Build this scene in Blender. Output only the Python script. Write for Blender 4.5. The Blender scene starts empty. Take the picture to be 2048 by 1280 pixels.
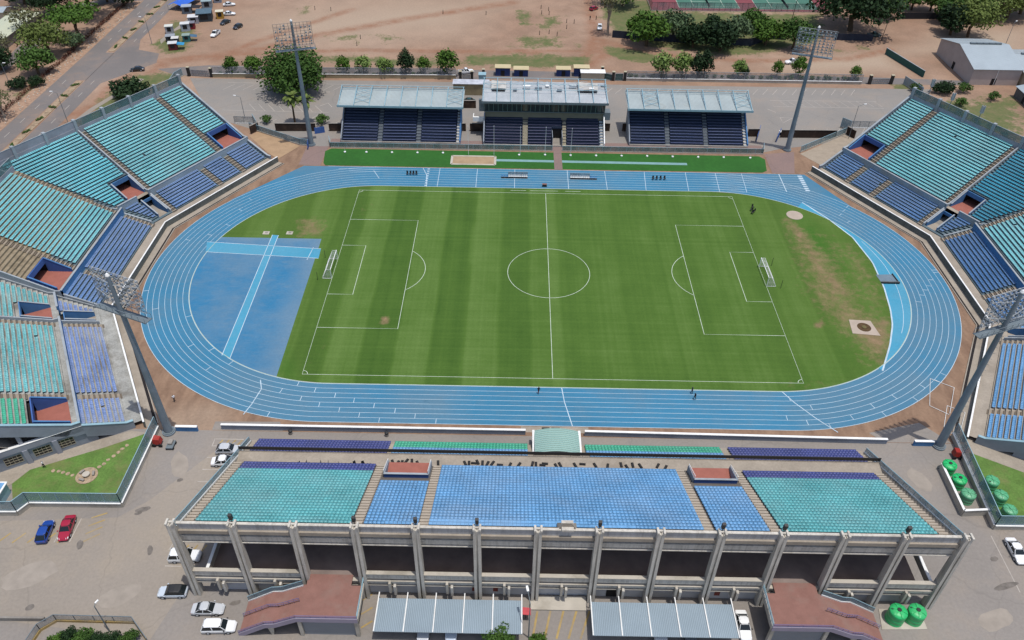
import bpy, bmesh, math, random
import numpy as np
from mathutils import Vector, Matrix
R = math.radians
rng = random.Random(7)
nrg = np.random.default_rng(11)
scene = bpy.context.scene
COL = scene.collection

# ------------------------------------------------------------------ camera, sky, sun, exposure
CAM = np.array([-7.7596, -141.7102, 105.1124])
YAW, PITCH, ROLL, FOC = -0.0017, 0.6991, 0.0170, 1578.46
def cam_rot():
    cy, sy, cp, sp = math.cos(YAW), math.sin(YAW), math.cos(PITCH), math.sin(PITCH)
    f = np.array([sy*cp, cy*cp, -sp]); r = np.array([cy, -sy, 0]); u = np.cross(r, f)
    cr, sr = math.cos(ROLL), math.sin(ROLL)
    return np.array([cr*r+sr*u, -sr*r+cr*u, -f])
CR = cam_rot()
cam = bpy.data.cameras.new('camera'); camo = bpy.data.objects.new('camera', cam); COL.objects.link(camo)
cam.sensor_width = 36; cam.lens = FOC/2048*36; cam.clip_end = 3000; cam.clip_start = 1
m = Matrix.Identity(4)
for i in range(3):
    for j in range(3): m[j][i] = CR[i][j]
m.translation = Vector(CAM); camo.matrix_world = m
scene.camera = camo
def P(u, v, z=0.0):
    """survey: the point at height z that the photograph shows at pixel (u, v)"""
    d = CR.T @ np.array([(u-1024)/FOC, (640-v)/FOC, -1]); t = (z-CAM[2])/d[2]
    q = CAM+d*t; return (float(q[0]), float(q[1]))

SUN_DIR = Vector((0.16, -0.115, 0.98)).normalized()
EL = math.asin(SUN_DIR.z); AZ = math.atan2(SUN_DIR.x, SUN_DIR.y)
w = bpy.data.worlds.new('World'); scene.world = w; w.use_nodes = True
nt = w.node_tree; bg = nt.nodes['Background']
sky = nt.nodes.new('ShaderNodeTexSky'); sky.sky_type = 'NISHITA'; sky.sun_disc = False
sky.sun_elevation = EL; sky.sun_rotation = AZ; sky.air_density = 1.0; sky.dust_density = 2.0
nt.links.new(sky.outputs[0], bg.inputs[0]); bg.inputs[1].default_value = 0.15
sl = bpy.data.lights.new('sun', 'SUN'); sl.energy = 3.35; sl.angle = R(0.53); sl.color = (1.0, 0.96, 0.9)
so = bpy.data.objects.new('sun', sl); COL.objects.link(so)
so.rotation_euler = SUN_DIR.to_track_quat('Z', 'Y').to_euler(); so.location = (60, -30, 200)
scene.view_settings.view_transform = 'Standard'; scene.view_settings.look = 'None'
scene.view_settings.exposure = 0.0; scene.view_settings.gamma = 1.0
scene.cycles.max_bounces = 5; scene.cycles.diffuse_bounces = 3; scene.cycles.glossy_bounces = 2
scene.cycles.transparent_max_bounces = 8

# ------------------------------------------------------------------ helpers
def lin(c):
    return c/12.92 if c <= 0.04045 else ((c+0.055)/1.055)**2.4
def S(r, g, b, k=1.5):
    """albedo of a sunlit surface that reads (r,g,b) on screen"""
    return tuple(min(0.85, lin(v/255)/k) for v in (r, g, b))
MATS = {}
def N(nt, t, **kw):
    n = nt.nodes.new(t)
    for k, v in kw.items(): setattr(n, k, v)
    return n
def ramp(nt, fac, stops):
    r = nt.nodes.new('ShaderNodeValToRGB'); cr = r.color_ramp
    while len(cr.elements) < len(stops): cr.elements.new(0.5)
    for e, (p, c) in zip(cr.elements, stops):
        e.position = p; e.color = (c if len(c) == 4 else (*c, 1)) if isinstance(c, tuple) else (c, c, c, 1)
    nt.links.new(fac, r.inputs[0]); return r.outputs[0]
def mix(nt, fac, a, b, mode='MIX'):
    n = nt.nodes.new('ShaderNodeMix'); n.data_type = 'RGBA'; n.blend_type = mode
    for sock, v in ((n.inputs[0], fac), (n.inputs[6], a), (n.inputs[7], b)):
        if isinstance(v, (int, float)): sock.default_value = v
        elif isinstance(v, tuple): sock.default_value = (*v[:3], 1)
        else: nt.links.new(v, sock)
    return n.outputs[2]
def mth(nt, op, a, b=None, c=None):
    n = nt.nodes.new('ShaderNodeMath'); n.operation = op
    for i, v in enumerate((a, b, c)):
        if v is None: continue
        if isinstance(v, (int, float)): n.inputs[i].default_value = v
        else: nt.links.new(v, n.inputs[i])
    return n.outputs[0]
def noise(nt, vec, scale, detail=3, rough=0.55):
    n = nt.nodes.new('ShaderNodeTexNoise'); n.inputs['Scale'].default_value = scale
    n.inputs['Detail'].default_value = detail; n.inputs['Roughness'].default_value = rough
    if vec is not None: nt.links.new(vec, n.inputs['Vector'])
    return n.outputs[0]
def newmat(name, rough=0.8):
    m = bpy.data.materials.new(name); m.use_nodes = True; nt = m.node_tree
    b = nt.nodes['Principled BSDF']; b.inputs['Roughness'].default_value = rough
    if rough > 0.7: b.inputs['Specular IOR Level'].default_value = 0.25
    return m, nt, b
def pos(nt):
    return nt.nodes.new('ShaderNodeNewGeometry').outputs['Position']
def scalev(nt, v, s):
    n = nt.nodes.new('ShaderNodeVectorMath'); n.operation = 'MULTIPLY'; n.inputs[1].default_value = s
    nt.links.new(v, n.inputs[0]); return n.outputs[0]
def attr(nt, name):
    n = nt.nodes.new('ShaderNodeAttribute'); n.attribute_name = name; return n.outputs['Fac']
def mat(name, col, rough=0.8, var=0.25, scale=0.6, stain=None, stain_amt=0.4, metal=0.0, fine=0.0):
    """painted / cast surface: colour with soft blotches, an optional stain colour and fine grain"""
    if name in MATS: return MATS[name]
    m, nt, b = newmat(name, rough); p = pos(nt)
    lo = tuple(c*(1-var) for c in col); hi = tuple(min(.9, c*(1+var)) for c in col)
    c = ramp(nt, noise(nt, p, scale, 4, .6), [(0.3, lo), (0.7, hi)])
    if fine:
        f = ramp(nt, noise(nt, p, scale*9, 2), [(0.3, 1-fine), (0.7, 1+fine)]); c = mix(nt, 1.0, c, f, 'MULTIPLY')
    if stain:
        s = ramp(nt, noise(nt, p, scale*.37, 5, .65), [(0.5, 0.0), (0.66, stain_amt)]); c = mix(nt, s, c, stain)
    nt.links.new(c, b.inputs['Base Color']); b.inputs['Metallic'].default_value = metal
    MATS[name] = m; return m
def streaked(name, col, dark, amt=.5):
    """cast concrete with rain streaks running down and pale patches"""
    m, nt, b = newmat(name, .9); p = pos(nt)
    c = ramp(nt, noise(nt, p, .35, 5, .65), [(.3, tuple(v*.86 for v in col)), (.7, tuple(min(.9, v*1.1) for v in col))])
    s = ramp(nt, noise(nt, scalev(nt, p, (2.2, 2.2, .16)), 1.0, 5, .7), [(.46, 0.0), (.68, amt)]); c = mix(nt, s, c, dark)
    f = ramp(nt, noise(nt, p, 3.5, 4, .7), [(.3, .92), (.7, 1.07)]); c = mix(nt, 1.0, c, f, 'MULTIPLY')
    nt.links.new(c, b.inputs['Base Color']); MATS[name] = m; return m
def glassy(name, col, rough=0.15, alpha=1.0):
    if name in MATS: return MATS[name]
    m, nt, b = newmat(name, rough)
    b.inputs['Base Color'].default_value = (*col, 1); b.inputs['Specular IOR Level'].default_value = 0.5
    if alpha < 1:
        n = noise(nt, pos(nt), 0.35, 2)
        nt.links.new(ramp(nt, n, [(0.35, alpha-.12), (0.65, alpha+.12)]), b.inputs['Alpha'])
    MATS[name] = m; return m

class MB:
    """collects shapes, links them as one mesh object"""
    def __init__(s): s.v = []; s.f = []; s.m = []; s.mats = []
    def mi(s, mt):
        if mt not in s.mats: s.mats.append(mt)
        return s.mats.index(mt)
    def poly(s, pts, mt):
        b = len(s.v); s.v += [tuple(p) for p in pts]; s.f.append(tuple(range(b, b+len(pts)))); s.m.append(s.mi(mt))
    def raw(s, v, f, mt):
        b = len(s.v); s.v += [tuple(p) for p in v]; i = s.mi(mt)
        for q in f: s.f.append(tuple(k+b for k in q)); s.m.append(i)
    def hexa(s, q, mt):
        """q: 4 bottom then 4 top corners"""
        s.raw(q, [(3, 2, 1, 0), (4, 5, 6, 7), (0, 1, 5, 4), (1, 2, 6, 5), (2, 3, 7, 6), (3, 0, 4, 7)], mt)
    def box(s, x0, x1, y0, y1, z0, z1, mt):
        s.hexa([(x0, y0, z0), (x1, y0, z0), (x1, y1, z0), (x0, y1, z0), (x0, y0, z1), (x1, y0, z1), (x1, y1, z1), (x0, y1, z1)], mt)
    def obox(s, c, u, wd, dp, z0, z1, mt):
        """box about c, u unit direction, wd along u, dp across"""
        ux, uy = u; px, py = -uy, ux; h, k = wd/2, dp/2
        b = [(c[0]+ux*i*h+px*j*k, c[1]+uy*i*h+py*j*k) for i, j in ((-1, -1), (1, -1), (1, 1), (-1, 1))]
        s.hexa([(x, y, z0) for x, y in b]+[(x, y, z1) for x, y in b], mt)
    def wall(s, p, q, th, z0, z1, mt, zq0=None, zq1=None):
        dx, dy = q[0]-p[0], q[1]-p[1]; L = math.hypot(dx, dy) or 1; nx, ny = -dy/L*th/2, dx/L*th/2
        a0, a1 = z0, z1; b0 = z0 if zq0 is None else zq0; b1 = z1 if zq1 is None else zq1
        c = [(p[0]-nx, p[1]-ny), (q[0]-nx, q[1]-ny), (q[0]+nx, q[1]+ny), (p[0]+nx, p[1]+ny)]
        s.hexa([(*c[0], a0), (*c[1], b0), (*c[2], b0), (*c[3], a0), (*c[0], a1), (*c[1], b1), (*c[2], b1), (*c[3], a1)], mt)
    def tube(s, p, q, r0, mt, r1=None, n=8, cap=True):
        p, q = Vector(p), Vector(q); r1 = r0 if r1 is None else r1; d = (q-p).normalized()
        a = d.orthogonal().normalized(); b = d.cross(a)
        v = []
        for c, r in ((p, r0), (q, r1)):
            for i in range(n):
                t = 2*math.pi*i/n; v.append(c+a*(math.cos(t)*r)+b*(math.sin(t)*r))
        f = [(i, (i+1) % n, n+(i+1) % n, n+i) for i in range(n)]
        if cap: f += [tuple(range(n))[::-1], tuple(range(n, 2*n))]
        s.raw(v, f, mt)
    def lathe(s, c, prof, mt, n=20):
        v = []; f = []
        for r, z in prof:
            for i in range(n):
                t = 2*math.pi*i/n; v.append((c[0]+r*math.cos(t), c[1]+r*math.sin(t), c[2]+z))
        for k in range(len(prof)-1):
            for i in range(n): f.append((k*n+i, k*n+(i+1) % n, (k+1)*n+(i+1) % n, (k+1)*n+i))
        f.append(tuple((len(prof)-1)*n+i for i in range(n)))
        s.raw(v, f, mt)
    def prism(s, poly, z0, z1, mt):
        n = len(poly); v = [(x, y, z0) for x, y in poly]+[(x, y, z1) for x, y in poly]
        s.raw(v, [tuple(range(n))[::-1], tuple(range(n, 2*n))]+[(i, (i+1) % n, n+(i+1) % n, n+i) for i in range(n)], mt)
    def strip(s, pts, wd, z, mt, closed=False):
        """flat painted line of width wd"""
        n = len(pts); L = []; Rr = []
        for i in range(n):
            a = pts[i-1] if (i or closed) else pts[i]; b = pts[(i+1) % n] if (i < n-1 or closed) else pts[i]
            dx, dy = b[0]-a[0], b[1]-a[1]; l = math.hypot(dx, dy) or 1
            L.append((pts[i][0]-dy/l*wd/2, pts[i][1]+dx/l*wd/2, z)); Rr.append((pts[i][0]+dy/l*wd/2, pts[i][1]-dx/l*wd/2, z))
        f = [(i, (i+1) % n, n+(i+1) % n, n+i) for i in range(n if closed else n-1)]
        s.raw(Rr+L, f, mt)
    def build(s, name, parent=None, smooth=False, label=None):
        me = bpy.data.meshes.new(name)
        v = np.array(s.v, dtype=float).reshape(-1, 3)
        if parent is not None: v = v-np.array(parent.location)
        me.from_pydata(v.tolist(), [], s.f)
        for mt in s.mats: me.materials.append(mt)
        me.polygons.foreach_set('material_index', np.array(s.m, dtype=np.int32))
        if smooth: me.polygons.foreach_set('use_smooth', np.ones(len(s.f), dtype=bool))
        me.update()
        o = bpy.data.objects.new(name, me); COL.objects.link(o)
        if parent is not None: o.parent = parent
        if label: o['label'] = label
        return o
def tag(o, label=None, cat=None, group=None, kind=None):
    if label: o['label'] = label
    if cat: o['category'] = cat
    if group: o['group'] = group
    if kind: o['kind'] = kind
    return o
def thing(name, label, cat, loc=(0, 0, 0), rz=0.0, group=None):
    o = bpy.data.objects.new(name, None); COL.objects.link(o); o.location = loc; o.rotation_euler = (0, 0, rz)
    o.empty_display_size = 0.5
    return tag(o, label, cat, group)
def struct(mb, name): return tag(mb.build(name), kind='structure')
def one(mb, name, label, cat, group=None, smooth=False): return tag(mb.build(name, smooth=smooth), label, cat, group)
def dup(root, loc, rz=0.0, label=None, group=None, sc=None):
    r = root.copy(); COL.objects.link(r); r.location = loc; r.rotation_euler = (0, 0, rz)
    if sc: r.scale = sc if isinstance(sc, tuple) else (sc, sc, sc)
    if label: r['label'] = label
    if group: r['group'] = group
    for ch in list(root.children):
        c = ch.copy(); COL.objects.link(c); c.parent = r
        for g in ch.children:
            d = g.copy(); COL.objects.link(d); d.parent = c
    return r
def inpoly(x, y, poly):
    c = np.zeros(x.shape, bool); n = len(poly)
    for i in range(n):
        x0, y0 = poly[i]; x1, y1 = poly[(i+1) % n]
        if y0 == y1: continue
        c ^= ((y0 > y) != (y1 > y)) & (x < (x1-x0)*(y-y0)/(y1-y0)+x0)
    return c
def pdist(x, y, pts, closed=True):
    d = np.full(x.shape, 1e9); n = len(pts)
    for i in range(n if closed else n-1):
        x0, y0 = pts[i]; x1, y1 = pts[(i+1) % n]; dx, dy = x1-x0, y1-y0; L = dx*dx+dy*dy or 1e-9
        t = np.clip(((x-x0)*dx+(y-y0)*dy)/L, 0, 1); d = np.minimum(d, np.hypot(x-x0-t*dx, y-y0-t*dy))
    return d
def soft(x, y, poly, edge):
    d = pdist(x, y, poly); s = np.where(inpoly(x, y, poly), d, -d); return np.clip(s/edge*.5+.5, 0, 1)
def along(x, y, pts, wd):
    return np.clip(1.3-pdist(x, y, pts, False)/wd, 0, 1)
def setattr_pts(me, name, val):
    a = me.attributes.new(name, 'FLOAT', 'POINT'); a.data.foreach_set('value', np.asarray(val, dtype=np.float32).ravel())
def grid_mesh(name, X, Y, Z, mt):
    """X,Y 2-D arrays -> one sheet"""
    nr, nc = X.shape; v = np.stack([X, Y, np.full(X.shape, Z)], -1).reshape(-1, 3)
    i = np.arange(nr-1)[:, None]*nc+np.arange(nc-1)[None, :]; f = np.stack([i, i+1, i+nc+1, i+nc], -1).reshape(-1, 4)
    me = bpy.data.meshes.new(name); me.vertices.add(len(v)); me.vertices.foreach_set('co', v.astype(np.float32).ravel())
    me.loops.add(f.size); me.loops.foreach_set('vertex_index', f.astype(np.int32).ravel())
    me.polygons.add(len(f)); me.polygons.foreach_set('loop_start', np.arange(0, f.size, 4, dtype=np.int32))
    me.update(calc_edges=True); me.validate(); me.materials.append(mt)
    o = bpy.data.objects.new(name, me); COL.objects.link(o); return o
# ------------------------------------------------------------------ the ground
def PX(*pts, z=0.0): return [P(u, v, z) for u, v in pts]
xs = np.concatenate([[-1500, -800, -450], np.arange(-240, 246, 1.6), [450, 800, 1500]])
ys = np.concatenate([[-700, -300, -150], np.arange(-104, 40, 4.0), np.arange(40, 216, 1.6), [240, 300, 500, 900, 1600]])
GX, GY = np.meshgrid(xs, ys)
grass_polys = [
    (PX((160, 240), (215, 190), (262, 148), (352, 142), (372, 150), (318, 168), (262, 205), (200, 248), (150, 275)), 4, .9),
    (PX((298, 92), (335, 70), (345, 40), (392, 48), (395, 80), (372, 102), (335, 110)), 3, .75),
    (PX((620, 108), (720, 112), (860, 118), (940, 122), (940, 135), (800, 132), (640, 124)), 4, .75),
    (PX((930, 110), (1080, 108), (1178, 114), (1172, 136), (1020, 136), (935, 132)), 4, .85),
    (PX((1210, 92), (1290, 102), (1330, 118), (1300, 128), (1250, 122), (1215, 108)), 3, .95),
    (PX((1210, 0), (1300, 0), (1312, 24), (1640, 30), (1640, 80), (1500, 112), (1400, 105), (1310, 92), (1240, 70), (1208, 40)), 5, 1.0),
    (PX((1545, 112), (1700, 95), (1762, 84), (1740, 100), (1640, 108)), 4, .55),
    (PX((1035, 22), (1062, 20), (1060, 50), (1035, 52)), 3, .8),
    (PX((1075, 30), (1130, 28), (1132, 60), (1072, 60)), 5, .6),
    (PX((1030, 68), (1130, 72), (1128, 96), (1020, 98)), 5, .6),
    (PX((1145, 84), (1168, 84), (1170, 100), (1150, 100)), 3, .6),
    (PX((590, 12), (630, 12), (625, 30), (590, 34)), 4, .5),
    (PX((650, 68), (730, 64), (725, 88), (655, 88)), 4, .5), (PX((750, 68), (820, 70), (800, 88), (750, 88)), 4, .5),
    (PX((1778, 168), (1820, 168), (1830, 200), (1795, 192)), 3, .9),
    (PX((1830, 205), (2048, 190), (2048, 300), (1900, 250)), 8, .8),
    (PX((0, 180), (70, 150), (110, 120), (90, 200), (0, 260)), 5, .45),
    (PX((470, 246), (560, 244), (655, 240), (655, 256), (520, 256)), 1.5, .9),
    (PX((1548, 246), (1690, 244), (1690, 262), (1550, 262)), 1.5, .75),
    (PX((495, 258), (515, 250), (520, 262), (500, 268)), 1.5, .6),
    (PX((1700, 262), (1740, 262), (1735, 290), (1705, 290)), 1.5, .6),
    (PX((1900, 0), (2048, 0), (2048, 40), (1920, 30)), 8, .4),
    (PX((330, 840), (345, 822), (385, 818), (380, 835)), 2, .4),
]
g = np.zeros(GX.shape)
for poly, e, a in grass_polys: g = np.maximum(g, soft(GX, GY, poly, e)*a)
tracks = [(PX((0, 268), (240, 200), (330, 125), (512, 100), (640, 70), (800, 40), (1024, 5)), 3.0), (PX((430, 118), (512, 84), (700, 20)), 2.2),
          (PX((1195, 65), (1180, 100), (1165, 140)), 3.0), (PX((1165, 140), (1210, 110), (1185, 60), (1180, 0)), 2.6),
          (PX((1185, 75), (1260, 98), (1370, 115), (1500, 122), (1700, 118), (1780, 100)), 2.2), (PX((1080, 105), (700, 100), (400, 112), (250, 130)), 1.8),
          (PX((1020, 100), (1190, 104)), 1.2), (PX((160, 238), (230, 165), (262, 150)), 2.4)]
t = np.zeros(GX.shape)
for pts, wd in tracks: t = np.maximum(t, along(GX, GY, pts, wd))
pale = np.zeros(GX.shape)
for poly, e in ((PX((1760, 110), (1860, 90), (1900, 60), (2048, 60), (2048, 110), (1850, 105)), 8), (PX((500, 40), (800, 0), (1000, 0), (900, 60), (560, 90)), 18),
                (PX((1540, 120), (1780, 105), (1800, 140), (1560, 145)), 5), (PX((300, 840), (430, 820), (470, 850), (320, 862)), 3)):
    pale = np.maximum(pale, soft(GX, GY, poly, e))
ring = soft(GX, GY, [(-93, -50), (93, -50), (93, 58), (-93, 58)], 3)

def dirt_material():
    m, nt, b = newmat('dirt', 0.95); p = pos(nt)
    base = ramp(nt, noise(nt, p, .018, 4), [(.32, S(160, 128, 106)), (.5, S(172, 142, 120)), (.68, S(184, 156, 135))])
    med = ramp(nt, noise(nt, p, .12, 5, .65), [(.35, .86), (.65, 1.1)])
    fine = ramp(nt, noise(nt, p, 1.6, 4, .7), [(.3, .87), (.7, 1.1)])
    c = mix(nt, 1.0, base, med, 'MULTIPLY')
    rc = ramp(nt, noise(nt, scalev(nt, p, (1.0, .35, 1)), .45, 4), [(.35, S(140, 112, 92)), (.65, S(166, 136, 112))])
    c = mix(nt, attr(nt, 'ring'), c, rc)
    c = mix(nt, attr(nt, 'pale'), c, S(188, 166, 144))
    n = noise(nt, p, .16, 5, .7); n2 = noise(nt, p, 1.1, 4, .7)
    tk = mth(nt, 'MULTIPLY', attr(nt, 'tracks'), ramp(nt, noise(nt, p, .25, 5, .7), [(.3, .15), (.65, .85)]))
    c = mix(nt, tk, c, S(158, 112, 86))
    gm = mth(nt, 'ADD', attr(nt, 'grass'), mth(nt, 'MULTIPLY', mth(nt, 'SUBTRACT', mth(nt, 'ADD', n, mth(nt, 'MULTIPLY', n2, .55)), .78), 1.5))
    gm = mth(nt, 'MULTIPLY', ramp(nt, gm, [(.36, 0.0), (.62, 1.0)]), ramp(nt, attr(nt, 'grass'), [(0.02, 0.0), (.2, 1.0)]))
    gc = ramp(nt, noise(nt, p, .35, 5, .7), [(.25, S(138, 126, 92)), (.5, S(114, 118, 76)), (.72, S(92, 112, 62))])
    c = mix(nt, gm, c, gc); c = mix(nt, 1.0, c, fine, 'MULTIPLY')
    nt.links.new(c, b.inputs['Base Color']); return m
go = grid_mesh('ground', GX, GY, 0.0, dirt_material())
for k, v in (('grass', g), ('tracks', t), ('pale', pale), ('ring', ring)): setattr_pts(go.data, k, v)
tag(go, kind='structure')

def paving_material(name, col, warm, joint=0.0, dirty=.5):
    m, nt, b = newmat(name, .9); p = pos(nt)
    c = ramp(nt, noise(nt, p, .045, 5, .6), [(.3, tuple(v*.88 for v in col)), (.7, tuple(min(.9, v*1.1) for v in col))])
    s = ramp(nt, noise(nt, p, .09, 6, .7), [(.48, 0.0), (.7, dirty)]); c = mix(nt, s, c, warm)
    s = ramp(nt, noise(nt, p, .55, 5, .75), [(.62, 0.0), (.75, .45)]); c = mix(nt, s, c, tuple(v*.55 for v in col))
    f = ramp(nt, noise(nt, p, 2.2, 4, .7), [(.3, .91), (.7, 1.08)]); c = mix(nt, 1.0, c, f, 'MULTIPLY')
    vo = nt.nodes.new('ShaderNodeTexVoronoi'); vo.feature = 'DISTANCE_TO_EDGE'; vo.inputs['Scale'].default_value = .06
    q = nt.nodes.new('ShaderNodeVectorMath'); q.operation = 'ADD'; nt.links.new(p, q.inputs[0])
    nn = nt.nodes.new('ShaderNodeTexNoise'); nn.inputs['Scale'].default_value = .3; nt.links.new(p, nn.inputs['Vector'])
    nt.links.new(scalev(nt, nn.outputs[1], (3, 3, 0)), q.inputs[1]); nt.links.new(q.outputs[0], vo.inputs['Vector'])
    c = mix(nt, ramp(nt, vo.outputs['Distance'], [(0.0, joint), (.009, 0.0)]), c, tuple(v*.5 for v in col))
    nt.links.new(c, b.inputs['Base Color']); MATS[name] = m; return m
PAVE = paving_material('paving', S(158, 151, 144), S(166, 152, 136), .22)
PAVE2 = paving_material('paving_pale', S(168, 158, 146), S(174, 160, 140), .25)
PARK = paving_material('parking_asphalt', S(156, 151, 145), S(168, 152, 136), .2)
ROAD = paving_material('asphalt', S(134, 128, 125), S(160, 138, 122), .2, .8)
PINK = paving_material('pink_paving', S(150, 128, 122), S(160, 132, 120), .3)
CONC = mat('concrete', S(178, 167, 152), .9, .12, .35, S(140, 128, 112), .5, fine=.08)
CONCG = mat('concrete_grey', S(164, 158, 150), .9, .1, .4, S(120, 112, 104), .6, fine=.06)
CONCP = mat('concrete_pale', S(206, 198, 184), .9, .08, .4, S(150, 142, 126), .6)
CONCD = mat('concrete_old', S(160, 146, 122), .95, .2, .8, S(110, 98, 80), .6, fine=.1)
WHITE = mat('white_paint', (.72, .72, .7), .7, .06, 1.0, (.45, .42, .38), .35)
LINE = mat('line_paint', (.5, .56, .46), .8, .18, .5)
WORN = mat('worn_line_paint', S(196, 188, 178), .9, .15, .4)
YEL = mat('yellow_paint', S(186, 160, 104), .9, .2, .6, S(158, 150, 140), .7)
BLK = mat('black_paint', (.015, .015, .016), .6, .1)
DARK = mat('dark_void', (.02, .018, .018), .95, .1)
STEEL = mat('grey_steel', S(120, 132, 138), .5, .12, .5)
LBLUE = mat('pale_blue_steel', S(160, 196, 208), .5, .1, .6)
BLUEW = mat('blue_wall', S(86, 138, 190), .75, .14, .4, S(76, 110, 150), .4)
DBLUE = mat('deep_blue_wall', S(78, 114, 182), .75, .12, .4)
GREYW = mat('grey_blue_wall', S(162, 170, 180), .8, .1, .3, S(110, 112, 116), .4)
LILAC = mat('lilac_wall', S(172, 174, 184), .8, .08, .3, S(130, 126, 130), .4)
GLASSP = glassy('green_glass_panel', (.10, .17, .175), .25, .62)
GLASSB = glassy('blue_glass_panel', (.15, .25, .29), .25, .6)
GLASSD = glassy('dark_glass', (.01, .013, .016), .08)
RED = mat('red_brick_paving', S(154, 114, 104), .9, .1, .8, S(156, 130, 120), .6, fine=.06)
CREAM = mat('cream_wall', S(196, 186, 160), .85, .08, .4)

# paved lots
mb = MB(); mb.prism([(-300, -48.4), (-300, -150), (300, -150), (300, -48.4)], -.2, .012, PAVE); struct(mb, 'near_pavement')
mb = MB(); mb.poly([(x, y, .02) for x, y in PX((0, 1042), (0, 1240), (300, 1280), (395, 1135), (460, 880), (300, 1000), (235, 1035))], PAVE2); struct(mb, 'concrete_apron')
mb = MB(); mb.poly([(x, y, .016) for x, y in [(-113, 101.2), (-98, 74), (-64, 56), (-59, 57.4), (61.5, 58), (66, 60), (104, 70), (126, 102.6)]], PARK); struct(mb, 'far_parking_lot')
mb = MB(); mb.poly([(x, y, .014) for x, y in [(-118, 103.2), (140, 106.4), (140, 110), (110, 111.5), (-110, 111.8), (-126, 108)]], ROAD); struct(mb, 'far_street')
# the dual carriageway on the left
mb = MB()
mb.poly([(-154.4, -150, .014), (-148.2, -150, .014), (-148.2, 115, .014), (-148.2, 260, .014), (-155.5, 260, .014), (-154.2, 110, .014)], ROAD)
mb.poly([(-145.2, -150, .014), (-139.4, -150, .014), (-139.6, 96, .014), (-128, 113, .014), (-130, 121, .014), (-138, 124, .014), (-140.8, 133, .014), (-141.2, 260, .014), (-145.4, 260, .014)], ROAD)
mb.poly([(-148.2, 98, .014), (-145.2, 98, .014), (-145.2, 121, .014), (-148.2, 121, .014)], ROAD)
struct(mb, 'dual_carriageway')
mb = MB(); mb.poly([(x, y, .013) for x, y in PX((0, 150), (60, 105), (120, 60), (90, 45), (40, 90), (0, 128))], ROAD)
mb.poly([(x, y, .013) for x, y in PX((90, 20), (200, 0), (300, 0), (220, 6), (130, 22))], ROAD); struct(mb, 'side_road')
mb = MB()
for x in (-151.4, -142.4):
    for y in range(-40, 220, 9):
        if not 96 < y < 124: mb.box(x-.08, x+.08, y, y+3, .018, .022, WORN)
struct(mb, 'road_markings')
mb = MB(); KERBP = mat('median_stone_paving', S(178, 156, 130), .95, .3, 1.4, S(110, 90, 70), .5)
for y0, y1 in ((-120, 97), (122, 260)): mb.box(-147.6, -145.7, y0, y1, 0, .13, KERBP)
struct(mb, 'road_median')
mb = MB(); VERGE = mat('cobbled_verge', S(182, 150, 126), .95, .25, 1.1, S(120, 96, 78), .5)
mb.poly([(-158.6, -120, .01), (-154.6, -120, .01), (-154.4, 110, .01), (-155.6, 240, .01), (-158.8, 240, .01)], VERGE); struct(mb, 'roadside_verge')
mb = MB(); mb.poly([(x, y, .016) for x, y in PX((320, 80), (375, 38), (420, 30), (350, 62), (322, 88))], PAVE2); struct(mb, 'stall_footpath')
mb = MB(); mb.strip([(-137.2, -60), (-137.4, 60), (-134.5, 78), (-128.0, 100)], 1.8, .018, PAVE2); struct(mb, 'roadside_path')

# parking markings on the far lot and on the near lots
mb = MB()
def slots(p, q, n, vec, wd=.14, mt=WORN, z=.022):
    for i in range(n):
        f = i/(n-1); x, y = p[0]+(q[0]-p[0])*f, p[1]+(q[1]-p[1])*f
        mb.strip([(x, y), (x+vec[0], y+vec[1])], wd, z, mt)
slots((-100, 93), (-22, 94.5), 26, (2.6, 4.2)); slots((20, 95), (98, 97), 26, (2.6, 4.2))
slots((-88, 69.5), (-62, 69.2), 8, (2.2, 3.6)); slots((70, 68.6), (100, 70.4), 9, (2.4, 4.0))
slots((-86, 78.6), (-66, 78.3), 8, (-3.0, 4.4))
for a, b in (((-96, 78.6), (-64, 78.2)), ((-100, 98.3), (-24, 98.8))): mb.strip([a, b], .14, .022, WORN)
for pts in (PX((1540, 201), (1752, 203), (1768, 217), (1548, 213)),): mb.strip(pts, .14, .022, WORN, True)
for i in range(12):
    a = P(1560+i*17, 203); b = P(1578+i*17, 214); mb.strip([a, b], .1, .022, WORN)
for pts in (PX((640, 212), (656, 206), (664, 214)), PX((646, 184), (660, 184)), PX((1535, 218), (1552, 225)), PX((1560, 235), (1585, 236), (1566, 246), (1560, 235)),
            PX((640, 232), (637, 246)), PX((622, 238), (642, 226))): mb.strip(pts, .2, .022, WORN)
for pts in (PX((428, 878), (488, 879)), PX((426, 892), (470, 893)), PX((430, 878), (424, 893)), PX((414, 915), (450, 915)), PX((405, 939), (440, 939)), PX((395, 963), (420, 963)),
            PX((108, 1085), (120, 1065)), PX((139, 1084), (163, 1037)), PX((330, 1132), (362, 1133)), PX((338, 1100), (348, 1085)), PX((1982, 1072), (2040, 1185))):
    mb.strip(pts, .16, .03, WORN)
for i in range(5): mb.strip(PX((1065+i*24, 1278), (1075+i*26, 1222)), .3, .03, YEL)
for i in range(5): mb.strip(PX((-6+i*30, 1086), (22+i*30, 1066)), .25, .03, YEL)
for i in range(4): mb.strip(PX((165+i*6, 1084-i*16), (200+i*5, 1068-i*14)), .25, .03, YEL)
for i in range(4): mb.strip(PX((345+i*18, 1108), (360+i*18, 1090)), .25, .03, YEL)
for i in range(4): mb.strip(PX((436+i*13, 890), (446+i*13, 880)), .22, .03, YEL)
for i in range(3): mb.strip(PX((722, 1256-i*27), (745, 1242-i*27)), .25, .03, YEL)
struct(mb, 'parking_markings')
mb = MB(); OIL = mat('oil_stain', S(128, 121, 114), .9, .25, 1.2); PATCHM = mat('paving_patch', S(172, 162, 150), .95, .12, .6)
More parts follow.
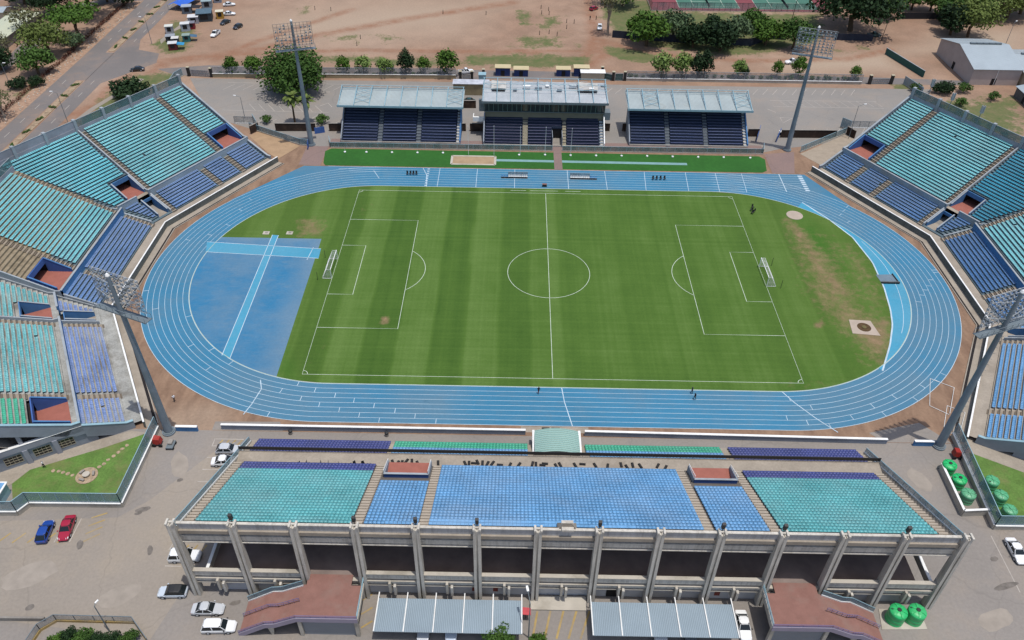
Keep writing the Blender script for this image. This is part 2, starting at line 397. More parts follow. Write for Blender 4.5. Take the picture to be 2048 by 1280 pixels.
def blot(u, v, a, b_, mt, z=.032, rot=0.0):
    x, y = P(u, v); n = 16; mb.poly([(x+math.cos(rot)*a*r*math.cos(t)-math.sin(rot)*b_*r*math.sin(t), y+math.sin(rot)*a*r*math.cos(t)+math.cos(rot)*b_*r*math.sin(t), z) for t, r in ((2*math.pi*k/n, rng.uniform(.86, 1.1)) for k in range(n))], mt)
for q in ((286, 1019, 1.3, .5), (276, 1027, .6, .3), (2012, 1172, 2.2, .5), (1988, 1118, .7, .4), (60, 1215, .6, .5), (690, 1262, .5, .3), (470, 1206, .8, .4), (160, 1090, .5, .9), (1960, 1020, .6, .5), (360, 960, .5, .4), (300, 1100, .4, .9)): blot(*q, OIL, .032, .3)
for q in ((240, 1190, 3.2, 1.6), (60, 1150, 4, 2), (1990, 1240, 3, 1.4), (360, 930, 1.4, 3), (1840, 960, 1.5, 2.6)): blot(*q, PATCHM, .026, .4)
struct(mb, 'pavement_stains')

# ------------------------------------------------------------------ infield turf
HX, RI, RO = 42.2, 36.2, 45.95
ty = np.linspace(-RI, RI, 91); uu = np.linspace(-1, 1, 201)
ext = HX+np.sqrt(np.maximum(RI*RI-ty*ty, 0)); TX = uu[None, :]*ext[:, None]; TY = np.repeat(ty[:, None], 201, 1)
wear = np.zeros(TX.shape); lush = np.zeros(TX.shape)
for poly, e, a in ((PX((1575, 438), (1610, 470), (1660, 545), (1705, 590), (1692, 600), (1655, 570), (1625, 520), (1580, 460)), 3, .8),
                   (PX((1600, 480), (1660, 520), (1690, 600), (1740, 640), (1780, 690), (1765, 730), (1720, 680), (1680, 640), (1640, 590)), 7, .72),
                   (PX((1640, 470), (1720, 500), (1775, 600), (1778, 640), (1730, 610), (1690, 540)), 6, .42),
                   (PX((1705, 655), (1775, 640), (1775, 700), (1745, 700)), 3, .85),
                   (PX((598, 440), (640, 440), (645, 470), (600, 472)), 3, .6), (PX((763, 634), (774, 634), (774, 648), (763, 648)), .8, .9),
                   (PX((1630, 644), (1645, 644), (1645, 655), (1630, 655)), .8, .8), (PX((1530, 768), (1700, 762), (1700, 772), (1560, 778)), 2, .3),
                   (PX((700, 400), (760, 405), (740, 440), (700, 430)), 4, .2), (PX((640, 660), (680, 660), (660, 720), (620, 720)), 4, .2)):
    wear = np.maximum(wear, soft(TX, TY, poly, e)*a)
for poly, e, a in ((PX((1600, 435), (1640, 460), (1690, 530), (1670, 560), (1630, 510), (1600, 470)), 3, .9), (PX((553, 740), (575, 700), (590, 760)), 1.5, .7),
                   (PX((1700, 690), (1760, 725), (1700, 760), (1600, 775)), 6, .35)):
    lush = np.maximum(lush, soft(TX, TY, poly, e)*a)
def turf_material():
    m, nt, b = newmat('mown_turf', .9); p = pos(nt)
    sep = nt.nodes.new('ShaderNodeSeparateXYZ'); nt.links.new(p, sep.inputs[0]); x, y = sep.outputs[0], sep.outputs[1]
    wob = mth(nt, 'MULTIPLY', mth(nt, 'SUBTRACT', noise(nt, p, .05, 2), .5), 2.2)
    s = mth(nt, 'SINE', mth(nt, 'MULTIPLY', mth(nt, 'ADD', mth(nt, 'ADD', x, wob), 4.2), 2*math.pi/13.4))
    s = ramp(nt, mth(nt, 'MULTIPLY_ADD', s, .5, .5), [(.38, 0.0), (.6, 1.0)])
    nx = nt.nodes.new('ShaderNodeTexNoise'); nx.noise_dimensions = '1D'; nx.inputs['Scale'].default_value = .22; nt.links.new(x, nx.inputs['W'])
    fade = ramp(nt, mth(nt, 'MULTIPLY_ADD', x, .012, .5), [(.15, .5), (.45, .42), (.62, .14), (.95, .22)])
    s = mth(nt, 'ADD', mth(nt, 'MULTIPLY', mth(nt, 'SUBTRACT', s, .5), fade), mth(nt, 'MULTIPLY', mth(nt, 'SUBTRACT', nx.outputs[0], .5), .7))
    ny = nt.nodes.new('ShaderNodeTexNoise'); ny.noise_dimensions = '1D'; ny.inputs['Scale'].default_value = 1.1; ny.inputs['Detail'].default_value = 3; nt.links.new(y, ny.inputs['W'])
    n2 = nt.nodes.new('ShaderNodeTexNoise'); n2.noise_dimensions = '1D'; n2.inputs['Scale'].default_value = 1.3; nt.links.new(x, n2.inputs['W'])
    s = mth(nt, 'ADD', s, mth(nt, 'MULTIPLY', mth(nt, 'SUBTRACT', ny.outputs[0], .5), .42))
    s = mth(nt, 'ADD', s, mth(nt, 'MULTIPLY', mth(nt, 'SUBTRACT', n2.outputs[0], .5), .3))
    s = mth(nt, 'ADD', s, mth(nt, 'MULTIPLY', mth(nt, 'SUBTRACT', noise(nt, p, .1, 5, .65), .5), .9))
    c = ramp(nt, mth(nt, 'ADD', s, .5), [(.0, S(66, 100, 32)), (.5, S(84, 117, 44)), (1.0, S(104, 134, 64))])
    ends = ramp(nt, mth(nt, 'ABSOLUTE', mth(nt, 'MULTIPLY', x, .0125)), [(.5, 0.0), (.75, .35)])
    c = mix(nt, ends, c, S(96, 122, 50))
    c = mix(nt, mth(nt, 'MULTIPLY', attr(nt, 'lush'), ramp(nt, noise(nt, p, .3, 4, .7), [(.35, .3), (.6, 1.0)])), c, S(62, 112, 30))
    wn = mth(nt, 'ADD', attr(nt, 'wear'), mth(nt, 'MULTIPLY', mth(nt, 'SUBTRACT', noise(nt, p, .5, 6, .75), .5), 1.1))
    wn = mth(nt, 'MULTIPLY', ramp(nt, wn, [(.2, 0.0), (.6, .95)]), ramp(nt, attr(nt, 'wear'), [(.02, 0.0), (.15, 1.0)]))
    c = mix(nt, wn, c, ramp(nt, noise(nt, p, .4, 5, .7), [(.3, S(122, 108, 76)), (.5, S(146, 126, 92)), (.7, S(168, 138, 110))]))
    f = ramp(nt, noise(nt, p, 2.6, 3, .7), [(.3, .9), (.7, 1.1)]); c = mix(nt, 1.0, c, f, 'MULTIPLY')
    nt.links.new(c, b.inputs['Base Color']); return m
to = grid_mesh('infield_turf', TX, TY, .03, turf_material()); setattr_pts(to.data, 'wear', wear); setattr_pts(to.data, 'lush', lush); tag(to, kind='structure')

# pitch markings
mb = MB(); h, wv = 47.7, 33.86; zl = .05; lw = .1
def ln(*pts, closed=False): mb.strip(list(pts), lw, zl, LINE, closed)
ln((-h, -wv), (h, -wv), (h, wv), (-h, wv), closed=True); ln((0, -wv), (0, wv))
ln(*[(9.15*math.cos(a), 9.15*math.sin(a)) for a in np.linspace(0, 2*math.pi, 65)[:-1]], closed=True)
for s in (-1, 1):
    ln((s*h, 20.16), (s*(h-16.5), 20.16), (s*(h-16.5), -20.16), (s*h, -20.16)); ln((s*h, 9.16), (s*(h-5.5), 9.16), (s*(h-5.5), -9.16), (s*h, -9.16))
    a0 = math.acos(5.5/9.15); cx = s*(h-11)
    ln(*[(cx-s*9.15*math.cos(a), 9.15*math.sin(a)) for a in np.linspace(-a0, a0, 17)])
    for t in (-1, 1): ln(*[(s*(h-math.cos(a)), t*(wv-math.sin(a))) for a in np.linspace(0, math.pi/2, 6)])
for x0, x1 in ((-9, -5), (-4, 3.2), (5, 9)): ln((x0, wv+1.2), (x1, wv+1.2))
struct(mb, 'pitch_markings')

# ------------------------------------------------------------------ running track
def oval(r, n=64):
    a = np.linspace(-math.pi/2, math.pi/2, n)
    return [(HX+r*math.cos(t), r*math.sin(t)) for t in a]+[(-HX-r*math.cos(t), -r*math.sin(t)) for t in a]
def dense_oval(r):
    pts = []
    for t in np.linspace(-math.pi/2, math.pi/2, 90): pts.append((HX+r*math.cos(t), r*math.sin(t)))
    for x in np.linspace(HX, -HX, 62)[1:-1]: pts.append((x, r))
    for t in np.linspace(math.pi/2, 3*math.pi/2, 90): pts.append((-HX+r*math.cos(t), r*math.sin(t)))
    for x in np.linspace(-HX, HX, 62)[1:]: pts.append((x, -r))
    return pts
ovals = np.array([dense_oval(r) for r in np.linspace(RI, RO, 9)])
worn = np.zeros(ovals.shape[:2])
for poly, e, a in ((PX((440, 760), (520, 735), (640, 790), (640, 850), (520, 835)), 5, .8), (PX((795, 772), (905, 775), (920, 852), (790, 848)), 3, .7),
                   (PX((1640, 790), (1760, 740), (1830, 760), (1780, 820), (1660, 850)), 5, .95), (PX((1760, 560), (1830, 600), (1850, 680), (1810, 700), (1820, 620)), 4, .6),
                   (PX((1590, 380), (1680, 420), (1760, 500), (1700, 460), (1600, 400)), 3, .5), (PX((620, 360), (700, 345), (640, 375), (560, 400)), 4, .45),
                   (PX((1480, 355), (1640, 352), (1700, 400), (1560, 385)), 4, .4), (PX((280, 560), (330, 480), (420, 420), (440, 460), (360, 560)), 6, .25)):
    worn = np.maximum(worn, soft(ovals[..., 0], ovals[..., 1], poly, e)*a)
def track_material(name, col, worncol):
    m, nt, b = newmat(name, .75); p = pos(nt)
    c = ramp(nt, noise(nt, p, .06, 4), [(.3, tuple(v*.92 for v in col)), (.7, tuple(min(.9, v*1.08) for v in col))])
    wn = mth(nt, 'MULTIPLY', attr(nt, 'worn'), ramp(nt, noise(nt, p, .12, 5, .6), [(.3, .55), (.6, 1.0)])); c = mix(nt, wn, c, worncol)
    s = ramp(nt, noise(nt, p, .035, 5, .7), [(.45, 0.0), (.62, .55)]); c = mix(nt, s, c, worncol)
    s = ramp(nt, noise(nt, scalev(nt, p, (.5, 1.6, 1)), .5, 5, .75), [(.5, 0.0), (.72, .5)]); c = mix(nt, s, c, worncol)
    s = ramp(nt, noise(nt, p, .14, 5, .7), [(.66, 0.0), (.74, .3)]); c = mix(nt, s, c, tuple(v*.5 for v in col))
    f = ramp(nt, noise(nt, p, 2.0, 3), [(.3, .95), (.7, 1.05)]); c = mix(nt, 1.0, c, f, 'MULTIPLY')
    nt.links.new(c, b.inputs['Base Color']); return m
TRK = track_material('track_blue', S(66, 136, 172), S(104, 138, 158))
TRKL = track_material('track_light_blue', S(76, 166, 200), S(108, 170, 196))
DZB = track_material('apron_blue', S(56, 130, 174), S(118, 148, 170))
nr, nc = ovals.shape[:2]
oo = grid_mesh('running_track', np.concatenate([ovals[..., 0], ovals[:, :1, 0]], 1), np.concatenate([ovals[..., 1], ovals[:, :1, 1]], 1), .026, TRK)
setattr_pts(oo.data, 'worn', np.concatenate([worn, worn[:, :1]], 1)); tag(oo, kind='structure')
mb = MB(); mb.poly([(40, 38, .018), (62, 36, .018), (79, 26, .018), (69.4, 45.9, .018), (40, 45.95, .018)], TRK)
mb.poly([(-40, 38, .018), (-40, 45.95, .018), (-64.5, 45.9, .018), (-79, 28, .018), (-62, 36, .018)], TRK); struct(mb, 'track_chute')
mb = MB(); LT = mat('track_line_paint', S(200, 220, 232, 1.4), .8, .15, .4)
for k in range(9): mb.strip(dense_oval(RI+.08+k*(RO-RI-.12)/8), .1 if k in (0, 8) else .075, .036, LT, True)
for k in range(9):
    y = RI+.08+k*(RO-RI-.12)/8
    mb.strip([(42, y), (68.5 if k > 1 else 52, y)], .075, .038, LT)
    if k > 5: mb.strip([(-42, y), (-52-3*(k-6), y)], .1, .038, LT)
def lane_tick(u, v, wd=.11, lanes=1):
    x, y = P(u, v)
    if abs(x) < HX:
        k = int((abs(y)-RI)/((RO-RI)/8)); s = 1 if y > 0 else -1; a = RI+k*(RO-RI)/8
        mb.strip([(x, s*a), (x, s*(a+lanes*(RO-RI)/8))], wd, .04, LT)
    else:
        cx = HX if x > 0 else -HX; t = math.atan2(y, x-cx); r = math.hypot(x-cx, y); k = max(0, min(7, int((r-RI)/((RO-RI)/8)))); a = RI+k*(RO-RI)/8
        mb.strip([(cx+a*math.cos(t), a*math.sin(t)), (cx+(a+lanes*(RO-RI)/8)*math.cos(t), (a+lanes*(RO-RI)/8)*math.sin(t))], wd, .04, LT)
for u, v in ((562, 782), (600, 801), (638, 811), (678, 822), (718, 832), (758, 842), (670, 792), (708, 801), (748, 812), (790, 822), (830, 833), (872, 842), (630, 781), (536, 830), (595, 770),
             (1580, 800), (1620, 810), (1575, 840), (1616, 848), (1660, 852), (1700, 830), (1745, 812), (1790, 795), (1775, 835), (1836, 802), (1880, 765), (1840, 770), (1900, 755),
             (1832, 603), (1840, 590), (1848, 580), (1858, 572), (1866, 560), (1872, 545), (1880, 540), (1690, 420), (1680, 430), (1695, 445), (1700, 410),
             (310, 618), (290, 582), (395, 628), (440, 690), (470, 720), (420, 735), (385, 690), (455, 450), (420, 470), (375, 480), (480, 420), (500, 398)):
    lane_tick(u, v)
for x in (-28, -18, -8, 6, 16, 26, 37, 45, 52): mb.strip([(x, RI), (x+(.6 if x > 20 else 0), RO)], .12, .04, LT)
for x in (-31.0,):
    for k in range(8): mb.box(x-.3, x+.3, RI+.4+k*1.22, RI+.8+k*1.22, .036, .042, LT)
for k in range(8): mb.box(67.5-k*.02, 68.6, 37.3+k*1.05, 37.9+k*1.05, .036, .042, LT)
mb.strip([(62.4, 36.8), (62.6, 45.9)], .2, .04, LT)
mb.strip([(43.0, -RI), (44.6, -39), (47.6, -43), (50.5, -46.2)], .16, .041, LT); mb.strip([(1.6, -RI), (2.0, -40), (3.2, -45.9)], .16, .041, LT)
mb.strip([(-55.2, -35.6), (-54.4, -38), (-55.2, -42), (-56.0, -44.5)], .16, .041, LT)
mb.strip([(-32.6, 45.9), (-31.2, 42), (-30.7, 36.2)], .14, .041, LT); mb.strip([(-45.5, 44), (-43.5, 40)], .14, .041, LT)
struct(mb, 'track_markings')
mb = MB(); KERB = mat('kerb_aluminium', S(190, 206, 190), .5, .1)
mb.strip(dense_oval(RI-.02), .14, .06, KERB, True); struct(mb, 'track_kerb')
# left throwing and jumping apron, right water-jump bend
def arc(side, r, t0, t1, n=30):
    return [(side*(HX+r*math.cos(t)), r*math.sin(t)) for t in np.linspace(t0, t1, n)]
A0 = P(435, 468); A1 = P(643, 478); A2 = P(553, 753)
tt0 = math.atan2(A0[1], -(A0[0]+HX)); tt1 = math.atan2(A2[1], -(A2[0]+HX))
ap = [A1]+[A0]+arc(-1, RI-.02, tt0, tt1, 40)
amesh = MB(); vv = []
NX_, NY_ = 40, 60
yl = np.linspace(-34.6, A1[1], NY_)
xr = A2[0]+(A1[0]-A2[0])*(yl-A2[1])/(A1[1]-A2[1]); xl = -(HX+np.sqrt(np.maximum(RI*RI-yl**2, 0)))+.02
AX = xl[:, None]+(xr-xl)[:, None]*np.linspace(0, 1, NX_)[None, :]; AY = np.repeat(yl[:, None], NX_, 1)
aw = np.maximum(np.clip(1-(xr[:, None]-AX)/5.5, 0, 1)*.9, np.clip(1-(A1[1]-AY)/2.5, 0, 1)*.9)
ao = grid_mesh('throwing_apron', AX, AY, .04, DZB); setattr_pts(ao.data, 'worn', aw); tag(ao, kind='structure')
mb = MB()
for q in (PX((414, 484), (642, 498), (637, 517), (412, 504)), PX((545, 470), (557, 471), (460, 717), (444, 711))): mb.poly([(x, y, .05 if q[0][1] < 9.9 else .058) for x, y in q], TRKL)
for a, b in (((414, 484), (642, 498)), ((412, 504), (637, 517)), ((545, 470), (444, 711)), ((557, 471), (460, 717)), ((627, 495), (614, 520))): mb.strip(PX(a, b), .14, .066, LT)
struct(mb, 'jumping_runway')
wj = PX((1604, 405), (1655, 437), (1705, 475), (1745, 525), (1768, 575), (1781, 620), (1785, 650), (1780, 690), (1765, 742))
t0 = math.atan2(wj[0][1], wj[0][0]-HX); t1 = math.atan2(wj[-1][1], wj[-1][0]-HX)
mb = MB(); outer = [(HX+(RI-.02)*math.cos(t), (RI-.02)*math.sin(t)) for t in np.linspace(t0, t1, 50)]
inn = np.array(wj); L = np.concatenate([[0], np.cumsum(np.hypot(*np.diff(inn, axis=0).T))]); s = np.linspace(0, L[-1], 50)
inn = list(zip(np.interp(s, L, inn[:, 0]), np.interp(s, L, inn[:, 1])))
for i in range(49): mb.poly([(*outer[i], .05), (*outer[i+1], .05), (*inn[i+1], .05), (*inn[i], .05)], TRKL)
mb.strip(inn, .3, .058, LT); mid = [((a[0]*.62+b[0]*.38), (a[1]*.62+b[1]*.38)) for a, b in zip(outer, inn)][14:40]
mb.strip(mid, .1, .058, LT); struct(mb, 'water_jump_bend')
# far lawn with long-jump runway, pit and footpath
LAWN = mat('artificial_lawn', S(52, 108, 42), .9, .12, .12, fine=.1)
mb = MB(); q = [(-60.4, 54.2), (-59.6, 47.6), (-58.8, 46.3), (58.4, 46.6), (59.8, 47.6), (60.8, 53.9), (59.5, 55.6), (-59, 55.8)]
mb.poly([(x, y, .03) for x, y in q], LAWN); struct(mb, 'far_lawn')
mb = MB(); mb.poly([(-13.5, 50.2, .04), (38.8, 49.9, .04), (38.8, 51.1, .04), (-13.5, 51.4, .04)], mat('runway_pale', S(138, 178, 180), .8, .1)); struct(mb, 'long_jump_runway')
SAND = mat('sand', S(186, 160, 128), .95, .12, .5, S(160, 128, 98), .5)
mb = MB(); mb.poly([(-25.2, 48.2, .04), (-13.4, 48.2, .04), (-13.4, 52.8, .04), (-25.2, 52.8, .04)], SAND); struct(mb, 'sand_pit')
mb = MB()
for a, b in (((-25.2, 48.2), (-13.4, 48.2)), ((-13.4, 48.2), (-13.4, 52.8)), ((-13.4, 52.8), (-25.2, 52.8)), ((-25.2, 52.8), (-25.2, 48.2))): mb.wall(a, b, .6, 0, .09, CONCP)
struct(mb, 'sand_pit_kerb')
mb = MB(); mb.poly([(2.6, 46.2, .05), (4.8, 46.2, .05), (4.8, 58, .05), (2.6, 58, .05)], PINK); mb.poly([(-66, 46.4, .022), (-60.2, 46.2, .022), (-60, 57, .022), (-66, 57, .022)], PINK)
mb.poly([(61, 46.4, .022), (67, 46.4, .022), (70, 58.6, .022), (61.3, 57, .022)], PINK); struct(mb, 'pink_footpath')
mb = MB(); mb.poly([(-60, 56.4, .024), (61.3, 56.6, .024), (61.5, 62, .024), (-60, 61.6, .024)], PINK); struct(mb, 'stand_apron')
mb = MB(); mb.poly([(-60.5, -48.3, .024), (-60.5, -46.3, .024), (-49, -46.1, .024), (-48, -48.3, .024)], PAVE); mb.poly([(58, -48.3, .024), (56, -46.2, .024), (66, -43.5, .024), (70, -48.3, .024)], PAVE); mb.poly([(-6, -47.5, .024), (-6, -46.1, .024), (6, -46.1, .024), (6, -47.5, .024)], CONC); struct(mb, 'track_access_pad')
# ------------------------------------------------------------------ seats
def plastic(name, col, var=.16, fade=.35, pale=None):
    m, nt, b = newmat(name, .45); p = pos(nt)
    c = ramp(nt, noise(nt, p, .18, 4), [(.3, tuple(v*(1-var) for v in col)), (.7, tuple(min(.9, v*(1+var)) for v in col))])
    f = ramp(nt, noise(nt, p, 2.3, 2), [(.3, 1-var), (.7, 1+var)]); c = mix(nt, 1.0, c, f, 'MULTIPLY')
    g = sum(col)/3; pale = pale or tuple(v*.55+g*.6 for v in col)
    c = mix(nt, ramp(nt, noise(nt, p, .11, 5, .7), [(.42, 0.0), (.66, fade)]), c, pale)
    nt.links.new(c, b.inputs['Base Color']); MATS[name] = m; return m
TURQ = plastic('turquoise_plastic', S(130, 212, 220)); CYAN = plastic('cyan_plastic', S(114, 212, 226)); GREENP = plastic('green_plastic', S(72, 190, 152))
NAVY = plastic('navy_plastic', S(98, 138, 186)); PERI = plastic('periwinkle_plastic', S(114, 148, 196)); SKYB = plastic('sky_blue_plastic', S(112, 172, 222))
TEAL = plastic('teal_plastic', S(104, 188, 192)); PURP = plastic('purple_plastic', S(78, 86, 152)); COBALT = plastic('cobalt_plastic', S(82, 130, 184)); TEALB = plastic('teal_blue_plastic', S(48, 156, 186))
PERIF = plastic('faded_lavender_plastic', S(136, 160, 210), .2, .75, S(186, 192, 204)); TURQF = plastic('faded_turquoise_plastic', S(116, 200, 204), .2, .6, S(184, 206, 200))
TREADF = mat('dirty_pale_tread', S(176, 176, 170), .95, .2, .45, S(122, 116, 106), .8, fine=.15)
def seat_template(w=.45, low=False):
    """pan and back; x across, -y front, origin at the tread under the seat"""
    v = []; f = []
    def bx(x0, x1, y0, y1, z0, z1):
        b = len(v); v.extend([(x0, y0, z0), (x1, y0, z0), (x1, y1, z0), (x0, y1, z0), (x0, y0, z1), (x1, y0, z1), (x1, y1, z1), (x0, y1, z1)])
        f.extend([tuple(b+k for k in q) for q in ((4, 5, 6, 7), (0, 1, 5, 4), (1, 2, 6, 5), (2, 3, 7, 6), (3, 0, 4, 7))])
    if low:      # low-backed shell on a short leg
        bx(-w/2, w/2, -.27, .13, .37, .42); b = len(v); h = w/2
        v.extend([(-h, .13, .38), (h, .13, .38), (h, .2, .38), (-h, .2, .38), (-h, .25, .55), (h, .25, .55), (h, .29, .55), (-h, .29, .55)]); f.extend([tuple(b+k for k in q) for q in ((4, 5, 6, 7), (0, 1, 5, 4), (1, 2, 6, 5), (2, 3, 7, 6), (3, 0, 4, 7))]); bx(-.04, .04, -.05, .1, 0, .37)
        return np.array(v), np.array(f)
    bx(-w/2, w/2, -.34, .13, .37, .43)
    h = .19; b = len(v)
    v.extend([(-h, .1, .4), (h, .1, .4), (h, .13, .4), (-h, .13, .4), (-h, .3, .74), (h, .3, .74), (h, .33, .74), (-h, .33, .74)])
    f.extend([tuple(b+k for k in q) for q in ((4, 5, 6, 7), (0, 1, 5, 4), (1, 2, 6, 5), (2, 3, 7, 6), (3, 0, 4, 7))])
    bx(-.04, .04, -.05, .1, 0, .36)
    return np.array(v), np.array(f)
TPL = {False: seat_template(.52), True: seat_template(.44, True)}
SEAT_MESH = {}
def seat_mesh(mt, low):
    k = (mt.name, low)
    if k not in SEAT_MESH:
        me = bpy.data.meshes.new('seat'); me.from_pydata(TPL[low][0].tolist(), [], TPL[low][1].tolist()); me.materials.append(mt); SEAT_MESH[k] = me
    return SEAT_MESH[k]
def put_seats(parent, seats, n_own=100, miss=.0008, low=True):
    """seats: (x, y, z, heading, material); the nearest n_own become parts of their own, the rest one part"""
    ST_V, ST_F = TPL[low]; seats = [s for s in seats if rng.random() > miss]
    d = np.array([(s[0]-CAM[0])**2+(s[1]-CAM[1])**2+(s[2]-CAM[2])**2 for s in seats])
    vis = []
    for s in seats:
        q = CR @ (np.array(s[:3])-CAM); u = 1024+FOC*q[0]/-q[2]; v_ = 640-FOC*q[1]/-q[2]; vis.append(2 < u < 2046 and 2 < v_ < 1278)
    d = np.where(vis, d, d+1e7); order = np.argsort(d); own = set(order[:n_own].tolist())
    L = np.array(parent.location); P0, H, M = [], [], []
    for i, (x, y, z, hd, mt) in enumerate(seats):
        if i in own:
            o = bpy.data.objects.new('seat', seat_mesh(mt, low)); COL.objects.link(o); o.parent = parent
            o.location = (x-L[0], y-L[1], z-L[2]); o.rotation_euler = (0, 0, hd)
        else: P0.append((x-L[0], y-L[1], z-L[2])); H.append(hd); M.append(mt)
    if not P0: return
    mats = []
    mi = []
    for mt in M:
        if mt not in mats: mats.append(mt)
        mi.append(mats.index(mt))
    P0 = np.array(P0); H = np.array(H)+nrg.normal(0, .02, len(H)); c, s = np.cos(H)[:, None], np.sin(H)[:, None]
    X = ST_V[None, :, 0]*c-ST_V[None, :, 1]*s+P0[:, 0:1]; Y = ST_V[None, :, 0]*s+ST_V[None, :, 1]*c+P0[:, 1:2]; Z = ST_V[None, :, 2]+P0[:, 2:3]
    V = np.stack([X, Y, Z], -1).reshape(-1, 3).astype(np.float32); F = (ST_F[None]+(np.arange(len(P0))*len(ST_V))[:, None, None]).reshape(-1, 4).astype(np.int32)
    me = bpy.data.meshes.new('seats'); me.vertices.add(len(V)); me.vertices.foreach_set('co', V.ravel())
    me.loops.add(F.size); me.loops.foreach_set('vertex_index', F.ravel()); me.polygons.add(len(F)); me.polygons.foreach_set('loop_start', np.arange(0, F.size, 4, dtype=np.int32))
    for mt in mats: me.materials.append(mt)
    me.polygons.foreach_set('material_index', np.repeat(np.array(mi, dtype=np.int32), len(ST_F)))
    me.update(calc_edges=True)
    o = bpy.data.objects.new('seats', me); COL.objects.link(o); o.parent = parent; o['kind'] = 'stuff'

# ------------------------------------------------------------------ the six banks of the two curved stands
D0, ROW, NL, DU, NU = 2.6, .8, 8, 10.4, 25
DBACK = DU+NU*ROW
def prof(d):
    if d < D0: return .9
    if d < 9.0: return .9+(d-D0)/ROW*.34
    if d < DU: return 4.4
    return 4.4+(d-DU)/ROW*.41
RISER_SHADE = mat('riser_shade', (.035, .06, .075), .9, .2, .5)  # near-black risers: the shade under the seats is put into the colour
REDV = mat('red_landing', S(174, 110, 96), .9, .1, .8, fine=.06)
CCOP = mat('stand_coping', S(176, 184, 190), .8, .08, .5, S(130, 132, 130), .5)
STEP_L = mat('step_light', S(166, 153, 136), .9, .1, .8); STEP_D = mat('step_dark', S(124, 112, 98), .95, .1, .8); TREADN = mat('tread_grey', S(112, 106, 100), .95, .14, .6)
WALLF = mat('front_wall_grey', S(122, 124, 118), .9, .16, .8, S(80, 80, 74), .6)
PARAP = mat('tier_wall', S(166, 182, 194), .85, .12, .25, S(170, 166, 158), .7)
TREAD_SHADE = mat('tread_shade', S(104, 122, 130), .95, .2, .5)  # treads darkened so their colour holds the shade between seat rows
def bank(side, seg, label, treads, cols, empty=False):
    O = (side*90.6, 15.3 if seg != 'C' else -16.3)
    a = {'A': (-side*.5, .866), 'B': (0, -1), 'C': (-side*.5, -.866)}[seg]; n = {'A': (side*.866, .5), 'B': (side, 0), 'C': (side*.866, -.5)}[seg]
    W = lambda s, d, z: (O[0]+a[0]*s+n[0]*d, O[1]+a[1]*s+n[1]*d, z)
    root = thing('grandstand', label, 'grandstand', W(14, 12, 0), group='banks of the two curved stands')
    fan = seg != 'B'
    smin = (lambda d: -.577*d) if fan else (lambda d: 0.0)
    smax = {'A': 36.4, 'B': 31.6, 'C': 35.5}[seg]
    if seg == 'A': stairs = [(4.45, 5.65, 0, 10), (4.45, 5.65, 10, 40), (19.3, 20.7, 0, 10), (27.3, 28.7, 0, 10), (27.3, 28.7, 10, 40)]; holes = [(29.1, 36.0, DU, 15.6), (-1.2, 3.9, DU, 15.2), (.9, 3.9, 3.4, 8.6)]
    elif seg == 'B': stairs = [(.3, 1.5, 0, 10), (.3, 1.5, 10, 40), (22.1, 23.5, 0, 10), (22.1, 23.5, 10, 40)]; holes = [(23.8, 30.7, DU, 15.6)]
    else: stairs = [(4.6, 5.8, 0, 10), (4.6, 5.8, 10, 40), (26.8, 28.2, 0, 10), (26.8, 28.2, 10, 40)]; holes = [(28.4, 34.9, DU, 15.4), (-1.2, 3.9, DU, 15.2), (.9, 3.9, 3.4, 8.6)]
    def ivals(d, z0=None):
        iv = [(smin(d), smax)]
        for s0, s1, h0, h1 in holes:
            if h0-.01 <= d < h1-.05:
                out = []
                for p, q in iv:
                    if s1 <= p or s0 >= q: out.append((p, q)); continue
                    if s0 > p: out.append((p, s0))
                    if s1 < q: out.append((s1, q))
                iv = out
        return iv
    T = MB(); tss = [MB() for _ in stairs]
    T.raw([W(smin(0), 0, .9), W(smax, 0, .9), W(smax, D0, .9), W(smin(D0), D0, .9)], [(0, 1, 2, 3)], treads[0])
    rows = [(D0+ROW*i, .9+.34*(i+.6), .34) for i in range(NL)]+[(DU+ROW*j, 4.4+.41*(j+.6), .41) for j in range(NU)]
    prev = .9
    for k, (d, z, h) in enumerate(rows):
        mt = treads[1] if (empty and d > 15) else (treads[0] if seg == 'C' else TREAD_SHADE)
        zb = prev if k != NL else 4.4
        for p, q in ivals(d):
            # nosing, riser and tread as one block
            T.raw([W(p, d, z), W(q, d, z), W(q, d+ROW, z), W(p-(.577*ROW if fan and p < -.1 and abs(p-smin(d)) < .01 else 0), d+ROW, z), W(p, d, zb-.02), W(q, d, zb-.02)], [(0, 1, 2, 3)], mt)
            T.raw([W(p, d, z), W(q, d, z), W(q, d, zb-.02), W(p, d, zb-.02)], [(0, 1, 2, 3)], mt if (empty and d > 15) else RISER_SHADE)
        prev = z
        for (s0, s1, e0, e1), ts in zip(stairs, tss):
            if e0 <= d < e1 and not any(h0 <= d < h1 and s0 > hs0-.1 and s1 < hs1+.1 for hs0, hs1, h0, h1 in holes):
                u0, u1 = s0, s1
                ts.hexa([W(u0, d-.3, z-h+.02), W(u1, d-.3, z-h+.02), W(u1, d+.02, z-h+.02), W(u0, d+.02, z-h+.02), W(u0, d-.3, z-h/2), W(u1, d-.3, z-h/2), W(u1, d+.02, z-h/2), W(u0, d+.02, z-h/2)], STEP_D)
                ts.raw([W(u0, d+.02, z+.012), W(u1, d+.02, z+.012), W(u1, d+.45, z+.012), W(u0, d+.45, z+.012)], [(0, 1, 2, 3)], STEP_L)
    # cross aisle
    T.raw([W(smin(9.2), 9.2, 4.4), W(smax, 9.2, 4.4), W(smax, DU, 4.4), W(smin(DU), DU, 4.4)], [(0, 1, 2, 3)], treads[0])
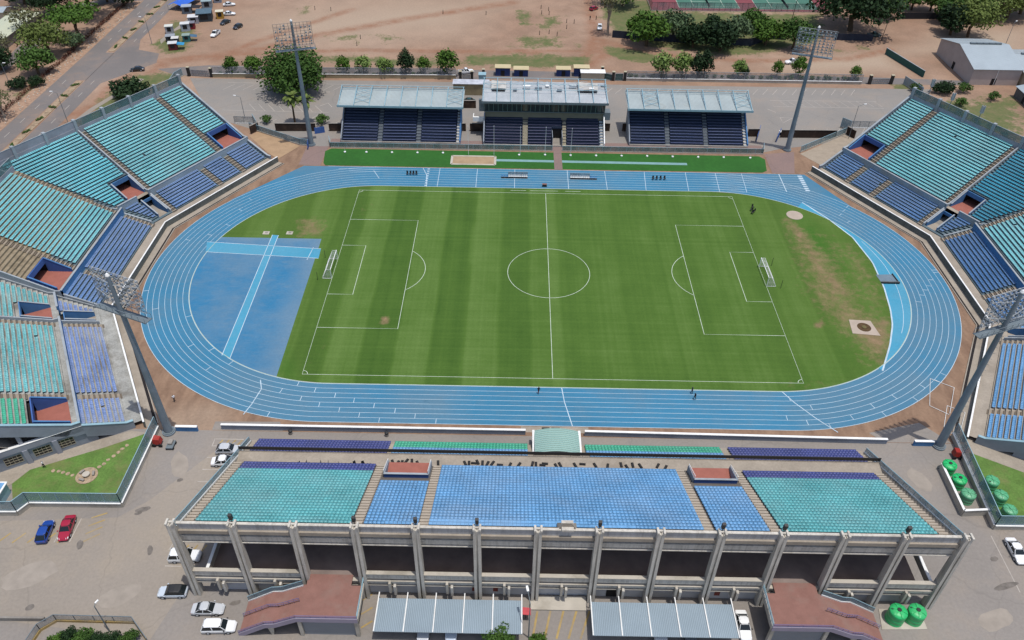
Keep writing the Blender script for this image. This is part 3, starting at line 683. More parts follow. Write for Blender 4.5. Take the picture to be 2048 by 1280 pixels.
    T.raw([W(smin(2), 2, -.2), W(smax, 2, -.2), W(smax, 19.7, 4.1), W(smin(19.7), 19.7, 4.1), W(smax, DBACK, 12.6), W(smin(DBACK), DBACK, 12.6)], [(0, 1, 2, 3), (3, 2, 4, 5)], CONCG)
    T.build('terrace', root)
    for ts in tss: ts.build('stair', root)
    def sl(mb, s0, s1, d0, d1, dz0, dz1, mt, step=.8, fn=None):
        """sloping wall from d0 to d1 between s0 and s1 (functions of d allowed), following the profile"""
        f0 = s0 if callable(s0) else (lambda d: s0); f1 = s1 if callable(s1) else (lambda d: s1)
        br = sorted({d0, d1}|{x for x in (D0, 9.0, 9.02, DU) if d0 < x < d1})
        for p, q in zip(br[:-1], br[1:]):
            zp, zq = prof(p+1e-4), prof(q-1e-4)
            mb.hexa([W(f0(p), p, zp+dz0), W(f1(p), p, zp+dz0), W(f1(q), q, zq+dz0), W(f0(q), q, zq+dz0), W(f0(p), p, zp+dz1), W(f1(p), p, zp+dz1), W(f1(q), q, zq+dz1), W(f0(q), q, zq+dz1)], mt)
    # front wall with coping, apron and drain
    b = MB(); g0, g1 = smin(0), smax+1.2
    if seg == 'B': g0, g1 = 0, smax
    def fw(mb, d0, d1, z0, z1, mt, e0=0.0, e1=0.0):
        mb.hexa([W(g0-(-.268*d0 if fan else -.268*d0)*0+(-.268*d0), d0, z0), W(g1+(.268*d0 if seg == 'B' else 0), d0, z0), W(g1+(.268*d1 if seg == 'B' else 0), d1, z0), W(g0-.268*d1, d1, z0)]
                +[W(g0-.268*d0, d0, z1), W(g1+(.268*d0 if seg == 'B' else 0), d0, z1), W(g1+(.268*d1 if seg == 'B' else 0), d1, z1), W(g0-.268*d1, d1, z1)], mt)
    fw(b, -.12, .1, 0, 1.5, WALLF); fw(b, -.16, .14, 1.5, 1.58, WHITE); b.build('front_wall', root)
    b = MB(); fw(b, -1.5, -.12, -.1, .05, CONC); fw(b, -2.0, -1.5, -.1, .02, DARK); fw(b, -2.2, -2.0, -.1, .16, CONC); b.build('drain_channel', root)
    # wall between the tiers
    b = MB()
    T0 = smin(9.0)+(.4 if fan else 0)
    segs = [(T0, smax)]
    if fan: segs = [(T0, .6), (3.95, smax)]
    for p, q in segs:
        b.hexa([W(p, 9.0, 3.0), W(q, 9.0, 3.0), W(q, 9.24, 3.0), W(p, 9.24, 3.0), W(p, 9.0, 5.3), W(q, 9.0, 5.3), W(q, 9.3, 5.3), W(p, 9.3, 5.3)], PARAP if seg == 'A' else BLUEW)
        b.hexa([W(p, 8.95, 5.3), W(q, 8.95, 5.3), W(q, 9.36, 5.3), W(p, 9.36, 5.3), W(p, 8.95, 5.38), W(q, 8.95, 5.38), W(q, 9.36, 5.38), W(p, 9.36, 5.38)], CCOP)
    b.build('tier_wall', root)
    # back wall, mesh fence above it, pillars
    b = MB(); p0, p1 = smin(DBACK), smax
    b.hexa([W(p0, DBACK, 0), W(p1, DBACK, 0), W(p1, DBACK+.3, 0), W(p0, DBACK+.3, 0), W(p0, DBACK, 15.9), W(p1, DBACK, 15.9), W(p1, DBACK+.3, 15.9), W(p0, DBACK+.3, 15.9)], LILAC); b.build('back_wall', root)
    b = MB(); fm = GREYW if False else mat('fence_mesh_grey', S(112, 128, 142), .6, .1, .6)
    split = 4.2 if fan else -1
    for q0, q1, mt in (((p0, split, LILAC), (split, p1, GLASSP)) if (fan and seg == 'A') else ((p0, p1, GLASSP),)):
        b.hexa([W(q0, DBACK+.1, 15.9), W(q1, DBACK+.1, 15.9), W(q1, DBACK+.18, 15.9), W(q0, DBACK+.18, 15.9), W(q0, DBACK+.1, 17.7), W(q1, DBACK+.1, 17.7), W(q1, DBACK+.18, 17.7), W(q0, DBACK+.18, 17.7)], mt)
    b.hexa([W(p0, DBACK+.06, 17.7), W(p1, DBACK+.06, 17.7), W(p1, DBACK+.22, 17.7), W(p0, DBACK+.22, 17.7), W(p0, DBACK+.06, 17.8), W(p1, DBACK+.06, 17.8), W(p1, DBACK+.22, 17.8), W(p0, DBACK+.22, 17.8)], CCOP)
    b.build('back_fence', root)
    k = 0; s = p1-.3
    while s > p0:
        b = MB(); b.hexa([W(s-.35, DBACK-.25, 14.2), W(s+.35, DBACK-.25, 14.2), W(s+.35, DBACK+.6, 0), W(s-.35, DBACK+.6, 0), W(s-.35, DBACK-.25, 18.0), W(s+.35, DBACK-.25, 18.0), W(s+.35, DBACK+.6, 18.0), W(s-.35, DBACK+.6, 18.0)], CCOP)
        b.build('pillar', root); s -= 8.0
    # sloping side walls
    b = MB()
    if fan:
        sl(b, 4.1, 4.42, 2.9, DBACK, -.8, .75, CCOP); b.build('side_wall', root); b = MB()
        sl(b, lambda d: -.577*d-.02, lambda d: -.577*d+.34, 2.9, DBACK, -.8, .55, CCOP); b.build('side_wall', root); b = MB()
    else:
        sl(b, 31.3, 31.6, 2.9, DBACK, -.8, .75, CCOP); b.build('side_wall', root); b = MB()
    if fan:
        sl(b, smax, smax+.35, 1.5, DBACK+.3, -1.9, .85, GREYW); sl(b, smax-.08, smax+.43, 1.5, DBACK+.3, .85, .93, CCOP if seg == 'A' else LBLUE); b.build('end_wall', root)
    if seg == 'A':      # outer walkway ledge along the raking end
        b = MB(); sl(b, smax+.35, smax+1.5, 4, DBACK, -2.3, -1.9, LILAC); b.build('ledge', root)
    # vomitories
    for i, (s0, s1, h0, h1) in enumerate(holes):
        v = MB(); low = h0 < 5; zf = .95 if low else 4.42
        wm = BLUEW if i else DBLUE
        v.raw([W(s0, h0, zf), W(s1, h0, zf), W(s1, h1+4, zf), W(s0, h1+4, zf)], [(0, 1, 2, 3)], (CONC if low else REDV))
        top = prof(h1)+(.35 if low else .75)
        v.hexa([W(s0, h1-.2, zf+2.1), W(s1, h1-.2, zf+2.1), W(s1, h1, zf+2.1), W(s0, h1, zf+2.1), W(s0, h1-.2, top), W(s1, h1-.2, top), W(s1, h1, top), W(s0, h1, top)], wm)
        v.build('vomitory_head', root) if False else None
        v.raw([W(s0, h1+4, zf), W(s1, h1+4, zf), W(s1, h1+4, zf+2.2), W(s0, h1+4, zf+2.2), W(s0, h1, zf+2.15), W(s1, h1, zf+2.15), W(s0, h1, zf), W(s1, h1, zf)], [(0, 1, 2, 3), (2, 3, 4, 5), (0, 3, 4, 6), (1, 2, 5, 7)], DARK)  # near-black lining, the shade inside the opening painted in
        for t0, t1 in ((s0, s0+.2), (s1-.2, s1)):
            def zc(d): return (prof(d) if not low else .9+(d-D0)/ROW*.34)+.8
            v.hexa([W(t0, h0, zf-.1), W(t1, h0, zf-.1), W(t1, h1-.2, zf-.1), W(t0, h1-.2, zf-.1), W(t0, h0, zc(h0)), W(t1, h0, zc(h0)), W(t1, h1-.2, zc(h1)), W(t0, h1-.2, zc(h1))], wm)
            v.hexa([W(t0-.06, h0, zc(h0)), W(t1+.06, h0, zc(h0)), W(t1+.06, h1-.2, zc(h1)), W(t0-.06, h1-.2, zc(h1)), W(t0-.06, h0, zc(h0)+.07), W(t1+.06, h0, zc(h0)+.07), W(t1+.06, h1-.2, zc(h1)+.07), W(t0-.06, h1-.2, zc(h1)+.07)], CCOP if i else BLUEW)
        v.build('vomitory', root)
    # seats
    heading = math.atan2(n[1], n[0])-math.pi/2
    seats = []
    def fill(s0, s1, d0, d1, col, gap=.5):
        for d, z, h in rows:
            if d0-.01 <= d < d1-.01:
                p = (s0(d) if callable(s0) else s0); q = s1; c = int((q-p)/gap)
                for k in range(c):
                    x, y, _ = W(p+gap*(k+.5), d+.5, 0); seats.append((x, y, z, heading, col))
    lo, up, wd, last = cols
    if seg == 'A':
        fill(5.8, 27.2, DU, 40, up); fill(28.8, 35.9, 15.7, 40, up); fill(lambda d: -.577*d+1.3, 3.8, 15.3, 40, wd); fill(lambda d: -.577*d+1.3, -1.4, DU, 15.3, wd)
        fill(5.8, 19.2, 0, 9, lo); fill(20.8, 27.2, 0, 9, lo); fill(28.8, 35.9, 0, 9, lo); fill(lambda d: -.577*d+1.5, .7, 3.3, 8.9, lo)
    elif seg == 'B':
        fill(1.6, 22.0, DU, 40, up)
        if not empty: fill(23.6, 31.2, 15.7, 40, up)
        fill(1.6, 22.0, 0, 9, lo); fill(23.6, 31.2, 0, 9, lo)
    else:
        fill(5.9, 26.7, DU, 40, up); fill(28.3, 35.0, 15.5, 40, last); fill(lambda d: -.577*d+1.3, 3.8, 15.3, 40, wd); fill(lambda d: -.577*d+1.3, -1.4, DU, 15.3, wd)
        fill(5.9, 26.7, 0, 9, lo); fill(28.3, 35.0, 0, 9, lo); fill(lambda d: -.577*d+1.5, .7, 3.3, 8.9, lo)
    put_seats(root, seats)
    if seg == 'C':      # end elevation under the raking beam
        e = smax+.1; b = MB()
        def bx(mb, d0, d1, z0, z1, mt, s0=e-.25, s1=e): mb.hexa([W(s0, d0, z0), W(s1, d0, z0), W(s1, d1, z0), W(s0, d1, z0), W(s0, d0, z1), W(s1, d0, z1), W(s1, d1, z1), W(s0, d1, z1)], mt)
        bx(b, 7.5, 31, 0, 3.2, GREYW); b.build('ground_storey_wall', root)
        b = MB(); bx(b, 9.0, 31, 3.2, 4.4, LILAC, e-.3, e+.25); bx(b, 9.0, 31, 4.4, 4.47, WHITE, e-.34, e+.29); b.build('balcony_parapet', root)
        for d in (11.0, 14.6, 19.0, 23.4, 27.8):
            b = MB(); bx(b, d, d+2.6, .9, 2.6, GLASSD, e-.02, e+.03)
            for q in np.linspace(0, 2.6, 5): bx(b, d+q-.03, d+q+.03, .9, 2.6, CREAM, e+.03, e+.07)
            for q in np.linspace(.9, 2.6, 4): bx(b, d, d+2.6, q-.03, q+.03, CREAM, e+.032, e+.068)
            b.build('window', root)
        for d in (13.7, 18.2, 26.9):
            b = MB(); bx(b, d-.4, d+.4, 0, 3.2, LILAC, e, e+.35); b.build('pier', root)
            b = MB(); bx(b, d-.3, d+.3, 4.47, prof(d)-1.4, LILAC, e-.5, e); b.build('pier', root)
    return root
TR = (CONC, CONCD)
bank(-1, 'A', 'far left stand bank with turquoise upper tier and periwinkle lower rows by the gravel ramp', TR, (PERI, TURQ, CYAN, TURQ))
bank(-1, 'B', 'left side stand bank with a bare brown concrete block of rows without seats', TR, (PERI, TURQ, TURQ, TURQ), True)
bank(-1, 'C', 'near left stand bank above the triangular lawn, a few green seat rows at its end', (TREADF, CONCD), (PERIF, TURQF, TURQF, GREENP))
bank(1, 'A', 'far right stand bank below the grey warehouse, navy lower rows and teal wedge', TR, (NAVY, TURQ, TEALB, TURQ))
bank(1, 'B', 'right side stand bank cut by the photo edge with navy lower rows', TR, (COBALT, TURQ, TURQ, TURQ))
bank(1, 'C', 'near right stand bank above the lawn with three green tanks', TR, (SKYB, TURQ, TURQ, TURQ))

# ------------------------------------------------------------------ the long near grandstand, seen from behind
def near_stand():
    root = thing('grandstand', 'long raw concrete grandstand seen from behind, blue seats mid block, teal outer blocks', 'grandstand', (0, -65, 0))
    Z = lambda y: 2.2+.511*(-53.3-y)
    T = MB(); ST = MB(); seats = []
    X0, X1 = -52.2, 52.6; STEP_N = mat('step_grey', S(186, 174, 158), .9, .1, .8)
    lowrows = [(-51.6-.78*i, 1.0+.4*(i+1)) for i in range(7)]; uprows = [(-60.3-.775*j, Z(-60.3-.775*j)+.1) for j in range(24)]
    prev = .5
    for y, z in lowrows:
        T.poly([(X0, y, z), (X1, y, z), (X1, y-.78, z), (X0, y-.78, z)], CONC); T.poly([(X0, y, prev), (X1, y, prev), (X1, y, z), (X0, y, z)], CONC); prev = z
    T.box(X0, X1, -60.35, -57.1, 4.2, 4.9, CONC)
    for y, z in uprows:
        zb = z-.43
        for a, b in ([(X0, -27.2), (-20.4, 20.6), (27.2, X1)] if y > -64.0 else [(X0, X1)]):
            T.poly([(a, y, z), (b, y, z), (b, y-.775, z), (a, y-.775, z)], TREADN); T.poly([(a, y, zb), (b, y, zb), (b, y, z), (a, y, z)], RISER_SHADE)
    T.box(X0, X1, -79.5, -78.9, 14.2, 14.9, CONC)
    T.poly([(X0, -57, 2.2), (X1, -57, 2.2), (X1, -79.2, 13.2), (X0, -79.2, 13.2)], CONCG)
    T.build('terrace', root)
    for x in (-51.3, -28.4, -19.4, 19.3, 28.4, 51.2):
        ST = MB()
        for y, z in uprows:
            if X0 < x-.7 and x+.7 < X1: ST.box(x-.65, x+.65, y-.34, y-.02, z+.004, z+.16, STEP_N); ST.box(x-.65, x+.65, y-.74, y-.34, z+.004, z+.03, STEP_N)
        ST.build('stair', root)
    def fill(x0, x1, rows, col, gap=.54):
        for y, z in rows:
            c = int((x1-x0)/gap)
            for k in range(c): seats.append((x0+(x1-x0)*(k+.5)/c, y-.42, z, math.pi, col))
    for a, b, c in ((-51, -28.3, 'p'), (-27.6, -4.9, 'g'), (4.9, 28.0, 'g'), (29.4, 51.4, 'p')):
        for i, r in enumerate(lowrows[:6]): fill(a, b, [r], PURP if c == 'p' else (GREENP if i < 3 else SKYB))
    for a, b in ((-50.3, -29.2), (29.2, 50.2)): fill(a, b, uprows[:3], PURP); fill(a, b, uprows[3:23], TEAL)
    fill(-18.7, 18.6, uprows[:23], SKYB)
    for a, b in ((-27.5, -20.1), (20.2, 27.5)): fill(a, b, [r for r in uprows[:23] if r[0] < -65], SKYB)
    put_seats(root, seats, 100, .0006, False)
    # two stairwell pits with red floors
    for a, b in ((-27.2, -20.4), (20.6, 27.2)):
        v = MB(); v.box(a, b, -64.1, -60.2, 4.6, 6.5, REDV); v.box(a, b, -64.34, -64.1, 5.0, 8.7, DBLUE); v.box(a-.05, b+.05, -64.4, -64.06, 8.7, 8.78, CCOP)
        for x in (a, b):
            v.hexa([(x-.12, -64.2, 4.7), (x+.12, -64.2, 4.7), (x+.12, -60.2, 4.7), (x-.12, -60.2, 4.7), (x-.12, -64.2, 8.7), (x+.12, -64.2, 8.7), (x+.12, -60.2, 7.0), (x-.12, -60.2, 7.0)], GREYW)
            for k in range(6):
                y = -60.3-k*.78; v.tube((x, y, 6.5+k*.4), (x, y, 7.4+k*.4), .035, WHITE, n=5)
            v.tube((x, -60.2, 7.4), (x, -64.3, 9.5), .05, WHITE, n=5)
        v.build('stairwell_pit', root)
    # rail along the walkway, low back wall of the lower tier
    v = MB(); v.box(X0, X1, -57.2, -57.05, 2.5, 5.0, CONC)
    for x in np.arange(-52, 52.6, 2.0): v.tube((x, -57.12, 5.0), (x, -57.12, 6.0), .03, BLK, n=5)
    v.box(X0, X1, -57.17, -57.07, 5.35, 6.05, BLK); v.build('walkway_rail', root)  # solid black band stands for the rail together with its shade
    v = MB()
    for a, b in ((-51, -28.3), (-27.6, -4.9), (4.9, 28.0), (29.4, 51.4)): v.box(a, b, -56.98, -56.9, 3.6, 4.7, mat('seat_back_panel', S(100, 140, 176), .5, .15))
    v.build('back_panel', root)
    # raking glass rails at both ends
    for x, s in ((X0, -1), (X1, 1)):
        v = MB(); y0, y1 = -52.4, -79.3
        v.hexa([(x-.16, y0, .2), (x+.16, y0, .2), (x+.16, y1, 12.6), (x-.16, y1, 12.6), (x-.16, y0, Z(y0)+.2), (x+.16, y0, Z(y0)+.2), (x+.16, y1, Z(y1)+.2), (x-.16, y1, Z(y1)+.2)], CONCP); v.build('end_wall', root)
        v = MB(); v.hexa([(x-.03, y0, Z(y0)+.2), (x+.03, y0, Z(y0)+.2), (x+.03, y1, Z(y1)+.2), (x-.03, y1, Z(y1)+.2), (x-.03+s*.1, y0, Z(y0)+1.25), (x+.03+s*.1, y0, Z(y0)+1.25), (x+.03+s*.1, y1, Z(y1)+1.25), (x-.03+s*.1, y1, Z(y1)+1.25)], GLASSB)
        for k in range(19):
            y = y0+(y1-y0)*k/18; v.tube((x, y, Z(y)+.15), (x+s*.1, y, Z(y)+1.32), .04, LBLUE, n=5)
        v.tube((x+s*.1, y0, Z(y0)+1.3), (x+s*.1, y1, Z(y1)+1.3), .07, LBLUE, n=6); v.tube((x, y0, Z(y0)+.3), (x, y1, Z(y1)+.3), .09, WHITE, n=6); v.build('end_rail', root)
    # back: fins, parapet, beams, deck, ground-floor wall
    FX = [-52.8+8.15*i for i in range(14)]
    for x in FX:
        v = MB()
        for o in (-.32, .32):
            v.hexa([(x+o-.2, -80.3, 0), (x+o+.2, -80.3, 0), (x+o+.2, -79.0, 0), (x+o-.2, -79.0, 0), (x+o-.2, -79.8, 16.4), (x+o+.2, -79.8, 16.4), (x+o+.2, -79.0, 16.4), (x+o-.2, -79.0, 16.4)], CONCF)
        v.box(x-.14, x+.14, -79.75, -78.9, 0, 16.2, CONCF)
        for o in (-.42, .42): v.box(x+o-.14, x+o+.14, -79.9, -78.9, 16.4, 16.8, CONCF)
        v.box(x-.55, x+.55, -79.4, -79.1, 16.4, 16.6, CONCF)
        v.build('fin', root)
    for i in range(13):
        a, b = FX[i]+.53, FX[i+1]-.53
        v = MB(); v.box(a, b, -79.2, -78.95, 14.35, 16.1, CONCF2); v.box(a, b, -79.3, -78.9, 16.1, 16.25, CONCF); v.build('parapet', root)
        v = MB(); v.box(a, b, -79.2, -78.9, 12.4, 13.5, CONCF); v.box(a, b, -79.4, -78.9, 13.5, 13.62, CONCF); v.box(a, b, -79.3, -78.9, 13.95, 14.1, CONCF); v.box(a, b, -79.35, -78.9, 12.0, 12.15, CONCF); v.build('upper_beam', root)
        if i not in (2, 10):
            v = MB(); v.box(a, b, -79.85, -79.4, 4.75, 5.8, CONCF); v.box(a, b, -79.95, -79.35, 5.8, 5.95, CONCP); v.build('deck_upstand', root)
        v = MB(); v.box(a, b, -79.85, -79.4, 3.5, 4.1, CONCF); v.box(a, b, -79.97, -79.35, 4.1, 4.25, CONCP); v.box(a, b, -79.9, -79.4, 3.0, 3.12, CONCP); v.build('lower_beam', root)
        if i not in (2, 10):
            v = MB(); v.box((a+b)/2-.5, (a+b)/2-.16, -80.4, -79.6, 1.9, 4.3, CONCP); v.box((a+b)/2+.16, (a+b)/2+.5, -80.4, -79.6, 1.4, 3.5, CONCF); v.build('downpipe_housing', root)
    v = MB(); v.box(-50.2, 50.6, -79.4, -60, 4.0, 4.45, mat('deck_brown', S(150, 134, 126), .95, .2, .3)); v.build('concourse_deck', root)
    v = MB(); v.box(-50.4, 50.8, -62, -61.6, 4.45, 6.2, mat('back_room_wall', S(160, 144, 136), .95, .2, .3)); v.build('concourse_wall', root)
    for x in (-50.4, 52.0):
        v = MB(); v.box(x-.15, x+.15, -79.3, -62, 4.4, 5.7, CONCP); v.box(x-.22, x+.22, -79.3, -62, 5.7, 5.82, WHITE); v.build('concourse_end_wall', root)
    v = MB(); v.box(-50, 50.4, -79.1, -78.8, 0, 4.0, mat('storey_white', S(214, 216, 220), .8, .06, .3, S(180, 176, 170), .5)); v.build('ground_storey_wall', root)
    for x, wd in ((7.6, 2.2), (-12.4, 1.2), (-9.6, .7), (22.6, .8), (25.2, 1.1)):
        v = MB(); v.box(x-wd/2, x+wd/2, -79.16, -79.12, .05 if wd > 2 else .8, 2.6 if wd > 2 else 2.0, DARK if wd > 2 else mat('red_panel', S(140, 60, 50), .7, .1)); v.build('door' if wd > 2 else 'wall_panel', root)
    v = MB(); v.box(-.8, .8, -79.6, -78.0, 16.3, 16.7, CONCF)
    v.raw([(-1.3, -79.1, 16.0), (1.3, -79.1, 16.0), (1.3, -77.4, 15.3), (-1.3, -77.4, 15.3), (-.5, -79.0, 17.4), (.5, -79.0, 17.4)], [(0, 1, 5, 4), (2, 3, 4, 5), (0, 3, 4), (1, 2, 5)], CONC); v.build('roof_hatch', root)
    return root
CONCF = streaked('fin_concrete', S(226, 220, 208), S(150, 142, 130), .55); CONCF2 = streaked('parapet_concrete', S(200, 200, 200), S(140, 138, 134), .5)
near_stand()
# ------------------------------------------------------------------ covered stands on the far side
def corrugated(name, col, axis=0, freq=14, var=.1, rough=.5, rust=None):
    if name in MATS: return MATS[name]
    m, nt, b = newmat(name, rough); p = pos(nt)
    wv = nt.nodes.new('ShaderNodeTexWave'); wv.bands_direction = 'XYZ'[axis]; wv.inputs['Scale'].default_value = freq; nt.links.new(p, wv.inputs['Vector'])
    c = ramp(nt, noise(nt, p, .25, 4), [(.3, tuple(v*(1-var) for v in col)), (.7, tuple(min(.9, v*(1+var)) for v in col))])
    c = mix(nt, 1.0, c, ramp(nt, wv.outputs['Fac'], [(.15, .8), (.6, 1.06)]), 'MULTIPLY')
    if rust: c = mix(nt, ramp(nt, noise(nt, p, .5, 5, .7), [(.55, 0.0), (.72, .5)]), c, rust)
    nt.links.new(c, b.inputs['Base Color'])
    bp = nt.nodes.new('ShaderNodeBump'); bp.inputs['Strength'].default_value = .4; bp.inputs['Distance'].default_value = .05
    nt.links.new(wv.outputs['Fac'], bp.inputs['Height']); nt.links.new(bp.outputs[0], b.inputs['Normal']); MATS[name] = m; return m
ROOFP = corrugated('pale_roof_sheet', S(182, 194, 194), 0, .9, .1, .5, S(150, 150, 140))
BENCH = plastic('bench_navy', S(92, 104, 142), .12); RISER = mat('riser_dark', (.02, .03, .055), .9, .12, .5); STEPB = mat('step_slate', S(128, 136, 142), .9, .1, .5)  # near-black riser colour carries the shade between the bench rows
TRUSS = mat('truss_paint', S(158, 198, 212), .5, .1)
def far_stand(x0, x1, y0, label):
    root = thing('covered_stand', label, 'covered stand', ((x0+x1)/2, y0+6, 0), 0, 'covered stands along the far straight')
    n = 13; T = MB(); T.box(x0, x1, y0-.2, y0, 0, .5, CONCP)
    a1, a2 = x0+(x1-x0)*.325, x0+(x1-x0)*.65
    zs = [.5+.5*i for i in range(n)]
    for i, z in enumerate(zs):
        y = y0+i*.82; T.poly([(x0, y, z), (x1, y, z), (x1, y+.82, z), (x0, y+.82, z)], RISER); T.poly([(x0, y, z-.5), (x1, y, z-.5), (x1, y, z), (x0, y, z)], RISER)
    T.build('terrace', root)
    for i, z in enumerate(zs):
        y = y0+i*.82
        for p, q in ((x0+.4, a1-.8), (a1+.8, a2-.8), (a2+.8, x1-1.2)):
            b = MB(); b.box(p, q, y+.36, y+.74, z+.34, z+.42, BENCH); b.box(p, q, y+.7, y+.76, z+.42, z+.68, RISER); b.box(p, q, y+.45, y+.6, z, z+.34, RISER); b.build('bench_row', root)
    for c in (a1, a2):
        S_ = MB()
        for i, z in enumerate(zs):
            y = y0+i*.82; S_.box(c-.6, c+.6, y-.35, y, z-.5+.004, z-.25, STEPB); S_.box(c-.6, c+.6, y, y+.4, z+.004, z+.02, STEPB)
        S_.build('stair', root)
    S_ = MB()
    for i, z in enumerate(zs):
        y = y0+i*.82; S_.box(x1-.9, x1-.1, y-.02, y+.3, z-.3, z+.16, mat('step_white', S(196, 206, 214), .8, .08))
    S_.hexa([(x1-1.0, y0, .06), (x1-.1, y0, .06), (x1-.1, y0+n*.82, zs[-1]-.5), (x1-1.0, y0+n*.82, zs[-1]-.5), (x1-1.0, y0, .3), (x1-.1, y0, .3), (x1-.1, y0+n*.82, zs[-1]-.02), (x1-1.0, y0+n*.82, zs[-1]-.02)], CONCP)
    S_.build('stair', root)
    yb = y0+n*.82
    b = MB(); b.box(x0, x1, yb, yb+.3, 0, 8.6, CREAM); b.build('back_wall', root)
    b = MB()
    for x in (x0, x1): b.hexa([(x-.15, y0, 0), (x+.15, y0, 0), (x+.15, yb, 0), (x-.15, yb, 0), (x-.15, y0, 1.2), (x+.15, y0, 1.2), (x+.15, yb, 7.9), (x-.15, yb, 7.9)], BLUEW if x == x1 else GREYW)
    b.build('end_wall', root)
    # roof sheet and trusses above it
    yf, yr, zf, zr = y0+4.4, y0+13.4, 9.0, 10.1; xa, xb = x0-.9, x1+.9
    b = MB(); b.hexa([(xa, yf, zf-.12), (xb, yf, zf-.12), (xb, yr, zr-.12), (xa, yr, zr-.12), (xa, yf, zf), (xb, yf, zf), (xb, yr, zr), (xa, yr, zr)], ROOFP)
    b.box(xa-.05, xb+.05, yf-.14, yf, zf-.5, zf+.08, LBLUE); b.build('roof', root)
    for k in range(9):
        x = xa+.3+(xb-xa-.6)*k/8; b = MB()
        b.tube((x, yf+.1, zf+.15), (x, yr-1, zr+1.3), .1, TRUSS, n=6); b.tube((x, yr-1, zr+1.3), (x, yr, zr+.1), .08, TRUSS, n=6)
        for j in range(1, 6):
            f = j/6; y = yf+(yr-1-yf)*f; zt = zf+.15+(zr+1.15-zf)*f; zb = zf+(zr-zf)*(y-yf)/(yr-yf)
            b.tube((x, y, zb), (x, y, zt), .05, TRUSS, n=5); b.tube((x, y, zb), (x, y+(yr-1-yf)/6, zt+(zr+1.15-zf)/6), .04, TRUSS, n=5)
        b.tube((x, yf+3.5, 5.0), (x, yf+3.5, zf+.3), .12, TRUSS, n=6) if False else None
        b.build('truss', root)
    b = MB()
    for y, z in ((yr-1, zr+1.3), (yr-.1, zr+.2)): b.tube((xa, y, z), (xb, y, z), .09, TRUSS, n=6)
    for k in (1, 7):
        xx = xa+.3+(xb-xa-.6)*k/8; ww = (xb-xa)/8
        for j in range(3):
            p = (xx, yf+2.2*j+1.2, zf+.3+.5*j); q = (xx+ww, yf+2.2*(j+1)+1.2, zf+.3+.5*(j+1)); b.tube(p, q, .06, TRUSS, n=5); b.tube((q[0], p[1], p[2]), (p[0], q[1], q[2]), .06, TRUSS, n=5)
    b.build('bracing', root)
    for x in np.linspace(x0+.6, x1-.6, 5):
        b = MB(); b.tube((x, yb-.2, 7), (x, yb-.2, 9.7), .14, TRUSS, n=8); b.build('column', root)
    return root
far_stand(-56.9, -23.6, 59.6, 'covered blue bench stand standing left of the glazed press box')
far_stand(24.1, 57.3, 60.6, 'covered blue bench stand standing right of the glazed press box, nearest the right floodlight')
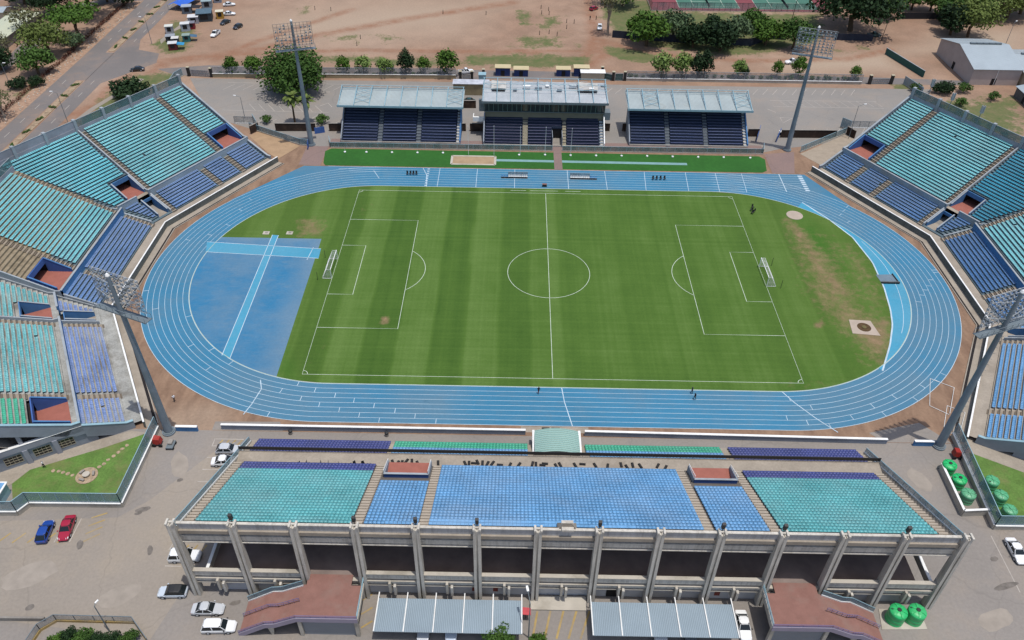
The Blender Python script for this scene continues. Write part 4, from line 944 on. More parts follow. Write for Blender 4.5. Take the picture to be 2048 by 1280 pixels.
def press_stand(x0, x1, y0):
    root = thing('covered_stand', 'middle covered stand with a band of dark press-box windows and a patched roof', 'covered stand', ((x0+x1)/2, y0+6, 0), 0, 'covered stands along the far straight')
    n = 9; T = MB(); T.box(x0, x1, y0-.2, y0, 0, .5, CONCP); zs = [.5+.5*i for i in range(n)]
    a1, a2, g0, g1 = -5.3, 5.6, 2.4, 5.0
    for i, z in enumerate(zs):
        y = y0+i*.82
        for p, q in (((x0, g0), (g1, x1)) if i < 6 else ((x0, x1),)):
            T.poly([(p, y, z), (q, y, z), (q, y+.82, z), (p, y+.82, z)], RISER); T.poly([(p, y, z-.5), (q, y, z-.5), (q, y, z), (p, y, z)], RISER)
    T.build('terrace', root)
    bm = plastic('bench_plum', S(92, 94, 122), .12)
    for i, z in enumerate(zs):
        y = y0+i*.82
        for p, q in (((x0+.4, a1-.8), (a1+.8, g0-.3), (a2+.9, x1-1.6)) if i < 6 else ((x0+.4, a1-.8), (a1+.8, a2-.8), (a2+.8, x1-1.6))):
            b = MB(); b.box(p, q, y+.36, y+.74, z+.34, z+.42, bm); b.box(p, q, y+.7, y+.76, z+.42, z+.68, RISER); b.box(p, q, y+.45, y+.6, z, z+.34, RISER); b.build('bench_row', root)
    for c, w_ in ((a1, .7), (a2+.1, .5)):
        S_ = MB()
        for i, z in enumerate(zs):
            y = y0+i*.82; S_.box(c-w_, c+w_, y-.35, y, z-.5+.004, z-.25, CREAM); S_.box(c-w_, c+w_, y, y+.4, z+.004, z+.02, CREAM)
        S_.build('stair', root)
    S_ = MB()
    for i, z in enumerate(zs):
        y = y0+i*.82; S_.box(x1-1.3, x1-.3, y-.02, y+.3, z-.3, z+.16, mat('step_white', S(196, 206, 214), .8, .08))
    S_.hexa([(x1-1.0, y0, .06), (x1-.1, y0, .06), (x1-.1, y0+n*.82, zs[-1]-.5), (x1-1.0, y0+n*.82, zs[-1]-.5), (x1-1.0, y0, .3), (x1-.1, y0, .3), (x1-.1, y0+n*.82, zs[-1]-.02), (x1-1.0, y0+n*.82, zs[-1]-.02)], CONCP)
    S_.build('stair', root)
    b = MB(); b.box(g0, g1, y0+5.0, y0+5.2, 0, 2.9, DARK); b.box(g0-.15, g0, y0-.3, y0+5, 0, 3.0, GREYW); b.box(g1, g1+.15, y0-.3, y0+5, 0, 3.0, GREYW); b.poly([(g0, y0, .06), (g1, y0, .06), (g1, y0+5, .06), (g0, y0+5, .06)], CONCG); b.build('tunnel', root)
    yb = y0+n*.82
    b = MB(); b.box(x0, x1, yb, yb+.3, 0, 7.2, mat('olive_wall', S(150, 144, 124), .85, .1, .3)); b.build('front_wall', root)
    b = MB(); b.box(x0, x1, yb+.3, yb+7.5, 0, 9.6, CREAM); b.build('rear_block', root)
    b = MB(); b.hexa([(x0, yb-.6, 7.2), (x1, yb-.6, 7.2), (x1, yb+.28, 7.2), (x0, yb+.28, 7.2), (x0, yb-1.5, 10.4), (x1, yb-1.5, 10.4), (x1, yb+.28, 10.4), (x0, yb+.28, 10.4)], glassy('press_glass', (.02, .035, .035), .12)); b.build('window_band', root)
    b = MB()
    for k in range(27):
        x = x0+(x1-x0)*k/26; b.hexa([(x-.06, yb-.68, 7.2), (x+.06, yb-.68, 7.2), (x+.06, yb-.55, 7.2), (x-.06, yb-.55, 7.2), (x-.06, yb-1.58, 10.4), (x+.06, yb-1.58, 10.4), (x+.06, yb-1.45, 10.4), (x-.06, yb-1.45, 10.4)], mat('mullion', S(120, 150, 140), .6, .05))
    b.box(x0-.1, x1+.1, yb-.8, yb-.5, 7.05, 7.2, STEEL); b.build('mullion', root)
    b = MB()
    for x in (x0, x1): b.hexa([(x-.15, y0, 0), (x+.15, y0, 0), (x+.15, yb, 0), (x-.15, yb, 0), (x-.15, y0, 1.2), (x+.15, y0, 1.2), (x+.15, yb, 6.4), (x-.15, yb, 6.4)], WHITE if x == x1 else GREYW)
    b.build('end_wall', root)
    yf, yr, zf, zr = yb-2.6, yb+9.5, 10.9, 11.6; xa, xb = x0-.6, x1+.7
    PR = corrugated('patched_roof_sheet', S(198, 204, 208), 0, .9, .14, .5, S(166, 160, 156))
    b = MB(); b.hexa([(xa, yf, zf-.12), (xb, yf, zf-.12), (xb, yr, zr-.12), (xa, yr, zr-.12), (xa, yf, zf), (xb, yf, zf), (xb, yr, zr), (xa, yr, zr)], PR)
    b.box(xa-.05, xb+.05, yf-.14, yf, zf-.55, zf+.08, STEEL); b.build('roof', root)
    for k in range(10):
        x = xa+.3+(xb-xa-.6)*k/9; b = MB(); b.tube((x, yf+.1, zf+.15), (x, yr-1, zr+1.5), .1, TRUSS, n=6); b.tube((x, yr-1, zr+1.5), (x, yr, zr+.1), .08, TRUSS, n=6)
        for j in range(1, 7):
            f = j/7; y = yf+(yr-1-yf)*f; zt = zf+.15+(zr+1.35-zf)*f; zb = zf+(zr-zf)*(y-yf)/(yr-yf); b.tube((x, y, zb), (x, y, zt), .05, TRUSS, n=5); b.tube((x, y, zb), (x, y+(yr-1-yf)/7, zt+(zr+1.35-zf)/7), .04, TRUSS, n=5)
        b.build('truss', root)
    b = MB()
    for y, z in ((yr-1, zr+1.5), (yr-4, zr+1.0), (yr-7, zr+.7)): b.tube((xa, y, z), (xb, y, z), .07, TRUSS, n=6)
    for k in range(18):
        x = xa+.5+k*1.95; y = yr-1-rng.random()*3; b.tube((x, y, zr+.9), (x+2, y-1.5+rng.random()*2, zr+.7), .05, TRUSS, n=5)
    b.build('bracing', root)
    for cx, wd in ((xa+4.5, 4.2), (xb-5.4, 5.6)):      # torn-up sheets
        b = MB(); PL = mat('peeled_sheet', S(204, 202, 196), .5, .12, .5)
        b.raw([(cx-wd/2, yr-5.5, zr+.15), (cx, yr-5.9, zr+.5), (cx+wd/2, yr-5.4, zr+.2), (cx+wd/2, yr-2.6, zr+1.1), (cx, yr-2.2, zr+.6), (cx-wd/2, yr-2.4, zr+1.3), (cx-wd/2, yr-1.2, zr+.4), (cx+wd/2, yr-1.5, zr+.2)], [(0, 1, 4, 5), (1, 2, 3, 4), (5, 4, 7, 6)], PL); b.build('peeled_sheet', root)
        b = MB(); b.box(cx-wd/2+.2, cx+wd/2-.2, yr-6.4, yr-5.5, zr-.02, zr+.05, DARK); b.build('roof_hole', root)
    for k in range(11):      # ducts, cable trays and loose sheets on the roof
        x = xa+2+k*3.1+rng.random(); y = yr-1.5-rng.random()*5.5; b = MB(); b.box(x, x+rng.uniform(.8, 2.2), y, y+rng.uniform(.5, 1.3), zr+.02, zr+rng.uniform(.3, .8), WHITE if k % 2 else CCOP); b.build('roof_duct', root)
    # side balconies
    b = MB(); b.box(x0-3.2, x0, yb-1.2, yb+1.4, 4.2, 4.5, WHITE); b.box(x0-3.2, x0-3.0, yb-1.2, yb+1.4, 4.5, 5.5, WHITE); b.box(x0-3.0, x0, yb-1.2, yb-1.0, 4.5, 5.5, WHITE); b.box(x0-1.6, x0, yb+1.6, yb+2.4, 6, 9.5, STEEL); b.build('side_balcony', root)
    b = MB(); b.box(x1, x1+1.7, yb-.6, yb+2.2, 5.0, 7.2, STEEL); b.build('air_unit', root)
    return root
press_stand(-16.9, 16.9, 59.2)

# ------------------------------------------------------------------ floodlight masts
MASTM = mat('galvanised_mast', S(136, 150, 160), .5, .1, .4, S(90, 98, 100), .4); LAMPB = mat('lamp_body', S(190, 194, 196), .5, .1); LAMPG = glassy('lamp_glass', (.35, .38, .42), .1)
def mast(x, y, label, reds=False):
    H_ = 34.2; root = thing('floodlight_mast', label, 'floodlight mast', (x, y, 0), 0, 'floodlight masts at the corners')
    f = Vector((-x*.3, -y, 0)).normalized(); r = Vector((-f.y, f.x, 0)); o = Vector((x, y, 0))
    b = MB(); b.tube((x, y, 0), (x, y, H_), .72, MASTM, .3, n=14); b.build('pole', root)
    b = MB(); b.tube((x, y, 0), (x, y, .35), 1.15, MASTM, n=14); b.tube((x, y, .35), (x, y, .5), 1.0, STEEL, n=14); b.build('base_flange', root)
    pl = MB()
    def q(u, v, z): return tuple(o+r*u+f*v+Vector((0, 0, z)))
    zp = H_-7.2
    pl.hexa([q(-5, -.5, zp), q(5, -.5, zp), q(5, .9, zp), q(-5, .9, zp), q(-5, -.5, zp+.1), q(5, -.5, zp+.1), q(5, .9, zp+.1), q(-5, .9, zp+.1)], STEEL)
    for v in (-.5, .9):
        pl.tube(q(-5, v, zp+1.05), q(5, v, zp+1.05), .045, MASTM, n=5)
        for u in np.linspace(-5, 5, 9): pl.tube(q(u, v, zp), q(u, v, zp+1.05), .035, MASTM, n=5)
    pl.build('maintenance_platform', root)
    fr = MB(); FR = mat('frame_rust', S(150, 140, 136), .6, .15) if reds else mat('frame_grey', S(176, 182, 186), .5, .1)
    z0 = zp+1.2; nrow = 8
    for k in range(nrow+1):
        z = z0+k*.74; v = .55+.045*k
        fr.tube(q(-4.7, v, z), q(4.7, v, z), .055, FR, n=5)
    for u in np.linspace(-4.7, 4.7, 11): fr.tube(q(u, .55, z0), q(u, .55+.045*nrow, z0+nrow*.74), .05, FR, n=5)
    for s in (-1, 1): fr.tube(q(s*.3, 0, z0+1), q(s*4.6, .6, z0+2), .06, FR, n=5); fr.tube(q(s*.3, 0, z0+4.4), q(s*4.6, .7, z0+4.8), .06, FR, n=5)
    fr.build('lamp_frame', root)
    for k in range(nrow):
        for j, u in enumerate(np.linspace(-4.2, 4.2, 9)):
            if rng.random() < (.45 if reds else .12): continue
            z = z0+k*.74+.36; v = .62+.045*k; l = MB()
            l.hexa([q(u-.12, v-.15, z-.08), q(u+.12, v-.15, z-.08), q(u+.19, v+.2, z-.22), q(u-.19, v+.2, z-.22), q(u-.12, v-.1, z+.1), q(u+.12, v-.1, z+.1), q(u+.19, v+.28, z+.13), q(u-.19, v+.28, z+.13)], LAMPB if not reds else MASTM)
            l.hexa([q(u-.17, v+.2, z-.2), q(u+.17, v+.2, z-.2), q(u+.17, v+.24, z-.21), q(u-.17, v+.24, z-.21), q(u-.17, v+.28, z+.12), q(u+.17, v+.28, z+.12), q(u+.17, v+.31, z+.12), q(u-.17, v+.31, z+.12)], LAMPG)
            l.build('floodlight', root)
    c = MB(); c.lathe((x, y, H_), [(.32, 0), (.34, .15), (.2, .45), (.05, .6)], WHITE, 10); c.build('cap', root)
    b = MB()
    for z in np.arange(2, zp, 1.2): b.tube((x+.62*(1-z/50), y-.3, z), (x+.9*(1-z/60), y-.45, z), .03, STEEL, n=4)
    b.build('ladder', root)
mast(-64.9, 57.7, 'grey floodlight mast with few lamps left, beside the palms and the left covered stand', True)
mast(68.3, 59.6, 'grey floodlight mast between the right covered stand and the far right stand bank')
mast(-67.8, -49.0, 'grey floodlight mast rising beside the triangular lawn on the left')
mast(67.3, -49.0, 'grey floodlight mast with a red machine at its foot, near the green tanks')

# ------------------------------------------------------------------ perimeter walls and glass barriers
def wall_run(name, label, pts, th, h, mt, cap=None, caph=.1, cat='wall', group=None, glass=None, gh=0, glean=0.0, posts=None, root_at=None, every=2.2):
    c = np.mean(np.array(pts), 0); root = thing(name, label, cat, (float(c[0]), float(c[1]), 0), 0, group)
    b = MB()
    for p, q in zip(pts[:-1], pts[1:]): b.wall(p, q, th, 0, h, mt)
    b.build('wall_body', root)
    if cap:
        b = MB()
        for p, q in zip(pts[:-1], pts[1:]): b.wall(p, q, th+.14, h, h+caph, cap)
        b.build('coping', root)
    if glass:
        b = MB(); pm = posts or LBLUE
        for p, q in zip(pts[:-1], pts[1:]):
            b.wall(p, q, .05, h+caph, h+caph+gh, glass)
            b.wall(p, q, .1, h+caph+gh, h+caph+gh+.07, pm)
            L = math.hypot(q[0]-p[0], q[1]-p[1]); k = max(1, int(L/every))
            for i in range(k+1):
                f = i/k; x, y = p[0]+(q[0]-p[0])*f, p[1]+(q[1]-p[1])*f; b.box(x-.04, x+.04, y-.04, y+.04, h, h+caph+gh, pm)
        b.build('glass_panel', root)
    return root
BW = mat('track_wall', S(150, 158, 172), .8, .1, .3, S(110, 120, 140), .4)
wall_run('track_wall', 'long low white-topped wall left of the green canopy, between track and near grandstand', [(-58.8, -48.0), (-5.2, -48.0)], .3, 1.1, BW, WHITE, .12)
wall_run('track_wall', 'long low white-topped wall right of the green canopy, between track and near grandstand', [(5.2, -48.0), (58.2, -48.6)], .3, 1.1, BW, WHITE, .12)
wall_run('wall_stub', 'short blue-ended wall stub at the foot of the left front mast', [(-66.6, -48.6), (-62.8, -48.6)], .35, 1.1, BLUEW, WHITE, .12)
wall_run('wall_stub', 'short blue wall stub at the foot of the right front mast', [(62.8, -48.9), (66.2, -48.9)], .35, 1.1, BLUEW, WHITE, .12)
wall_run('glass_barrier', 'low green glass barrier on the far lawn left of the players\' footpath', [(-60.4, 60.2), (-59.3, 56.4), (2.3, 56.6)], .2, .25, CONCP, None, 0, 'barrier', None, GLASSP, 1.3)
wall_run('glass_barrier', 'low green glass barrier on the far lawn right of the players\' footpath', [(5.1, 56.6), (60.9, 57.0), (61.8, 60.6)], .2, .25, CONCP, None, 0, 'barrier', None, GLASSP, 1.3)
LW = [P(318, 860), P(246, 1014), P(62, 1012), P(38, 1030), P(-60, 1030)]
wall_run('glass_topped_wall', 'white-topped retaining wall with leaning glass panels around the triangular left lawn', LW, .35, 1.0, CONCP, WHITE, .12, 'wall', None, GLASSB, 2.3)
RW = [P(1903, 873), P(1985, 1058), P(2120, 1060)]
wall_run('glass_topped_wall', 'white-topped retaining wall with glass panels beside the green tanks on the right', RW, .35, 1.0, CONCP, WHITE, .12, 'wall', None, GLASSB, 2.3)
PLANT = [P(1878, 938), P(1922, 1032), P(1972, 1030)]
wall_run('tank_bund', 'low whitewashed L-shaped bund wall around three green tanks', PLANT, .25, 1.5, CONCP, WHITE, .06)
mb = MB(); LAWN2 = mat('garden_lawn', S(104, 138, 66), .9, .2, .35, S(140, 128, 90), .7, fine=.15)
mb.poly([(*P(u, v), .05) for u, v in ((60, 940), (210, 895), (290, 868), (302, 880), (246, 1004), (66, 1004), (26, 1010), (24, 968))], LAWN2)
mb.poly([(*P(u, v), .05) for u, v in ((1938, 905), (2048, 945), (2130, 980), (2130, 1052), (1990, 1050))], LAWN2); struct(mb, 'garden_lawn')
mb = MB(); mb.poly([(*P(u, v), .06) for u, v in ((-60, 960), (0, 943), (165, 890), (262, 862), (296, 866), (210, 895), (60, 940), (24, 968), (-60, 1010))], CONC)
mb.poly([(*P(u, v), .06) for u, v in ((1925, 880), (1960, 872), (2060, 905), (2060, 950), (1938, 905))], CONC); struct(mb, 'garden_path')
# ------------------------------------------------------------------ canopy, carports, ramps, tanks
root = thing('tunnel_canopy', 'green glazed barrel canopy over the players\' tunnel, in front of the near grandstand', 'canopy', (0, -52.7, 0))
CANG = glassy('canopy_sheet', S(158, 196, 188), .3); b = MB()
def can(x): return 2.9+.75*(1-(x/3.8)**2)
n = 14; xs_ = np.linspace(-3.75, 3.85, n)
for x0, x1 in zip(xs_[:-1], xs_[1:]): b.hexa([(x0, -55.6, can(x0)+.9-.06), (x1, -55.6, can(x1)+.9-.06), (x1, -49.8, can(x1)-.06), (x0, -49.8, can(x0)-.06), (x0, -55.6, can(x0)+.9), (x1, -55.6, can(x1)+.9), (x1, -49.8, can(x1)), (x0, -49.8, can(x0))], CANG)
b.build('canopy_sheet', root)
for k in range(13):
    f = k/12; y = -49.8-5.8*f; dz = .9*f; b = MB()
    for x0, x1 in zip(xs_[:-1], xs_[1:]): b.tube((x0, y, can(x0)+dz+.05), (x1, y, can(x1)+dz+.05), .06, mat('canopy_rib', S(190, 220, 206), .5, .08), n=5, cap=False)
    b.build('rib', root)
for x in (-3.9, 4.0):
    b = MB(); b.box(x-.12, x+.12, -55.6, -49.6, 0, 2.9, CONCP); b.box(x-.2, x+.2, -55.6, -49.6, 2.9, 3.0, WHITE); b.build('side_wall', root)
b = MB(); b.box(-2.3, -.9, -47.0, -46.4, .06, .16, DARK); b.box(-.6, .9, -47.0, -46.4, .06, .16, DARK); tag(b.build('floor_hatch'), 'pair of dark steel hatches in the paving between the track and the green canopy', 'hatch')

CARP = corrugated('carport_sheet', S(158, 176, 188), 0, 1.25, .06, .45)
def carport(x0, x1, label):
    root = thing('carport', label, 'carport', ((x0+x1)/2, -84.2, 0), 0, 'carports behind the near grandstand')
    b = MB(); y0, y1 = -86.7, -81.6; z0, z1 = 2.75, 2.6
    b.hexa([(x0, y0, z0-.1), (x1, y0, z0-.1), (x1, y1, z1-.1), (x0, y1, z1-.1), (x0, y0, z0), (x1, y0, z0), (x1, y1, z1), (x0, y1, z1)], CARP); b.build('roof', root)
    for k in range(6):
        x = x0+.1+(x1-x0-.2)*k/5; b = MB(); b.hexa([(x-.07, y0, z0+.0), (x+.07, y0, z0), (x+.07, y1+.9, z1+.0), (x-.07, y1+.9, z1), (x-.07, y0, z0+.12), (x+.07, y0, z0+.12), (x+.07, y1+.9, z1+.16), (x-.07, y1+.9, z1+.16)], WHITE); b.build('rafter', root)
        b = MB(); b.tube((x, y1+.5, 0), (x, y1+.5, z1), .07, STEEL, n=8); b.build('post', root)
carport(-26.2, -5.7, 'corrugated grey carport roof on the left of the yellow striped bay')
carport(3.9, 24.1, 'corrugated grey carport roof on the right of the yellow striped bay')
mb = MB(); mb.box(-4.6, 3.6, -81.6, -79.4, .0, .3, CONCP); one(mb, 'doorstep', 'pale concrete step at the dark doorway under the near grandstand', 'step')

def stair_ramp(x0, x1, s, label):
    """landing x0..x1 (x1 nearer the middle) and two flights going down to the outside; s = -1 left, 1 right"""
    root = thing('stair_ramp', label, 'stairway', ((x0+x1)/2, -83, 0), 0, 'red paved stairways behind the near grandstand')
    zl = 4.55; ya, yb = -80.9, -86.1
    b = MB(); b.box(min(x0, x1), max(x0, x1), yb, ya, zl-.25, zl, RED)
    m0, m1 = sorted((x0+ -s*.4, x1+s*1.7)); b.box(m0, m1, ya, -79.2, zl-.25, zl-.004, RED); b.build('landing', root)
    xs2 = [x0, x0+s*3.2, x0+s*4.6, x0+s*8.6]; zs2 = [zl, 2.9, 2.75, .15]
    b = MB()
    for i in range(3):
        if i == 1: st = [(xs2[1], xs2[2], zs2[1], zs2[1])]
        else:
            k = 10 if i == 0 else 16; st = [(xs2[i]+(xs2[i+1]-xs2[i])*j/k, xs2[i]+(xs2[i+1]-xs2[i])*(j+1)/k, zs2[i]+(zs2[i+1]-zs2[i])*(j+.5)/k, 0) for j in range(k)]
        for q0, q1, z, _ in st: b.box(min(q0, q1), max(q0, q1), yb+.15, ya-.25, z-.3, z, RED)
    b.build('stair', root)
    LIL = mat('lilac_parapet', S(168, 158, 176), .7, .08)
    def par(mb, y, mt, h0, h1, th=.24):
        pts = [(x1, zl)]+list(zip(xs2, zs2))
        for (p, zp), (q, zq) in zip(pts[:-1], pts[1:]): mb.hexa([(p, y-th/2, zp+h0), (q, y-th/2, zq+h0), (q, y+th/2, zq+h0), (p, y+th/2, zp+h0), (p, y-th/2, zp+h1), (q, y-th/2, zq+h1), (q, y+th/2, zq+h1), (p, y+th/2, zp+h1)], mt)
    b = MB(); par(b, yb, LIL, -.6, .35); b.build('parapet', root)
    b = MB(); pts = [(x1, zl)]+list(zip(xs2, zs2))
    PURR = mat('purple_rail', S(126, 116, 160), .5, .05)
    for (p, zp), (q, zq) in zip(pts[:-1], pts[1:]):
        for hh in (.6, .9): b.tube((p, yb, zp+hh), (q, yb, zq+hh), .045, PURR, n=5)
        for j in range(5): f = j/4; b.tube((p+(q-p)*f, yb, zp+(zq-zp)*f+.3), (p+(q-p)*f, yb, zp+(zq-zp)*f+.9), .03, PURR, n=4)
    b.build('rail', root)
    b = MB(); pts = list(zip(xs2, zs2))
    for (p, zp), (q, zq) in zip(pts[:-1], pts[1:]):
        for hh in (.5, .9): b.tube((p, (ya+yb)/2, zp+hh), (q, (ya+yb)/2, zq+hh), .05, PURR, n=5)
        for j in range(5): f = j/4; b.tube((p+(q-p)*f, (ya+yb)/2, zp+(zq-zp)*f), (p+(q-p)*f, (ya+yb)/2, zp+(zq-zp)*f+.9), .03, PURR, n=4)
    b.build('centre_rail', root)
    b = MB()
    for (p, zp), (q, zq) in zip(pts[:-1], pts[1:]):
        y = ya-.15; b.hexa([(p, y-.1, zp-.5), (q, y-.1, zq-.5), (q, y+.1, zq-.5), (p, y+.1, zp-.5), (p, y-.1, zp+.25), (q, y-.1, zq+.25), (q, y+.1, zq+.25), (p, y+.1, zp+.25)], WHITE)
        b.hexa([(p, y-.03, zp+.25), (q, y-.03, zq+.25), (q, y+.03, zq+.25), (p, y+.03, zp+.25), (p, y-.03, zp+1.2), (q, y-.03, zq+1.2), (q, y+.03, zq+1.2), (p, y+.03, zp+1.2)], GLASSB)
        b.tube((p, y, zp+1.25), (q, y, zq+1.25), .05, LBLUE, n=5)
    b.build('glass_rail', root)
    b = MB(); xi = x1; b.box(xi-.12, xi+.12, yb, ya+.2, zl-.5, zl+.3, CONCP)
    for hh in (.6, .9, 1.2): b.tube((xi, yb, zl+hh), (xi, ya+.6, zl+hh), .045, LBLUE, n=5)
    for j in range(8): y = yb+(ya+.6-yb)*j/7; b.tube((xi, y, zl+.3), (xi, y, zl+1.2), .035, LBLUE, n=4)
    b.build('side_rail', root)
    for xq in (x0-s*.3, x1+s*.3):
        b = MB(); b.box(xq-.25, xq+.25, yb+.02, yb+.5, 0, zl-.25, CONCP); b.build('column', root)
    b = MB(); b.box(min(x0, x1)+.6, max(x0, x1)-.6, yb+.3, yb+.4, 0, 3.4, corrugated('shutter_grey', S(150, 156, 164), 2, 4, .05)); b.build('shutter', root)
    b = MB(); xm = xs2[1]+s*.7; b.hexa([(xm-.15, yb+.1, 0), (xm+.15, yb+.1, 0), (xm+.15, yb+.4, 0), (xm-.15, yb+.4, 0), (xm-.5, yb+.1, 2.5), (xm+.5, yb+.1, 2.5), (xm+.5, yb+.4, 2.5), (xm-.5, yb+.4, 2.5)], CONCP); b.build('column', root)
stair_ramp(-36.6, -28.2, -1, 'red paved stairway and landing on the left, leading up to the near grandstand')
stair_ramp(36.3, 28.2, 1, 'red paved stairway and landing on the right, next to two big green tanks')

TANK = plastic('tank_green', S(40, 204, 116), .05); TANKO = plastic('tank_green_pale', S(96, 190, 136), .08)
def tank(x, y, r, h, label, mt=None, group=None):
    mt = mt or TANK; root = thing('water_tank', label, 'water tank', (x, y, 0), rng.random()*6, group)
    b = MB(); X, Y = x, y
    b.lathe((x, y, 0), [(r, 0), (r, h*.2), (r*.985, h*.21), (r*.985, h*.23), (r, h*.24), (r, h*.5), (r*.985, h*.51), (r*.985, h*.53), (r, h*.54), (r, h*.86), (r*.97, h*.9), (r*.6, h*.97), (r*.24, h)], mt, 28); b.build('tank_body', root, smooth=True)
    b = MB(); b.lathe((x, y, h-.02), [(r*.24, 0), (r*.24, .14), (r*.2, .17)], BLK if mt is TANK else mt, 14); b.build('lid', root)
    for k in range(6):
        a = k*math.pi/3; b = MB(); c, s = math.cos(a), math.sin(a)
        pts = [(r*.28, h*1.0), (r*.6, h*.99), (r*.93, h*.925)]
        for (p, zp), (q, zq) in zip(pts[:-1], pts[1:]):
            b.hexa([(x+c*p-s*.13, y+s*p+c*.13, zp-.1), (x+c*q-s*.16, y+s*q+c*.16, zq-.1), (x+c*q+s*.16, y+s*q-c*.16, zq-.1), (x+c*p+s*.13, y+s*p-c*.13, zp-.1), (x+c*p-s*.1, y+s*p+c*.1, zp+.04), (x+c*q-s*.12, y+s*q+c*.12, zq+.05), (x+c*q+s*.12, y+s*q-c*.12, zq+.05), (x+c*p+s*.1, y+s*p-c*.1, zp+.04)], mt)
        b.build('rib', root)
    b = MB(); a = 2.2; b.lathe((x+r*.7*math.cos(a), y+r*.7*math.sin(a), h*.93), [(.16, 0), (.16, .12)], BLK, 10); b.build('inlet', root)
    b = MB(); b.tube((x+r, y-.1, .3), (x+r+.5, y-.1, .3), .05, BLK, n=6); b.build('outlet_pipe', root)
    return root
tank(47.6, -82.0, 1.25, 2.7, 'bright green water tank at the end of the right red stairway, left of the pair', None, 'big green tanks by the stairway')
tank(50.35, -81.9, 1.25, 2.6, 'bright green ribbed water tank against the last concrete fin, right one of the pair', None, 'big green tanks by the stairway')
for (x, y), l, mt in (((66.35, -54.6), 'green ribbed tank inside the white bund, farthest from the stand', TANK), ((66.75, -57.6), 'green ribbed tank in the middle of the white bund', TANK), ((66.95, -60.6), 'faded pale green tank inside the white bund, nearest its corner', TANKO)):
    tank(x, y, 1.15, 2.1, l, mt, 'green tanks inside the bund')
for (x, y), l in (((72.0, -57.9), 'pale-topped green tank on the right lawn, farthest of the row of three'), ((72.1, -60.8), 'pale-topped green tank on the right lawn, middle of the row of three'), ((72.2, -63.7), 'pale-topped green tank on the right lawn in the corner of the glass wall')):
    tank(x, y, 1.1, 2.2, l, TANKO, 'green tanks on the right lawn')
mb = MB(); mb.prism([(45.4, -83.6), (51.9, -83.4), (51.9, -80.4), (46, -80.4)], 0, .12, CONCP); one(mb, 'tank_plinth', 'pale concrete slab under the pair of green tanks by the stairway', 'plinth')

# ------------------------------------------------------------------ cars
CARGL = glassy('car_glass', (.012, .016, .018), .08); TYRE = mat('tyre', (.02, .02, .02), .85, .1); RIM = mat('rim', (.4, .41, .42), .35, .1); HEADL = glassy('headlamp', (.7, .72, .74), .1); TAILL = glassy('tail_lamp', (.4, .02, .02), .2)
def paint(name, c):
    if 'car_'+name in MATS: return MATS['car_'+name]
    m, nt, b = newmat('car_paint_'+name, .28); b.inputs['Base Color'].default_value = (*c, 1); b.inputs['Coat Weight'].default_value = .6; b.inputs['Coat Roughness'].default_value = .06; MATS['car_'+name] = m; return m
PAINTS = dict(white=(.72, .73, .73), silver=(.46, .48, .5), blue=(.01, .05, .26), red=(.3, .008, .03), black=(.012, .013, .016), green=(.012, .05, .05), yellow=(.55, .36, .03), grey=(.16, .17, .18), pale=(.5, .56, .62))
SPEC = {  # length, half width, belt z, roof z, cabin: x at front glass base, roof front, roof rear, rear glass base ; hood z, tail z
    'sedan': (4.6, .88, .92, 1.44, (.95, .3, -.95, -1.6), .82, .92), 'hatch': (4.2, .88, .96, 1.5, (.95, .35, -1.35, -1.95), .9, .96),
    'wagon': (4.7, .9, 1.0, 1.66, (1.15, .5, -1.95, -2.25), .95, 1.0), 'suv': (4.7, .95, 1.08, 1.8, (1.0, .45, -1.95, -2.25), 1.05, 1.08), 'pickup': (5.2, .92, 1.05, 1.75, (.95, .4, -.45, -.62), 1.02, 1.05)}
PROTO = {}
